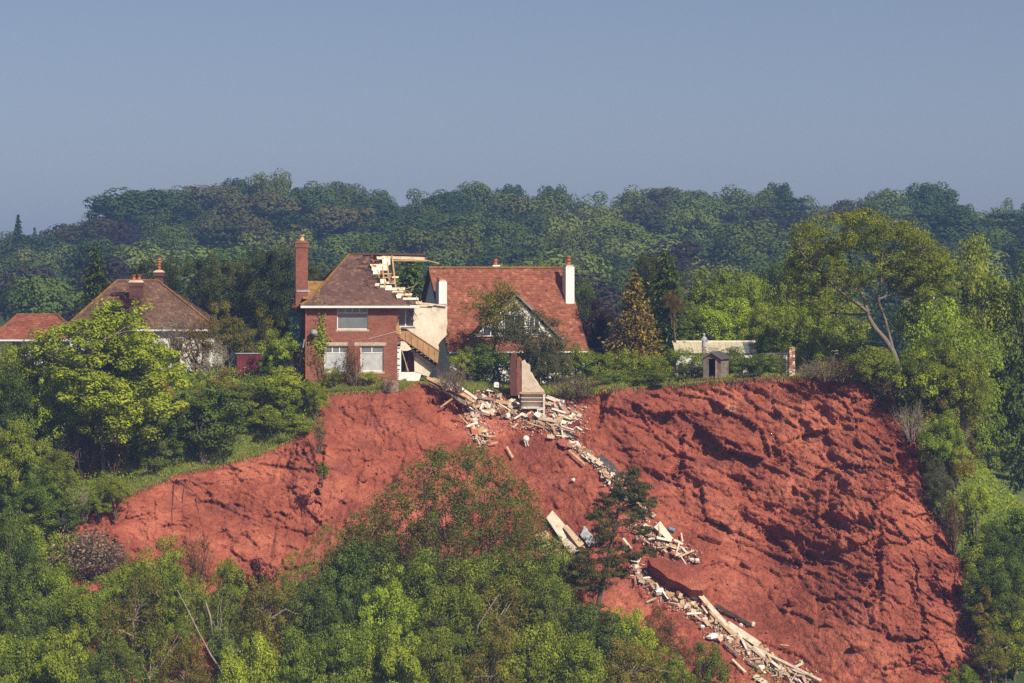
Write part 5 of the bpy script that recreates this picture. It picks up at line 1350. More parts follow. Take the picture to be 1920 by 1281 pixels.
# --- leaning tree at the cliff top
def leaning_tree():
    rng = np.random.default_rng(77); y = 2.0; s = S(y); o = P(1685, 694, y); o.z = upper_z(o.x, y) - 0.1
    L = lambda px, py, dy=0.0: np.array(P(px, py, y)) - np.array(o) + np.array([0, dy, 0])
    mb = MB()
    def run(pts, r0, r1):
        q = [L(*p) for p in pts]; n = len(q)
        mb.tube(q, [r0 + (r1 - r0) * k / (n - 1) for k in range(n)], 8, cap=False); return q
    limbs = []
    limbs += run([(1688, 700), (1682, 680), (1674, 658), (1660, 637), (1642, 617), (1630, 598), (1625, 578)], 0.22, 0.14)
    limbs += run([(1676, 662), (1668, 630), (1660, 600), (1652, 578), (1646, 562)], 0.11, 0.08)
    limbs += run([(1627, 585), (1608, 570), (1585, 556, -.5), (1560, 535, -1), (1535, 512, -1.5), (1510, 490, -2), (1495, 470, -2)], 0.14, 0.03)
    limbs += run([(1625, 578), (1616, 550), (1606, 520, .6), (1598, 485, 1), (1590, 450, 1.4)], 0.13, 0.03)
    limbs += run([(1646, 562), (1652, 530), (1650, 495, -.6), (1655, 450, -1), (1650, 420, -1)], 0.09, 0.03)
    limbs += run([(1646, 562), (1670, 552), (1700, 545, .8), (1735, 530, 1.4), (1765, 512, 1.6)], 0.09, 0.03)
    limbs += run([(1627, 590), (1600, 590, 1), (1570, 588, 2), (1540, 578, 2.6), (1515, 572, 3)], 0.09, 0.02)
    limbs += run([(1640, 575), (1640, 545, -1), (1690, 500, -1.6), (1720, 470, -2)], 0.07, 0.02)
    limbs += run([(1585, 556, -.5), (1570, 520, 0), (1560, 480, .6), (1550, 440, 1)], 0.07, 0.02)
    limbs = np.array(limbs)
    n = 900; c = []
    top = [(1474, 470), (1490, 430), (1520, 405), (1560, 393), (1620, 388), (1680, 398), (1720, 425), (1755, 455), (1785, 500)]
    low = [(1474, 540), (1500, 590), (1540, 596), (1580, 570), (1620, 548), (1660, 548), (1700, 560), (1740, 575), (1785, 560)]
    lob = []
    while len(lob) < 64:
        px = rng.uniform(1488, 1772); t = np.interp(px, *zip(*top)) + 10; b = np.interp(px, *zip(*low)) - 8
        lob.append((px, t + (b - t) * rng.random() ** 1.1, rng.normal() * 2.2 * math.sqrt(max(0.05, 1 - (abs(px - 1630) / 156) ** 2)), rng.uniform(13, 25)))
    while len(c) < n:
        if rng.random() < 0.33:
            px = rng.uniform(1482, 1778); t = np.interp(px, *zip(*top)); b = np.interp(px, *zip(*low)) - 25
            c.append(L(px, t + 6 + (b - t) * rng.random() ** 1.2, rng.normal() * 2.2 * math.sqrt(max(0.05, 1 - (abs(px - 1630) / 156) ** 2)))); continue
        lx_, ly_, ld_, lr_ = lob[int(rng.integers(0, len(lob)))]
        q = unit(rng.normal(size=3)) * lr_ * rng.uniform(0.6, 1.05)
        c.append(L(lx_ + q[0] * 1.15, ly_ + q[2] * 0.8, ld_ + q[1] * 0.04))
    c = np.array(c)
    for i in rng.permutation(n)[:230]:
        cand = limbs[limbs[:, 2] < c[i, 2] + 0.6]; j = np.argmin(((cand - c[i]) ** 2).sum(1) + rng.random(len(cand)) * 1.5)
        limb(mb, cand[j], c[i], 0.035, 0.010, rng, 0.10, 4, 4)
    leaves = clump_leaves(c, 0.46 * rng.uniform(0.6, 1.2, n), 72, 0.155, rng, 0.65, 0.8, 0.45, jit=0.6, tvar=0.3)
    own_tree('leaning_tree', 'tree', 'broad olive green tree with bare leaning trunk at the cliff top', o,
             [('trunk', mb.mesh('leaning_trunk', 'bark_mid', True)), ('crown', leaf_mesh('leaning_crown', *leaves, 'leaf_olivegreen'))])
mat_leaf('leaf_olivegreen', (0.125, 0.145, 0.012), (0.275, 0.305, 0.026), 0.32)
leaning_tree()

# --- the loose sallow in the foreground, thin on top and dense below
def sallow():
    rng = np.random.default_rng(78); y = -17.5; o = P(850, 1150, y)
    L = lambda px, py, dy=0.0: np.array(P(px, py, y)) - np.array(o) + np.array([0, dy, 0])
    env = [(632, 1015), (660, 965), (700, 935), (740, 893), (780, 860), (815, 838), (860, 832), (905, 830), (930, 850), (960, 885), (995, 910), (1020, 960), (1040, 1025)]
    mb = MB(); c, per = [], []
    stems = []
    for k in range(34):
        px = rng.uniform(660, 1040); t = np.interp(px, *zip(*env)); tip = L(px, t + rng.uniform(-4, 30), rng.uniform(-2.5, 2.0))
        foot = L(850 + (px - 850) * 0.45, 1120, rng.uniform(-1, 1))
        stems += limb(mb, foot, tip, 0.06, 0.012, rng, 0.05, 8, 4)
    stems = np.array(stems)
    for k in range(1350):
        px = rng.uniform(632, 1064); t = np.interp(px, *zip(*env)); d = 250 * rng.random() ** 0.85
        if d < 60 and rng.random() < 0.12: continue
        c.append(L(px, t + d, rng.normal() * (1.1 + d / 130))); 
    c = np.array(c)
    for i in rng.permutation(len(c))[:240]:
        cand = stems[stems[:, 2] < c[i, 2] + .2]; cand = cand if len(cand) else stems
        j = np.argmin(((cand - c[i]) ** 2).sum(1)); limb(mb, cand[j], c[i], 0.02, 0.008, rng, 0.08, 3, 3)
    lv = clump_leaves(c, 0.44 * rng.uniform(0.7, 1.3, len(c)), 66, 0.145, rng, 0.9, 0.5, 0.5, jit=0.7, tvar=0.3)
    own_tree('sallow_tree', 'tree', 'big loose green sallow, thin on top, growing before the red chute', o, [('trunk', mb.mesh('sallow_stems', 'bark', True)), ('crown', leaf_mesh('sallow_crown', *lv, 'leaf_sallow'))])
sallow()

# --- the pine on the debris slope
def pine():
    rng = np.random.default_rng(79); y = -18.0; o = P(1112, 1262, y)
    L = lambda px, py, dy=0.0: np.array(P(px, py, y)) - np.array(o) + np.array([0, dy, 0])
    mb = MB(); tr = [L(1112, 1266), L(1114, 1200), L(1118, 1150), L(1128, 1100), L(1140, 1050), L(1150, 1000), L(1160, 950), L(1172, 900), L(1180, 882)]
    mb.tube(tr, [0.19, 0.18, 0.16, 0.15, 0.13, 0.11, 0.08, 0.05, 0.02], 8)
    tips = [(1186, 890, 16), (1206, 914, 20), (1170, 905, 24), (1150, 930, 24), (1218, 942, 13), (1130, 962, 20), (1182, 955, 26), (1112, 968, 12), (1158, 985, 26), (1128, 1003, 20), (1205, 995, 12), (1118, 1022, 24),
            (1160, 1028, 24), (1216, 1034, 14), (1186, 1044, 12), (1098, 1058, 24), (1136, 1068, 28), (1084, 1086, 22), (1160, 1078, 18), (1072, 1072, 14), (1118, 1098, 22), (1090, 1040, 14), (1200, 960, 14), (1140, 945, 18),
            (1175, 925, 20), (1195, 935, 16), (1150, 1052, 22), (1110, 1075, 24)]
    c, r = [], []
    for px, py, w in tips:
        for k in range(14):
            q = L(px + rng.normal() * w * 0.6, py + rng.normal() * w * 0.36, rng.normal() * 0.7); c.append(q); r.append(w * S(y) * 0.6)
        e = L(px, py, rng.normal() * 0.5); j = min(range(len(tr)), key=lambda i: abs(tr[i][2] - (e[2] - 0.35)))
        limb(mb, tr[j], e, 0.045, 0.012, rng, 0.08, 4, 4)
    c = np.array(c); r = np.array(r)
    lv = clump_leaves(c, r, 84, 0.24, rng, 0.34, 0.9, 0.17, droop=-0.6, jit=0.6, tvar=0.4, hollow=0.1)
    own_tree('pine_tree', 'tree', 'young dark pine growing out of the rubble on the red slope', o, [('trunk', mb.mesh('pine_trunk', 'bark', True)), ('crown', leaf_mesh('pine_crown', *lv, 'leaf_pine'))])
pine()

# --- behind and beside the houses: kind, column, top, width, how far back, label
for kind, px, top, w, y, label in [
    ('dark_cypress', 180, 466, 92, 33, 'tall ragged green tree rising behind the brown hipped roof'),
    ('macrocarpa', 300, 482, 130, 36, 'dark brownish evergreen behind the brown roof chimney'),
    ('macrocarpa', 380, 480, 120, 38, 'dusky evergreen between the brown roof and the pine mass'),
    ('macrocarpa', 448, 482, 120, 33, 'dark pine with rounded top, lower one of the pine mass'),
    ('macrocarpa', 510, 465, 150, 31, 'darkest dense pine directly beside the tall brick chimney'),
    ('macrocarpa', 590, 494, 60, 34, 'small dark tree showing between chimney and torn roof'),
    ('dark_cypress', 770, 482, 110, 19, 'dark spreading evergreen seen through the torn roof'),
    ('macrocarpa', 720, 498, 90, 21, 'dark evergreen crown directly behind the bare rafters'),
    ('green_tree', 800, 545, 60, 22, 'green tree filling the gap between the two ruined gables'),
    ('green_tree', 940, 498, 120, 26, 'yellowish treetop just clearing the long red ridge'),
    ('green_tree', 1010, 497, 110, 27, 'green treetop behind the red ridge near the white chimney'),
    ('dark_tree', 1098, 524, 92, 27, 'dark horse chestnut behind the tall white chimney'),
    ('purple_bush', 1114, 562, 76, 15, 'copper purple tree beside the end of the red roof'),
    ('gold_conifer', 1190, 506, 118, 11, 'golden conifer cone shaped, glowing beside the dark cypress'),
    ('dark_cypress', 1248, 476, 112, 17, 'tall dark cypress behind the golden conifer'),
    ('macrocarpa', 1225, 472, 100, 22, 'brownish dark crown topping the cypress behind it'),
    ('rust_bush', 1262, 545, 46, 15, 'reddish brown dying shrub against the dark cypress'),
    ('lime_tree', 1330, 506, 140, 26, 'pale green tree above the cream corrugated roof'),
    ('green_tree', 1395, 512, 130, 30, 'mid green tree behind the end of the cream roof'),
    ('lime_tree', 1365, 560, 150, 20, 'low spreading light green tree close behind the cream roof'),
    ('green_tree', 1300, 575, 110, 20, 'green tree between the cypress and the cream roof'),
    ('green_tree', 1440, 568, 110, 17, 'green tree above the white rail fence'),
    ('dark_tree', 1450, 498, 120, 36, 'dark green tree behind the leaning tree, on its house side'),
    ('green_tree', 1500, 470, 130, 30, 'deep green tree showing under the leaning tree crown'),
    ('lime_tree', 1490, 575, 120, 14, 'light green tree behind the lone brick pillar'),
    ('green_tree', 1560, 560, 130, 16, 'green thicket tree behind the leaning trunk'),
    ('green_bush', 1530, 610, 110, 10, 'green bush behind the brush heap on the rim'),
    ('green_bush', 1620, 615, 110, 9, 'green bush at the bend of the leaning trunk'),
    ('blossom_bush', 1725, 530, 110, 12, 'white flowering hawthorn behind the leaning tree'),
    ('blossom_bush', 1780, 512, 70, 16, 'smaller white flowering hawthorn beside the broad green tree'),
    ('green_tree', 1815, 450, 230, 24, 'broad green tree above the hawthorns'),
    ('lime_tree', 1760, 560, 170, 10, 'bright green tree below the white hawthorns'),
    ('green_tree', 1835, 515, 210, 16, 'bright green tree crowding the dark chestnut'),
    ('dark_tree', 1925, 500, 270, 14, 'big dark chestnut at the edge of the picture'),
    ('green_tree', 1800, 600, 180, 6, 'green tree on the slope under the bright trees'),
]:
    plant(kind, px, top, w, y, label, cat='tree' if 'bush' not in kind else 'bush')

# --- with their foot on ground one can see: kind, column, top, foot row, width, label
for kind, px, top, foot, w, label in [
    ('purple_bush', 218, 548, 640, 92, 'purple leaved shrub in front of the brown hipped roof'),
    ('rust_bush', 372, 598, 705, 90, 'russet shrub against the white wall of the hipped house'),
    ('grey_brush', 408, 628, 712, 100, 'tangle of pale bare branches beside the maroon shed'),
    ('grey_brush', 330, 560, 690, 90, 'bare grey branches in front of the brown hipped roof'),
    ('olive_bush', 425, 566, 700, 90, 'yellowish green shrub before the pine mass'),
    ('olive_bush', 500, 578, 705, 110, 'golden green elder beside the brick house'),
    ('lime_bush', 530, 618, 715, 76, 'lime green shrub touching the shaded side of the brick house'),
    ('dark_bush', 505, 660, 715, 50, 'dark rounded shrub at the end of the maroon shed'),
    ('upright_brush', 588, 640, 722, 52, 'brown thicket at the corner of the brick house'),
    ('red_brush', 573, 628, 715, 56, 'reddish bare shrub below the satellite dish'),
    ('dry_brush', 555, 660, 718, 60, 'dry brown twigs beside the lime green shrub'),
    ('green_bush', 622, 690, 728, 50, 'low green plant under the lower window by the corner'),
    ('lime_bush', 690, 697, 728, 60, 'low yellow flowering plant under the curtained window'),
    ('dry_brush', 728, 706, 732, 40, 'withered tuft hanging above the concrete slab'),
    ('red_brush', 662, 634, 722, 48, 'withered brown climber between the two lower windows'),
    ('grey_brush', 668, 672, 726, 50, 'bleached twigs at the foot of the brown climber'),
    ('olive_bush', 420, 690, 770, 120, 'yellow green bush beneath the maroon shed'),
    ('lime_bush', 540, 690, 770, 130, 'bright green bush above the rim beside the brick house'),
    ('green_bush', 478, 704, 790, 150, 'broad green bush in the middle of the slope'),
    ('lime_bush', 585, 712, 780, 70, 'small bright bush right at the step in the rim'),
    ('dark_bush', 395, 722, 858, 150, 'large dark green bush with black shade beneath'),
    ('dark_bush', 340, 740, 850, 110, 'dark bush between the sycamore trunk and the large dark bush'),
    ('green_bush', 520, 760, 815, 120, 'low green bush on the grass close to the rim'),
    ('rust_bush', 290, 690, 800, 100, 'brownish bush half behind the sycamore'),
    ('red_brush', 160, 770, 895, 100, 'brown thicket at the foot of the sycamore'),
    ('red_brush', 215, 780, 890, 80, 'russet twigs behind the sycamore trunk'),
    ('grey_brush', 120, 800, 900, 110, 'bare pale branches under the dark trees beside the sycamore'),
    ('green_tree', 60, 640, 880, 140, 'green tree in front of the bungalow'),
    ('lime_tree', 105, 690, 900, 130, 'light green tree next to the sycamore'),
    ('dark_tree', 15, 690, 930, 130, 'dark green tree below the bungalow, at the picture edge'),
    ('blossom_bush', 30, 690, 800, 70, 'white flowering bush below the bungalow'),
    ('green_tree', 40, 790, 985, 130, 'green tree hanging over the slope below the white flowering bush'),
    ('green_tree', 105, 845, 975, 90, 'narrow green tree above the dry grey bush'),
    ('dark_tree', 70, 870, 1010, 120, 'dark tree in deep shade above the dry grey bush'),
    ('lime_bush', 215, 890, 962, 80, 'bright green bush drooping over the rim beside the sycamore'),
    ('grey_brush', 155, 905, 975, 56, 'grey twigs at the broken end of the rim'),
    ('upright_brush', 598, 770, 850, 34, 'thin brown growth hanging in the step of the rim'),
    ('green_bush', 604, 865, 905, 26, 'tiny green plant clinging in the cleft of the red face'),
    ('green_bush', 1645, 650, 738, 110, 'green bush hiding the foot of the leaning trunk'),
    ('dark_bush', 110, 935, 1005, 100, 'dark bush at the far end of the rim above the dry grey bush'), ('lime_bush', 185, 925, 968, 70, 'light bush on the last corner of the rim'), ('green_bush', 290, 800, 880, 100, 'green bush at the edge of the grass below the sycamore'), ('green_bush', 60, 960, 1040, 110, 'green bush beyond the end of the scar'),
    # in front of the white walls
    ('green_bush', 300, 640, 730, 80, 'green shrub before the white wall of the hipped house'), ('olive_bush', 262, 628, 730, 90, 'yellow green shrub between the sycamore and the white wall'),
    ('green_bush', 20, 648, 760, 90, 'green bush right under the bungalow windows'), ('lime_bush', 92, 640, 760, 80, 'light bush at the corner of the bungalow'),
    ('dark_bush', 890, 640, 712, 70, 'dark shrub by the first ground floor window of the red-roofed house'), ('green_bush', 1070, 646, 712, 80, 'green shrub at the far corner of the red-roofed house'), ('green_bush', 1010, 650, 712, 90, 'green shrub under the dormer'),
    ('green_bush', 1400, 652, 706, 80, 'green bush before the end of the cream roof'), ('lime_bush', 1345, 662, 706, 60, 'lime bush just behind the small shed'), ('green_bush', 1440, 664, 706, 60, 'green bush hiding the posts of the white fence'), ('green_bush', 1545, 664, 706, 90, 'green bush in front of the pale timber fence'),
    # around the red-roofed house
    ('thin_olive_tree', 935, 528, 705, 136, 'thin olive tree in front of the triangular dormer'),
    ('grey_bush', 990, 572, 705, 140, 'feathery grey green shrub before the dormer'),
    ('grey_bush', 1035, 636, 715, 84, 'dull grey green bush behind the wall stump'),
    ('dark_bush', 925, 648, 712, 84, 'dark bush under the thin olive tree'),
    ('lime_bush', 872, 656, 708, 64, 'lime green bush by the gable of the red-roofed house'),
    ('dark_bush', 985, 660, 716, 64, 'dark bush right behind the plaster stump'),
    ('dry_brush', 858, 676, 733, 76, 'dry pale brush beside the hanging stairs'),
    ('grey_brush', 835, 690, 730, 50, 'bleached twigs over the collapsed floor'),
    ('dry_brush', 1090, 696, 740, 90, 'dry brown brush on the rim beside the wall stump'),
    ('dry_brush', 1060, 704, 742, 60, 'flattened dead twigs behind the cupboard frame'),
    ('green_bush', 1150, 695, 722, 90, 'low bramble in front of the hedge'),
    ('green_bush', 1225, 694, 719, 100, 'bramble bush between the hedge and the bare edge'),
    ('grey_bush', 1290, 680, 714, 60, 'dull twiggy bush leaning on the small shed'),
    ('rust_bush', 1305, 686, 713, 36, 'brown bush at the shed corner'),
    ('green_bush', 1375, 655, 706, 70, 'green bush beside the open shed'),
    ('dark_bush', 1425, 664, 706, 70, 'darker bush in front of the white rail fence'),
    ('grey_bush', 1460, 668, 706, 50, 'grey green bush next to the brick pillar'),
    ('red_brush', 1350, 678, 712, 34, 'dead brown stalks against the shed wall'),
    ('dry_brush', 1553, 664, 710, 110, 'heap of dead brown brush on the rim beyond the pillar'),
    ('red_brush', 1580, 672, 714, 70, 'dead bramble hanging at the end of the brush heap'),
    ('grey_brush', 1515, 680, 708, 60, 'dead twigs next to the brick pillar'),
    # slope falling away beyond the buttress
    ('green_tree', 1742, 630, 800, 120, 'green tree just behind the top of the buttress edge'), ('lime_tree', 1795, 655, 850, 130, 'light green tree above the olive bush on the slope'),
    ('dark_tree', 1850, 640, 880, 130, 'dark tree over the sunny meadow'), ('green_tree', 1908, 690, 890, 120, 'green tree above the meadow at the picture edge'),
    ('dark_tree', 1885, 565, 850, 140, 'dark green tree under the big chestnut'), ('dark_tree', 1925, 640, 890, 130, 'dark leafy tree overhanging the meadow'),
    ('green_tree', 1775, 770, 930, 90, 'narrow green tree against the buttress edge'),
    ('dark_tree', 1870, 980, 1120, 120, 'dark round tree under the meadow'), ('green_tree', 1850, 1060, 1200, 90, 'green tree beside the foot of the buttress'), ('green_tree', 1905, 1130, 1290, 110, 'green tree in the lower corner of the outer slope'),
    ('olive_tree', 1865, 1180, 1330, 90, 'olive tree lowest on the outer slope'),
    ('lime_bush', 1650, 655, 730, 100, 'light green bush at the foot of the leaning trunk'),
    ('red_brush', 1672, 700, 765, 70, 'brown brush where the rim turns down'),
    ('lime_bush', 1722, 655, 790, 110, 'tall bright green bush beside the leaning trunk'),
    ('olive_bush', 1770, 700, 820, 120, 'olive bush on the slope below the bright green bush'),
    ('grey_brush', 1708, 742, 815, 70, 'grey dead brush along the top of the buttress edge'),
    ('green_bush', 1820, 690, 850, 120, 'green bush on the slope above the meadow'),
    ('red_brush', 1752, 780, 900, 70, 'brown thicket hugging the buttress edge'),
    ('olive_bush', 1792, 800, 920, 90, 'olive bush halfway down beside the buttress'),
    ('grey_bush', 1760, 860, 975, 60, 'grey green growth in the shade of the buttress'),
    ('green_bush', 1850, 780, 890, 100, 'green bush over the sunny meadow'),
    ('dark_bush', 1915, 800, 905, 90, 'dark bush above the meadow at the picture edge'),
    ('red_brush', 1788, 920, 1030, 60, 'brown brush beside the pale nose of the buttress'),
    ('lime_bush', 1830, 905, 1040, 90, 'light green bush below the meadow'),
    ('dark_bush', 1895, 955, 1090, 110, 'dark glossy bush below the meadow at the edge'),
    ('green_bush', 1850, 1000, 1120, 90, 'green bush low on the outer slope'),
    ('dark_tree', 1895, 1050, 1230, 110, 'dark tree low down at the picture edge'),
    ('olive_bush', 1850, 1100, 1230, 70, 'olive bush at the foot of the buttress edge'),
    ('lime_bush', 1880, 1160, 1300, 110, 'light green bush in the lowest corner of the slope'),
]:
    nm = None
    y = ground_y(px, foot) if foot > 690 or px > 1000 else 14.0
    if 830 <= px <= 1060 and foot < 720: y = {935: 7.6, 890: 7.4, 1010: 7.4, 985: 6.8, 1035: 6.0, 925: 6.4, 872: 6.6}.get(px, 6.2)
    if 1060 < px < 1500: y = max(0.3, min(y, 5.0)) if px != 1070 else 7.6
    if label.startswith('withered brown climber'): y = -0.25; nm = 'climber'
    if 'bleached twigs at the foot' in label or 'lower window' in label or 'yellow flowering' in label: y = -0.5
    if 'in front of the brown hipped' in label: y = 14.0
    if px in (300, 262, 20, 92) and 'white wall' in label or 'bungalow' in label and 'bush' in kind and foot == 760: y = 13.0 if px > 200 else 20.0
    if px == 1545: y = 5.0
    if 'white wall of the hipped' in label or 'before the pine mass' in label: y = 12.0
    if 'beside the brick house' in label and 'elder' in label: y = 5.5
    plant(kind, px, top, w, y, label, name=nm, cat='climber' if nm else ('tree' if 'tree' in kind else 'bush'), base_py=foot if y in (14.0,) or foot > 840 and px > 560 or 'cleft' in label or 'hanging in the step' in label else None)

# --- dry grey bush and growth on the lower slope: kind, column, top, width, how far forward, label
plant('dead_bush', 150, 984, 185, -14.5, 'big rounded dry grey bush at the lower end of the scar', base_py=1095)
plant('dead_bush', 175, 1000, 130, -14.9, 'smaller dead bush in front of the big rounded one', base_py=1095)
LOWER = [
    ('green_bush', 120, 1000, 90, -15.6, 'green bush between the end of the scar and the dry grey bush'), ('lime_tree', 55, 1030, 110, -17.6, 'light green tree where the scar ends'),
    ('green_tree', 30, 985, 150, -17, 'green tree beside the dry grey bush at the picture edge'), ('lime_tree', 95, 1055, 110, -18.5, 'light green tree directly below the dry grey bush'),
    ('green_tree', 190, 1078, 110, -18.8, 'green tree below the smaller dead bush'), ('green_bush', 248, 1035, 60, -15.5, 'green bush where the rubble free face meets the dead bush'),
    ('dark_tree', 20, 960, 130, -20, 'dark tree below the dry grey bush, at the picture edge'), ('green_tree', 90, 1075, 120, -21, 'green tree under the dry grey bush'),
    ('lime_bush', 230, 1060, 80, -17.5, 'bright bush between the dry grey bush and the red face'), ('green_tree', 305, 1008, 100, -18.5, 'upright green tree against the red face'),
    ('red_brush', 365, 985, 70, -17.5, 'dark dead brush standing against the red face'), ('wispy_tree', 270, 1060, 90, -19, 'slim loose tree beside the upright green one'),
    ('green_tree', 430, 1050, 86, -18.5, 'small round green tree before the red face'), ('purple_bush', 480, 1050, 80, -19, 'dark purple shrub among the green ones'),
    ('wispy_tree', 545, 1032, 70, -18, 'thin pointed young tree in front of the red face'), ('wispy_tree', 615, 980, 90, -17.5, 'feathery sparse tree beside the big sallow'),
    ('wispy_tree', 570, 1050, 100, -19, 'sparse twiggy tree between two thin ones'), ('dark_tree', 670, 1010, 120, -19, 'dark dense bush at the foot of the big sallow'),
    ('green_tree', 790, 1030, 150, -20, 'dense green bush below the middle of the sallow'), ('green_tree', 920, 1040, 150, -20, 'dense green bush below the sallow, pine side'),
    ('green_tree', 1020, 1010, 120, -18.5, 'round green bush beside the leaning white boards'), ('rust_bush', 1075, 1035, 80, -16, 'brownish low conifer scrub at the foot of the pine'),
    # second rank
    ('dark_tree', 50, 1120, 140, -24, 'dark tree in the lower corner, second rank'), ('green_tree', 150, 1105, 130, -24.5, 'mid green tree below the dry grey bush, second rank'),
    ('olive_tree', 250, 1080, 140, -23.5, 'brownish green tree in the middle of the lower thicket'), ('green_tree', 340, 1060, 100, -23, 'green tree with a fallen pale trunk beside it'),
    ('wispy_tree', 430, 1090, 110, -23.5, 'loose tree behind the white blossom'), ('olive_tree', 500, 1085, 110, -24, 'dull olive tree below the purple shrub'),
    ('dark_tree', 590, 1085, 120, -23.5, 'dark tree under the feathery one'), ('dark_tree', 655, 1090, 110, -23, 'shadowy tree below the dark dense bush'),
    ('lime_tree', 730, 1090, 140, -24, 'bright green tree below the sallow, towards the houses'), ('green_tree', 840, 1100, 130, -24.5, 'green tree in the middle below the sallow'),
    ('olive_tree', 930, 1095, 130, -24, 'yellowish tree below the sallow'), ('green_tree', 1030, 1085, 130, -23, 'green tree below the leaning white boards'),
    ('dark_tree', 1110, 1130, 150, -22.5, 'dark green bushy tree below the pine'), ('lime_tree', 1175, 1140, 110, -22, 'bright green bush beside the rubble trail'),
    ('rust_bush', 1240, 1140, 100, -20.5, 'golden brown bush against the rubble trail'), ('blossom_bush', 425, 1175, 60, -25.5, 'white blossoming shrub low in the thicket'),
    # front rank
    ('green_tree', 20, 1190, 140, -29, 'green tree lowest at the picture corner'), ('lime_tree', 110, 1180, 130, -29.5, 'light green tree in the front rank near the corner'),
    ('dark_tree', 200, 1190, 130, -29, 'dark tree in the front rank under the brownish one'), ('wispy_tree', 280, 1170, 120, -29, 'twiggy tree in the front rank'),
    ('olive_tree', 350, 1200, 110, -29.5, 'olive tree beside the fallen trunk, front rank'), ('lime_tree', 470, 1190, 120, -29.5, 'bright tree below the white blossom'),
    ('green_tree', 560, 1180, 130, -29, 'green tree in the front rank under the dark ones'), ('green_tree', 650, 1170, 130, -29.5, 'leafy tree in the front rank below the shadowy one'),
    ('lime_tree', 740, 1170, 130, -30, 'light green tree in the front rank below the sallow'), ('green_tree', 830, 1180, 130, -29.5, 'glossy green tree in the front rank, middle'),
    ('olive_tree', 920, 1180, 130, -30, 'yellow green tree in the front rank'), ('lime_tree', 1000, 1170, 130, -29, 'light tree in the front rank before the dark bushy one'),
    ('green_tree', 1090, 1190, 140, -29, 'green tree in the front rank under the pine'), ('olive_tree', 1180, 1200, 130, -27, 'olive bush tree in the front rank by the rubble'),
    ('lime_bush', 1262, 1215, 90, -24, 'lime bush at the last bend of the rubble'), ('green_bush', 1330, 1205, 80, -22.5, 'leafy green sapling in front of the rubble trail'),
    ('olive_bush', 1275, 1250, 110, -25, 'olive bush on the lower picture edge'), ('lime_bush', 1800, 1245, 70, -24, 'grassy green hump below the buttress'),
]
for kind, px, top, w, y, label in LOWER:
    plant(kind, px, top, w * 1.12, y, label, 'lower', cat='tree' if 'tree' in kind else 'bush')

# --- hedge behind the small shed, clipped into a long lumpy bank
def hedge():
    rng = np.random.default_rng(91); a, b = P(1062, 690, 7.0), P(1330, 690, 7.0); z0 = -0.4
    n = 150; x = rng.uniform(a.x, b.x, n); c = np.stack([x, 7.0 + rng.uniform(-.7, .7, n), z0 + (0.35 + 1.85 * rng.random(n) ** 0.6) * (1 + 0.12 * np.sin(x * 1.7))], -1)
    lv = clump_leaves(c, rng.uniform(0.28, 0.45, n), 160, 0.11, rng, 0.8, 0.9, 0.5, jit=0.45, tvar=0.3)
    mb = MB()
    for k in range(26):
        xx = a.x + (b.x - a.x) * (k + .5) / 26; limb(mb, (xx, 7, z0 - .2), (xx + rng.normal() * .2, 7 + rng.normal() * .2, z0 + 1.2), 0.04, 0.015, rng, .06, 4, 4)
    r = empty('hedge', (0, 0, 0)); tag(r, 'long bright green hedge in front of the cream roof', 'hedge')
    put('stem', mb.mesh('hedge_stems', 'bark', True), r); put('foliage', leaf_mesh('hedge_leaves', *lv, 'leaf_lime'), r)
hedge()

# --- ivy on the brick front
def ivy():
    rng = np.random.default_rng(92); pts = []
    for (a, b, c, d, n) in ((600, 576, 6, 18, 70), (605, 600, 5, 22, 60), (597, 625, 12, 14, 120), (606, 640, 9, 14, 90), (585, 640, 8, 8, 40), (600, 655, 10, 12, 90)):
        for k in range(n): 
            q = onpix(HA, a + rng.normal() * c * .6, b + rng.normal() * d * .6, -0.05); pts.append(HA.matrix_basis @ (q + Vector((0, -abs(rng.normal()) * 0.08, 0))))
    p = np.array(pts); n = len(p)
    f = np.tile(np.array([0.1, -1, 0.5]), (n, 1)) + rng.normal(size=(n, 3)) * 0.4; ln = rng.uniform(0.10, 0.2, n)
    r = empty('ivy', tuple(p.mean(0))); tag(r, 'green ivy climbing the brick front beside the satellite dish', 'ivy')
    o = np.array(r.location)
    put('foliage', leaf_mesh('ivy_leaves', p - o, rng.normal(size=(n, 3)), f, ln, ln * .8, rng.random(n), 'leaf_lime'), r)
    mb = MB()
    for k in range(5):
        limb(mb, np.array(HA.matrix_basis @ onpix(HA, 596 + k * 3, 705, -0.03)) - o, np.array(HA.matrix_basis @ onpix(HA, 592 + k * 5, 600 + k * 8, -0.03)) - o, 0.02, 0.008, rng, 0.03, 6, 4)
    mb.build('stem', 'bark', r)
ivy()

# --- bleached trunks in the thicket
def dead_trunk(label, pts, y, r0, r1):
    q = [P(a, b, y) for a, b in pts]; o = q[-1]
    mb = MB().tube([p - o for p in q], list(np.linspace(r1, r0, len(q))), 7)
    t = mb.build('dead_trunk', 'bark_pale', None, True); t.location = o; tag(t, label, 'dead tree')
dead_trunk('long pale dead trunk leaning through the lower thicket', [(332, 1106), (350, 1140), (372, 1185), (395, 1228), (414, 1256), (420, 1275)], -28.5, 0.075, 0.03)
dead_trunk('short pale stem above the white blossom', [(386, 1130), (394, 1155), (398, 1190)], -27, 0.07, 0.05)
dead_trunk('forked bleached stem rising from the olive trees below the sallow', [(935, 1115), (915, 1145), (898, 1170), (890, 1200)], -26, 0.04, 0.02)
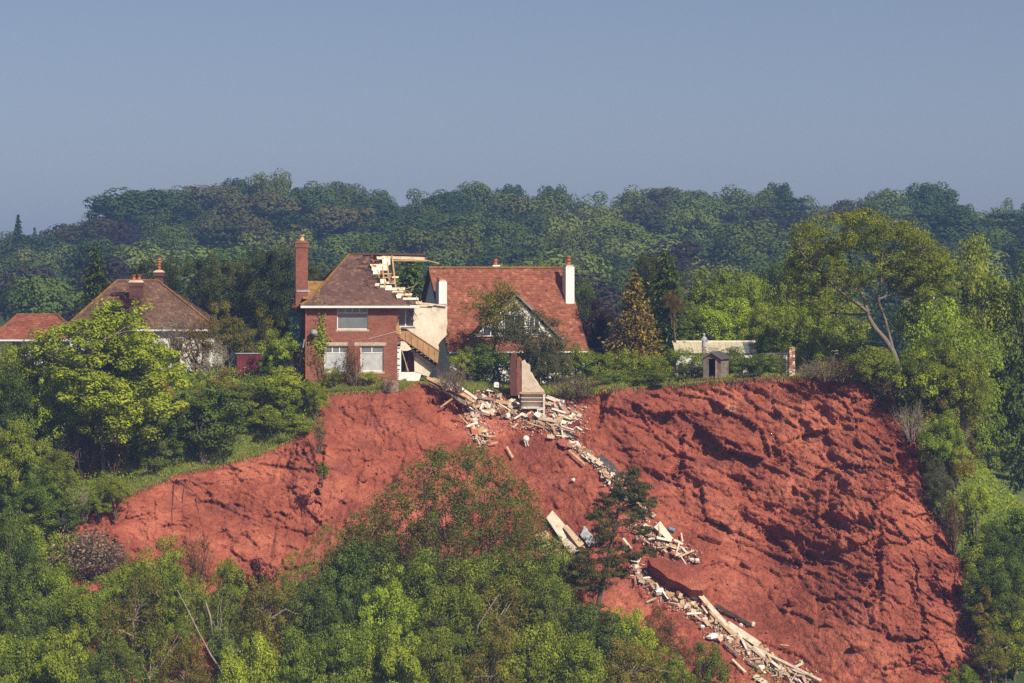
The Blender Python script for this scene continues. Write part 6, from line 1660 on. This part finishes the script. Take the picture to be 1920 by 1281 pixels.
# roots hanging from the torn turf
def root(label, pts):
    q = [cliff_at(a, b, 0.12) for a, b in pts]; o = q[0]
    t = MB().tube([p - o for p in q], list(np.linspace(0.035, 0.012, len(q))), 5).build('hanging_root', 'twig_red'); t.location = o; tag(t, label, 'root', 'roots hanging from the torn turf')
for k, pts in enumerate([[(330, 898), (345, 908), (358, 918), (367, 930)], [(360, 902), (375, 910), (390, 918), (405, 930)], [(325, 905), (324, 930), (324, 965), (325, 1000)], [(345, 905), (342, 930), (341, 960)], [(366, 932), (370, 950), (377, 985)]]):
    root(['thick tan root slanting from the torn turf', 'tan root reaching furthest along the red face', 'long straight root hanging down the red face', 'dark root hanging beside the long straight one', 'thin root end trailing below the slanting roots'][k], pts)

# fringe of fine roots under the torn turf
def root_fringe():
    rng = np.random.default_rng(97); mb = MB()
    for k in range(330):
        i = int(rng.choice([rng.integers(0, NU), rng.integers(int(NU * .62), int(NU * .78))])); p = CL[i, 0] + np.array([0, -0.05, 0.02])
        if rx[i] < 160: continue
        L_ = rng.uniform(0.2, 0.7) * (1.6 if rx[i] > 1600 else 1.0)
        limb(mb, p, p + np.array([rng.normal() * .15, -rng.uniform(.12, .4), -L_]), 0.022, 0.007, rng, 0.12, 3, 3)
    tag(mb.build('root_debris', 'twig_red'), 'fringe of fine roots hanging from the torn turf edge', kind='stuff')
root_fringe()
# ------------------------------------------------------------------ grass and undergrowth (nobody could count these)
def scatter_ground(n, u0, u1, near, far, rng):
    i = rng.uniform(u0, u1, n) * (NG - 1.001); dmax = rng.uniform(near, far, n)
    i0 = i.astype(int); fr = i - i0; out = np.zeros((n, 3))
    for k in range(n):
        p = []
        for c in (i0[k], i0[k] + 1):
            row = dist[c]; j = np.searchsorted(row, dmax[k]); j = min(max(j, 1), nw - 1); t = (dmax[k] - row[j - 1]) / max(row[j] - row[j - 1], 1e-6)
            p.append((lerp(GX[c, j - 1], GX[c, j], t), lerp(GY[c, j - 1], GY[c, j], t), lerp(GZ[c, j - 1], GZ[c, j], t)))
        out[k] = np.array(p[0]) * (1 - fr[k]) + np.array(p[1]) * fr[k]
    return out
def u_of(px):     # rim position whose column is px
    return float(np.argmin(np.abs(rx[gi] - px))) / (NG - 1)
rng = np.random.default_rng(95)
g = np.concatenate([scatter_ground(15000, u_of(150), u_of(604), 0.0, 4.5, rng), scatter_ground(9000, u_of(604), u_of(770), 0.0, 1.2, rng), scatter_ground(16000, u_of(880), u_of(1640), 0.05, 6, rng), scatter_ground(7000, u_of(1640), 0.99, 0.0, 5, rng),
                    scatter_ground(3000, u_of(1780), 0.99, 14, 30, rng)])
n = len(g); hgt = rng.uniform(0.10, 0.34, n); ax = np.stack([rng.normal(size=n) * .35, rng.normal(size=n) * .35 - .15, np.ones(n)], -1)
lip = scatter_ground(9000, u_of(150), 0.97, 0.0, 0.10, rng); nl = len(lip)
lax = np.stack([rng.normal(size=nl) * .5, -0.75 + rng.normal(size=nl) * .25, -0.75 + rng.normal(size=nl) * .35], -1)
g = np.concatenate([g, lip]); ax = np.concatenate([ax, lax]); hgt = np.concatenate([hgt, rng.uniform(0.15, 0.45, nl)]); n = len(g)
put('grass', leaf_mesh('grass', g + ax * hgt[:, None] * .45, ax, np.tile([0.2, -1, 0.1], (n, 1)) + rng.normal(size=(n, 3)) * .5, hgt, np.full(n, 0.028) + 0.02 * rng.random(n), rng.random(n), 'grass_blade'))
tag(bpy.data.objects['grass'], 'rough grass along the rim and over the gardens', kind='stuff')
g = np.concatenate([scatter_ground(20000, u_of(-40), u_of(604), 0.8, 22, rng), scatter_ground(9000, u_of(880), u_of(1640), 4, 26, rng), scatter_ground(26000, u_of(1640), 0.999, 0.3, 26, rng)])
lx = rng.uniform(-40, 20, 14000); ly = rng.uniform(-36, -17, 14000); lz = lower_f(lx, ly)
g = np.concatenate([g, np.stack([lx, ly, lz], -1)]); n = len(g)
g[:, 2] += 0.12 + 0.5 * rng.random(n) * (0.4 + vnoise(g[:, 0] / 1.3, g[:, 1] / 1.3, 5)); ln = rng.uniform(0.12, 0.26, n)
put('undergrowth', leaf_mesh('undergrowth', g, rng.normal(size=(n, 3)), np.array([0.1, -0.3, 1.0]) + rng.normal(size=(n, 3)) * .55, ln, ln * .6, 0.25 + 0.6 * vnoise(g[:, 0] / 2, g[:, 1] / 2, 8) + rng.normal(size=n) * .15, 'leaf_green'))
tag(bpy.data.objects['undergrowth'], 'leafy undergrowth covering the slopes', kind='stuff')
# ------------------------------------------------------------------ the fallen half of the house: boards, blocks and rubble
MAT['dusty_white'] = weathered('dusty_white', (0.62, 0.54, 0.45), (0.78, 0.73, 0.66), 1.8, 0.85, (0.50, 0.32, 0.23), 0.35)
MAT['dusty_board'] = weathered('dusty_board', (0.54, 0.44, 0.33), (0.73, 0.64, 0.52), 1.8, 0.85, (0.40, 0.22, 0.15), 0.35)
MAT['dusty_timber'] = weathered('dusty_timber', (0.40, 0.28, 0.18), (0.60, 0.46, 0.31), 2.0, 0.88, (0.34, 0.18, 0.12), 0.4)
UPS = Vector((0, 0.55, 0.83)); OUT = Vector((0, -0.83, 0.55))
def fallen(name, label, cat, mat, a, b, w, t=0.05, lift=0.12, group=None, tilt=0.0):
    """A board or beam lying on the slope between two photo pixels, w pixels wide."""
    pa, pb = cliff_at(*a, lift), cliff_at(*b, lift); m = (pa + pb) / 2; y = m.y
    mb = MB().bar(pa - m, pb - m, w * S(y), t, up=OUT + Vector((tilt, 0, 0)), jag=min(0.05, w * S(y) * .15))
    o = mb.build(name, mat); o.location = m; tag(o, label, cat, group)
    return o
def sheet(name, label, cat, mat, pts, t=0.05, lift=0.16):
    """A flat sheet whose corners show at the given pixels, fitted to one plane on the slope."""
    q = np.array([cliff_at(a, b, lift) for a, b in pts]); m = q.mean(0); u, s, vt = np.linalg.svd(q - m); nrm = vt[2]
    if nrm[1] > 0: nrm = -nrm
    ray = np.array([[(a - 960) / K / D, 1.0, (HR - b) / K / D] for a, b in pts]); c0 = np.array([0, -D, CZ])
    tt = ((m - c0) @ nrm) / (ray @ nrm); p = c0 + ray * tt[:, None]
    o = MB().prism([Vector(x - m) for x in p], -nrm * t).build(name, mat); o.location = Vector(m) + Vector(nrm) * 0.05; tag(o, label, cat)
    return o
def chunk(name, label, cat, mat, px, py, w, h, seed, group=None, lift=0.1, depth=0.7, flat=False):
    """A lumpy block w by h pixels."""
    p = cliff_at(px, py, lift); s = S(p.y); rng = np.random.default_rng(seed); W_, H_ = w * s / 2, h * s / 2
    mb = MB(); n = 6
    for j, (r, z) in enumerate(((0.55, -1), (0.95, -0.45), (1.0, 0.3), (0.6, 0.95))):
        for k in range(n):
            a = 2 * math.pi * k / n; q = r * rng.uniform(0.78, 1.15); mb.v.append((math.cos(a) * q * W_, math.sin(a) * q * W_ * depth, z * H_ * rng.uniform(0.85, 1.1)))
    for j in range(3):
        for k in range(n): mb.f.append((j * n + k, j * n + (k + 1) % n, (j + 1) * n + (k + 1) % n, (j + 1) * n + k))
    mb.f.append(tuple(reversed(range(n)))); mb.f.append(tuple(range(3 * n, 4 * n)))
    o = mb.build(name, mat); o.location = p; o.rotation_euler = (rng.uniform(-.4, .4), rng.uniform(-.3, .3), rng.uniform(0, 3)) if not flat else (0, 0, 0); tag(o, label, cat, group)
    return o

def rock(name, label, cat, mat, px, py, w, h, seed, turn):
    """An angular boulder: a ball cut by a few planes and roughened."""
    rng = np.random.default_rng(seed); nu, nv = 26, 15; th, ph = np.meshgrid(np.linspace(0, 2 * np.pi, nu, endpoint=False), np.linspace(0.02, np.pi - .02, nv), indexing='ij')
    d = np.stack([np.cos(th) * np.sin(ph), np.sin(th) * np.sin(ph), np.cos(ph)], -1); r = np.ones(th.shape)
    for k in range(11):
        n_ = unit(rng.normal(size=3)); c = rng.uniform(0.55, 0.85); dn = d @ n_; r = np.where(dn > 1e-3, np.minimum(r, c / np.maximum(dn, 1e-3)), r)
    r = r * (1 + 0.05 * rng.normal(size=r.shape)); p = cliff_at(px, py, 0.1); s = S(p.y)
    v = d * r[..., None] * np.array([w * s / 2, min(w, 2.2 * h) * s * 0.35, h * s / 2]) * 1.25
    f = [(i * nv + j, ((i + 1) % nu) * nv + j, ((i + 1) % nu) * nv + j + 1, i * nv + j + 1) for i in range(nu) for j in range(nv - 1)]
    o = put(name, array_mesh(name, v.reshape(-1, 3), np.array(f), mat, smooth_shade=False)); o.location = p; o.rotation_euler = (0, turn, 0); tag(o, label, cat)
    return o

# under the torn house
sheet('floor_panel', 'collapsed timber floor sloping down from the torn house', 'floor panel', 'grey_timber', [(793, 706), (812, 711), (878, 751), (870, 759), (815, 724)], 0.12, 1.0)
for a, b, w, m, l in [((803, 711), (876, 753), 7, 'tan_timber', 'long tan joist along the edge of the collapsed floor'), ((850, 725), (895, 758), 5, 'dusty_board', 'pale joist sliding off the collapsed floor'),
                      ((812, 712), (868, 738), 4, 'dusty_timber', 'thin cream batten on top of the collapsed floor'), ((806, 726), (836, 742), 3, 'grey_timber', 'dark splintered joist end under the collapsed floor'), ((826, 772), (852, 752), 2.5, 'tan_timber', 'thin stick leaning in the dark hollow')]:
    fallen('joist', l, 'joist', m, a, b, w, 0.12, 1.15)
sheet('ceiling_board', 'white curled ceiling board above the collapsed floor', 'board', 'dusty_board', [(835, 719), (846, 715), (854, 721), (851, 727), (838, 724)], 0.04, 1.35)
# the heap below
for a, b, w, m, l in [((956, 781), (985, 765), 3.5, 'dusty_timber', 'pale stick slanting up to the cupboard frame'), ((1024, 746), (1047, 755), 8, 'dusty_white', 'white panel beside the cupboard frame'), ((1035, 770), (1061, 776), 4, 'dusty_white', 'white batten right of the window frame'),
                      ((1046, 781), (1071, 788), 4, 'dusty_board', 'pale batten in the far end of the heap'), ((1010, 789), (1046, 794), 6, 'dusty_timber', 'broad cream board along the foot of the heap'), ((1066, 806), (1086, 793), 9, 'maroon', 'dark red panel at the end of the heap'),
                      ((897, 748), (921, 752), 7, 'grey_timber', 'grey plank at the top of the heap'), ((930, 757), (961, 761), 7, 'tan_timber', 'wide tan board below the wall stump'), ((912, 735), (924, 737), 3, 'dusty_white', 'small white strip near the upright cistern'),
                      ((901, 772), (926, 782), 4, 'dusty_board', 'narrow board under the chute corner of the heap'), ((990, 797), (1020, 806), 3, 'tan_timber', 'thin tan lath at the lower lip of the heap'), ((1062, 812), (1085, 822), 4, 'black_plastic', 'black pipe at the end of the heap'),
                      ((1028, 757), (1044, 763), 5, 'dusty_timber', 'cream block standing beside the white panel'), ((1052, 760), (1066, 778), 8, 'rubble', 'slab of brickwork at the far end of the heap'), ((951, 841), (961, 860), 4, 'dusty_timber', 'single lath stranded on the smooth chute'),
                      ((868, 742), (884, 756), 5, 'dusty_timber', 'cream joist end where the heap starts'), ((886, 765), (893, 800), 6, 'dusty_white', 'upright white board in the side gully'), ((876, 805), (893, 795), 4, 'dusty_white', 'short white bar low in the side gully')]:
    fallen('broken_board', l, 'board', m, a, b, w, 0.06, 0.35)
for pts, m, l in [([(881, 796), (889, 797), (897, 812), (891, 818), (884, 812)], 'terracotta', 'terracotta coloured sheet in the side gully'), ([(896, 806), (906, 799), (910, 804), (898, 816)], 'tan_timber', 'tan sheet next to the terracotta one'),
                  ([(974, 777), (980, 774), (990, 780), (985, 783)], 'dusty_white', 'white door panel below the cupboard frame'), ([(1026, 815), (1040, 818), (1038, 824), (1026, 822)], 'dusty_timber', 'cream sheet at the lower end of the heap'),
                  ([(1044, 828), (1058, 822), (1068, 832), (1060, 839), (1050, 836)], 'red_clod', 'flat slab of red rock under the heap'), ([(1070, 829), (1084, 828), (1087, 834), (1074, 839)], 'dusty_white', 'white sheet at the head of the rubble trail')]:
    sheet('sheet', l, 'sheet', m, pts, 0.05, 0.3)
for px, py, w, h, m, l in [(953, 782, 13, 10, 'dusty_white', 'white lump at the foot of the pale stick'), (922, 775, 15, 9, 'dusty_white', 'white block in the middle of the heap'), (884, 779, 12, 12, 'dusty_white', 'white block at the corner of the side gully'),
                           (889, 792, 15, 10, 'dusty_board', 'pale block low in the side gully'), (1056, 757, 9, 7, 'white_ceramic', 'round white pan behind the white panel'), (905, 833, 12, 7, 'dusty_white', 'lowest white block of the side gully'), (914, 820, 9, 13, 'dusty_board', 'pale stone near the end of the side gully'), (940, 771, 12, 8, 'rubble', 'lump of broken brickwork in the heap')]:
    chunk('rubble_block', l, 'rubble', m, px, py, w, h, px + py, None, 0.25)
# the trail down the slope
for a, b, w, m, l in [((1067, 848), (1096, 873), 4.5, 'tan_timber', 'tan beam along the upper edge of the rubble trail'), ((1099, 855), (1126, 873), 9, 'dusty_board', 'pale door lying in the upper rubble trail'), ((1132, 888), (1142, 906), 9, 'dusty_timber', 'cream board just above the young pine'),
                      ((1023, 1051), (1046, 1070), 5, 'dusty_white', 'white stick below the leaning white boards'), ((1167, 1014), (1184, 1034), 4, 'dusty_board', 'pale stick beside the pine trunk'), ((1231, 1012), (1259, 1017), 5, 'dusty_white', 'white bar across the end of the pinkish door'),
                      ((1262, 1017), (1278, 1024), 5, 'dusty_board', 'short pale bar beyond the pinkish door'), ((1271, 1049), (1299, 1036), 3.5, 'dusty_timber', 'slanting stick above the big red boulder'), ((1240, 1036), (1256, 1026), 2.5, 'tan_timber', 'thin stick in the splinters below the pinkish door'),
                      ((1276, 1003), (1279, 1020), 2.5, 'dusty_board', 'thin upright stick near the blue drum'), ((1306, 1114), (1363, 1177), 9, 'dusty_board', 'long pale board at the head of the lower trail'), ((1362, 1172), (1422, 1211), 13, 'dusty_board', 'broadest pale board in the lower trail'),
                      ((1292, 1100), (1306, 1115), 3, 'dusty_white', 'thin white stick crossing the long pale board'), ((1323, 1100), (1307, 1116), 5, 'dusty_white', 'white post crossing the long pale board'), ((1329, 1149), (1381, 1203), 4.5, 'tan_timber', 'tan beam beneath the long pale boards'),
                      ((1363, 1179), (1433, 1237), 5, 'dusty_timber', 'cream beam beneath the broadest board'), ((1412, 1214), (1463, 1255), 5, 'dusty_white', 'white beam in the lower trail'), ((1418, 1219), (1538, 1279), 5, 'dusty_board', 'longest thin beam running out of the trail end'),
                      ((1342, 1138), (1407, 1174), 7, 'dark_timber', 'dark brown beam above the broadest board'), ((1384, 1187), (1405, 1230), 4, 'dusty_white', 'white batten crossing under the broadest board'), ((1424, 1213), (1441, 1244), 12, 'tan_timber', 'square tan panel in the lower trail'),
                      ((1357, 1207), (1383, 1233), 5, 'grey_timber', 'grey beam on the bush side of the lower trail'), ((1487, 1256), (1520, 1276), 9, 'dusty_white', 'white panel near the end of the trail'), ((1489, 1254), (1504, 1245), 5, 'dusty_board', 'short pale post near the end of the trail'),
                      ((1462, 1211), (1478, 1214), 2.5, 'dusty_timber', 'small stick apart from the lower trail'), ((1262, 1108), (1306, 1127), 6, 'dark_timber', 'dark beam under the big red boulder'), ((1414, 1270), (1440, 1285), 10, 'dusty_board', 'pale slab cut by the picture edge'),
                      ((1400, 1240), (1424, 1256), 5, 'grey_timber', 'grey plank low in the trail'), ((1447, 1224), (1456, 1243), 4, 'dusty_timber', 'short upright cream post in the lower trail'), ((1372, 1240), (1398, 1262), 4, 'dusty_board', 'narrow pale plank at the bush side of the trail end')]:
    fallen('broken_board', l, 'board', m, a, b, w, 0.07, 0.35)
sheet('roofing_felt', 'dark strip of roofing felt beside the upper rubble trail', 'felt', 'felt', [(1118, 858), (1128, 852), (1152, 872), (1165, 893), (1158, 898), (1140, 880)], 0.03, 0.1)
for pts, m, l in [([(1024, 972), (1036, 958), (1072, 1000), (1054, 1016)], 'dusty_board', 'large leaning white board behind the sallow'), ([(1056, 990), (1063, 985), (1095, 1020), (1086, 1028)], 'dusty_timber', 'narrow cream board next to the large leaning one'),
                  ([(1054, 1018), (1072, 1002), (1088, 1030), (1072, 1042)], 'dusty_board', 'lower white board continuing the large leaning one'), ([(1088, 1004), (1096, 989), (1119, 1018), (1104, 1025)], 'lead', 'grey panel with pale edge beside the pine'),
                  ([(1094, 988), (1097, 987), (1121, 1017), (1118, 1019)], 'dusty_white', 'pale edge strip of the grey panel'), ([(1002, 1004), (1024, 995), (1036, 1010), (1010, 1021)], 'tan_timber', 'tan sheet half hidden by the sallow'), ([(1042, 1040), (1060, 1030), (1068, 1050), (1050, 1056)], 'tan_timber', 'tan sheet below the white boards'),
                  ([(1226, 989), (1238, 978), (1263, 1011), (1252, 1013)], 'pink_plaster', 'pinkish white door lying above the red boulder'), ([(1179, 1046), (1203, 1045), (1198, 1056), (1184, 1053)], 'dusty_white', 'white sheet beside the big red boulder')]:
    sheet('sheet', l, 'sheet', m, pts, 0.06, 0.4)
for px, py, w, h, m, l in [(1192, 1066, 12, 12, 'dusty_white', 'white lump under the white sheet'), (1194, 1080, 9, 14, 'dusty_white', 'lower white lump beside the boulder'), (1236, 1111, 22, 14, 'white_ceramic', 'white overturned sink at the head of the lower trail'),
                           (1320, 1163, 14, 9, 'dusty_white', 'white lump on the bush side of the lower trail'), (1316, 1178, 10, 8, 'white_ceramic', 'round white pot below the white lump'), (1334, 1195, 24, 12, 'white_ceramic', 'big white ceramic piece beside the green sapling'), (1502, 1244, 11, 9, 'dusty_board', 'pale knob at the end of the short post'),
                           (1156, 902, 11, 6, 'dusty_white', 'white lump behind the pine top'), (1075, 903, 9, 6, 'dusty_white', 'lone white fragment on the red chute'), (1296, 1052, 14, 6, 'dusty_white', 'flat white piece on top of the red boulder'), (1388, 1175, 8, 7, 'dusty_white', 'round white piece above the broadest board'), (1412, 1172, 12, 10, 'dusty_board', 'pale clump of splinters above the broadest board')]:
    chunk('rubble_block', l, 'rubble', m, px, py, w, h, px * 3 + py, None, 0.25)
dr_ = cliff_at(1257, 996, 0.25); dm = MB().tube([Vector((-0.2, 0, 0.08)), Vector((0.22, 0, -0.1))], [0.15, 0.15], 12).build('drum', 'blue_paint'); dm.location = dr_; tag(dm, 'small blue grey drum behind the pinkish door', 'drum')
sheet('boulder', 'big flat topped red boulder lying in the rubble trail below the pine', 'boulder', 'cliff', [(1214, 1047), (1226, 1044), (1246, 1051), (1275, 1054), (1302, 1066), (1318, 1086), (1327, 1100), (1318, 1108), (1296, 1107), (1275, 1094), (1254, 1086), (1236, 1070), (1222, 1062)], 1.3, 1.1)
for k, (px, py, w, h, l) in enumerate([(1330, 1010, 40, 24, 'red boulder above the slanting stick'), (1490, 1130, 24, 16, 'rounded red boulder on the bare apron'), (1400, 1060, 20, 14, 'small red boulder at the foot of the buttress'), (1560, 1170, 26, 16, 'red boulder lying below the deep overhang'),
                                       (1610, 1215, 30, 20, 'large red boulder low on the apron'), (1225, 960, 30, 20, 'red boulder behind the young pine'), (1180, 930, 20, 14, 'red rock beside the pine top'), (680, 900, 18, 12, 'red rock on the smooth face above the sallow'), (1460, 1100, 14, 10, 'little red rock on the apron')]):
    rock('boulder', l, 'boulder', 'cliff', px, py, w, h, 700 + k, random.uniform(-.4, .6))

# medium pieces, strewn along the same paths
ZONES = [('in the gully below the torn house', 'rubble in the side gully', [(876, 752), (888, 775), (892, 800), (908, 832)], 15, 34),
         ('in the heap under the wall stump', 'rubble of the upper heap', [(885, 752), (930, 765), (985, 785), (1040, 790), (1078, 800)], 26, 105),
         ('beside the cupboard frame', 'rubble beside the cupboard', [(1030, 752), (1075, 775), (1055, 812)], 20, 36),
         ('in the upper rubble trail', 'rubble of the upper trail', [(1045, 818), (1085, 843), (1130, 882), (1152, 905)], 9, 44),
         ('on the slope behind the pine', 'rubble behind the pine', [(1148, 900), (1180, 935), (1215, 972)], 13, 22),
         ('beside the lower side of the boulder', 'rubble beside the boulder', [(1188, 1058), (1205, 1092), (1240, 1114)], 11, 18),
         ('around the leaning white boards', 'rubble by the leaning boards', [(1010, 1010), (1050, 1040), (1090, 1045)], 20, 16),
         ('between pinkish door and boulder', 'rubble above the boulder', [(1190, 985), (1235, 1020), (1290, 1045)], 17, 34),
         ('in the lower rubble trail', 'rubble of the lower trail', [(1232, 1112), (1300, 1140), (1350, 1185), (1420, 1235), (1520, 1285)], 19, 92)]
def zone_idx(path, width, n, rng):
    p = np.array(path, float); t = np.concatenate([[0], np.cumsum(np.hypot(*np.diff(p, axis=0).T))]); q = rng.random(n) * t[-1]
    px = np.interp(q, t, p[:, 0]) + rng.normal(size=n) * width * 0.55; py = np.interp(q, t, p[:, 1]) + rng.normal(size=n) * width * 0.42
    return px, py
PAL = [('dusty_board', 'pale'), ('dusty_timber', 'cream'), ('dusty_white', 'white'), ('rubble', 'brick coloured'), ('stone', 'sandy'), ('tan_timber', 'tan'), ('red_clod', 'red'), ('grey_timber', 'grey')]
PW = np.array([0.20, 0.20, 0.10, 0.20, 0.12, 0.10, 0.04, 0.04])
rng = np.random.default_rng(321)
CLF = CL.reshape(-1, 3)
for where_, grp, path, width, n in ZONES:
    px, py = zone_idx(path, width, n, rng); k = rng.choice(len(PAL), n, p=PW / PW.sum())
    for i in range(n):
        mat, colour = PAL[k[i]]; p = cliff_at(px[i], py[i], rng.uniform(0.05, 0.4)); long_ = rng.random() < 0.6
        ang = rng.normal(0.55, 0.7); d = Vector((math.cos(ang), 0, 0)) - UPS * math.sin(ang) + OUT * rng.normal() * 0.18
        L_ = rng.uniform(0.35, 1.05) if long_ else rng.uniform(0.2, 0.42); w_ = rng.uniform(0.06, 0.16) if long_ else rng.uniform(0.15, 0.3); t_ = rng.uniform(0.03, 0.09) if long_ else rng.uniform(0.07, 0.2)
        o = MB().bar(-d * L_ / 2, d * L_ / 2, w_, t_, up=OUT + Vector(rng.normal(size=3) * 0.35), jag=0.05).build('broken_board' if long_ else 'rubble_block', mat); o.location = p
        size_ = ('long ' if L_ > 0.58 else 'short ') + ('broad ' if w_ > 0.11 else 'narrow ') if long_ else ('big ' if L_ > 0.31 else 'small ') + ('thick ' if t_ > 0.135 else 'flat ')
        f_ = (px[i] - min(q[0] for q in path)) / (max(q[0] for q in path) - min(q[0] for q in path))
        at_ = 'near the house end' if f_ < 0.25 else 'in the nearer half' if f_ < 0.5 else 'in the farther half' if f_ < 0.75 else 'near the far end'
        tag(o, f"{size_}{colour} {'board' if long_ else 'block'} {where_}, {at_}", 'board' if long_ else 'rubble', grp)
# crumbs too small to tell apart
V, F = [], []; T = []
def crumbs(px, py, size, mat_name, name, label):
    n = len(px); idx = []
    gx = np.clip(np.searchsorted(np.sort(PX[:, 0]), px), 0, NU - 1)
    pts = np.empty((n, 3))
    flat = np.stack([PX.ravel(), PY.ravel()], -1)
    for i in range(n):
        c = np.argmin((PX[::2, ::2] - px[i]) ** 2 + (PY[::2, ::2] - py[i]) ** 2); a, b = divmod(c, PX[::2, ::2].shape[1]); pts[i] = CL[a * 2, b * 2]
    pts = pts + np.array([0, -0.05, 0.03]) + rng.normal(size=(n, 3)) * 0.06
    q = unit(rng.normal(size=(n, 3))); r = unit(np.cross(q, rng.normal(size=(n, 3)))); s = np.cross(q, r); e = size[:, None] * rng.uniform(0.35, 1.0, (n, 3))
    cs = np.array([(-1, -1, -1), (1, -1, -1), (1, 1, -1), (-1, 1, -1), (-1, -1, 1), (1, -1, 1), (1, 1, 1), (-1, 1, 1)]) / 2
    v = pts[:, None, :] + cs[None, :, 0:1] * (q * e[:, 0:1])[:, None] + cs[None, :, 1:2] * (r * e[:, 1:2] * .6)[:, None] + cs[None, :, 2:3] * (s * e[:, 2:3] * .5)[:, None]
    f = np.array([(0, 3, 2, 1), (4, 5, 6, 7), (0, 1, 5, 4), (1, 2, 6, 5), (2, 3, 7, 6), (3, 0, 4, 7)]); f = (np.arange(n)[:, None, None] * 8 + f[None]).reshape(-1, 4)
    o = put(name, array_mesh(name, v.reshape(-1, 3), f, mat_name, smooth_shade=False)); tag(o, label, kind='stuff')
xs, ys = [], []
for where_, grp, path, width, n in ZONES:
    a, b = zone_idx(path, width * 1.15, int(n * 13), rng); xs.append(a); ys.append(b)
xs, ys = np.concatenate(xs), np.concatenate(ys); h = len(xs) // 2
crumbs(xs[:], ys[:], rng.uniform(0.05, 0.2, len(xs)), 'rubble', 'rubble', 'small brick and plaster crumbs strewn through the rubble')
sel = rng.random(len(xs)) < 0.6
crumbs(xs[sel] + rng.normal(size=sel.sum()) * 4, ys[sel] + rng.normal(size=sel.sum()) * 3, rng.uniform(0.05, 0.2, sel.sum()), 'dusty_board', 'plaster_debris', 'pale splinters and plaster bits strewn through the rubble')
fx = rng.uniform(620, 1760, 900); fy = rng.uniform(760, 1270, 900)
crumbs(fx, fy, rng.uniform(0.06, 0.22, 900), 'red_clod', 'stone_debris', 'small red stones scattered over the cliff face')
# ------------------------------------------------------------------ air
def make_haze():
    m, nt, n, l, out = new_mat('haze')
    pv = n.new('ShaderNodeVolumePrincipled')
    pv.inputs['Color'].default_value = (0.27, 0.47, 1.0, 1)
    pv.inputs['Density'].default_value = 0.00033
    pv.inputs['Anisotropy'].default_value = 0.0
    l.new(pv.outputs[0], out.inputs['Volume'])
    MAT['haze'] = m
    o = MB().box(-4400, 4400, -260, 4300, -52, 46).build('haze', 'haze')
    tag(o, 'thin blue summer haze filling the air', kind='stuff')
make_haze()
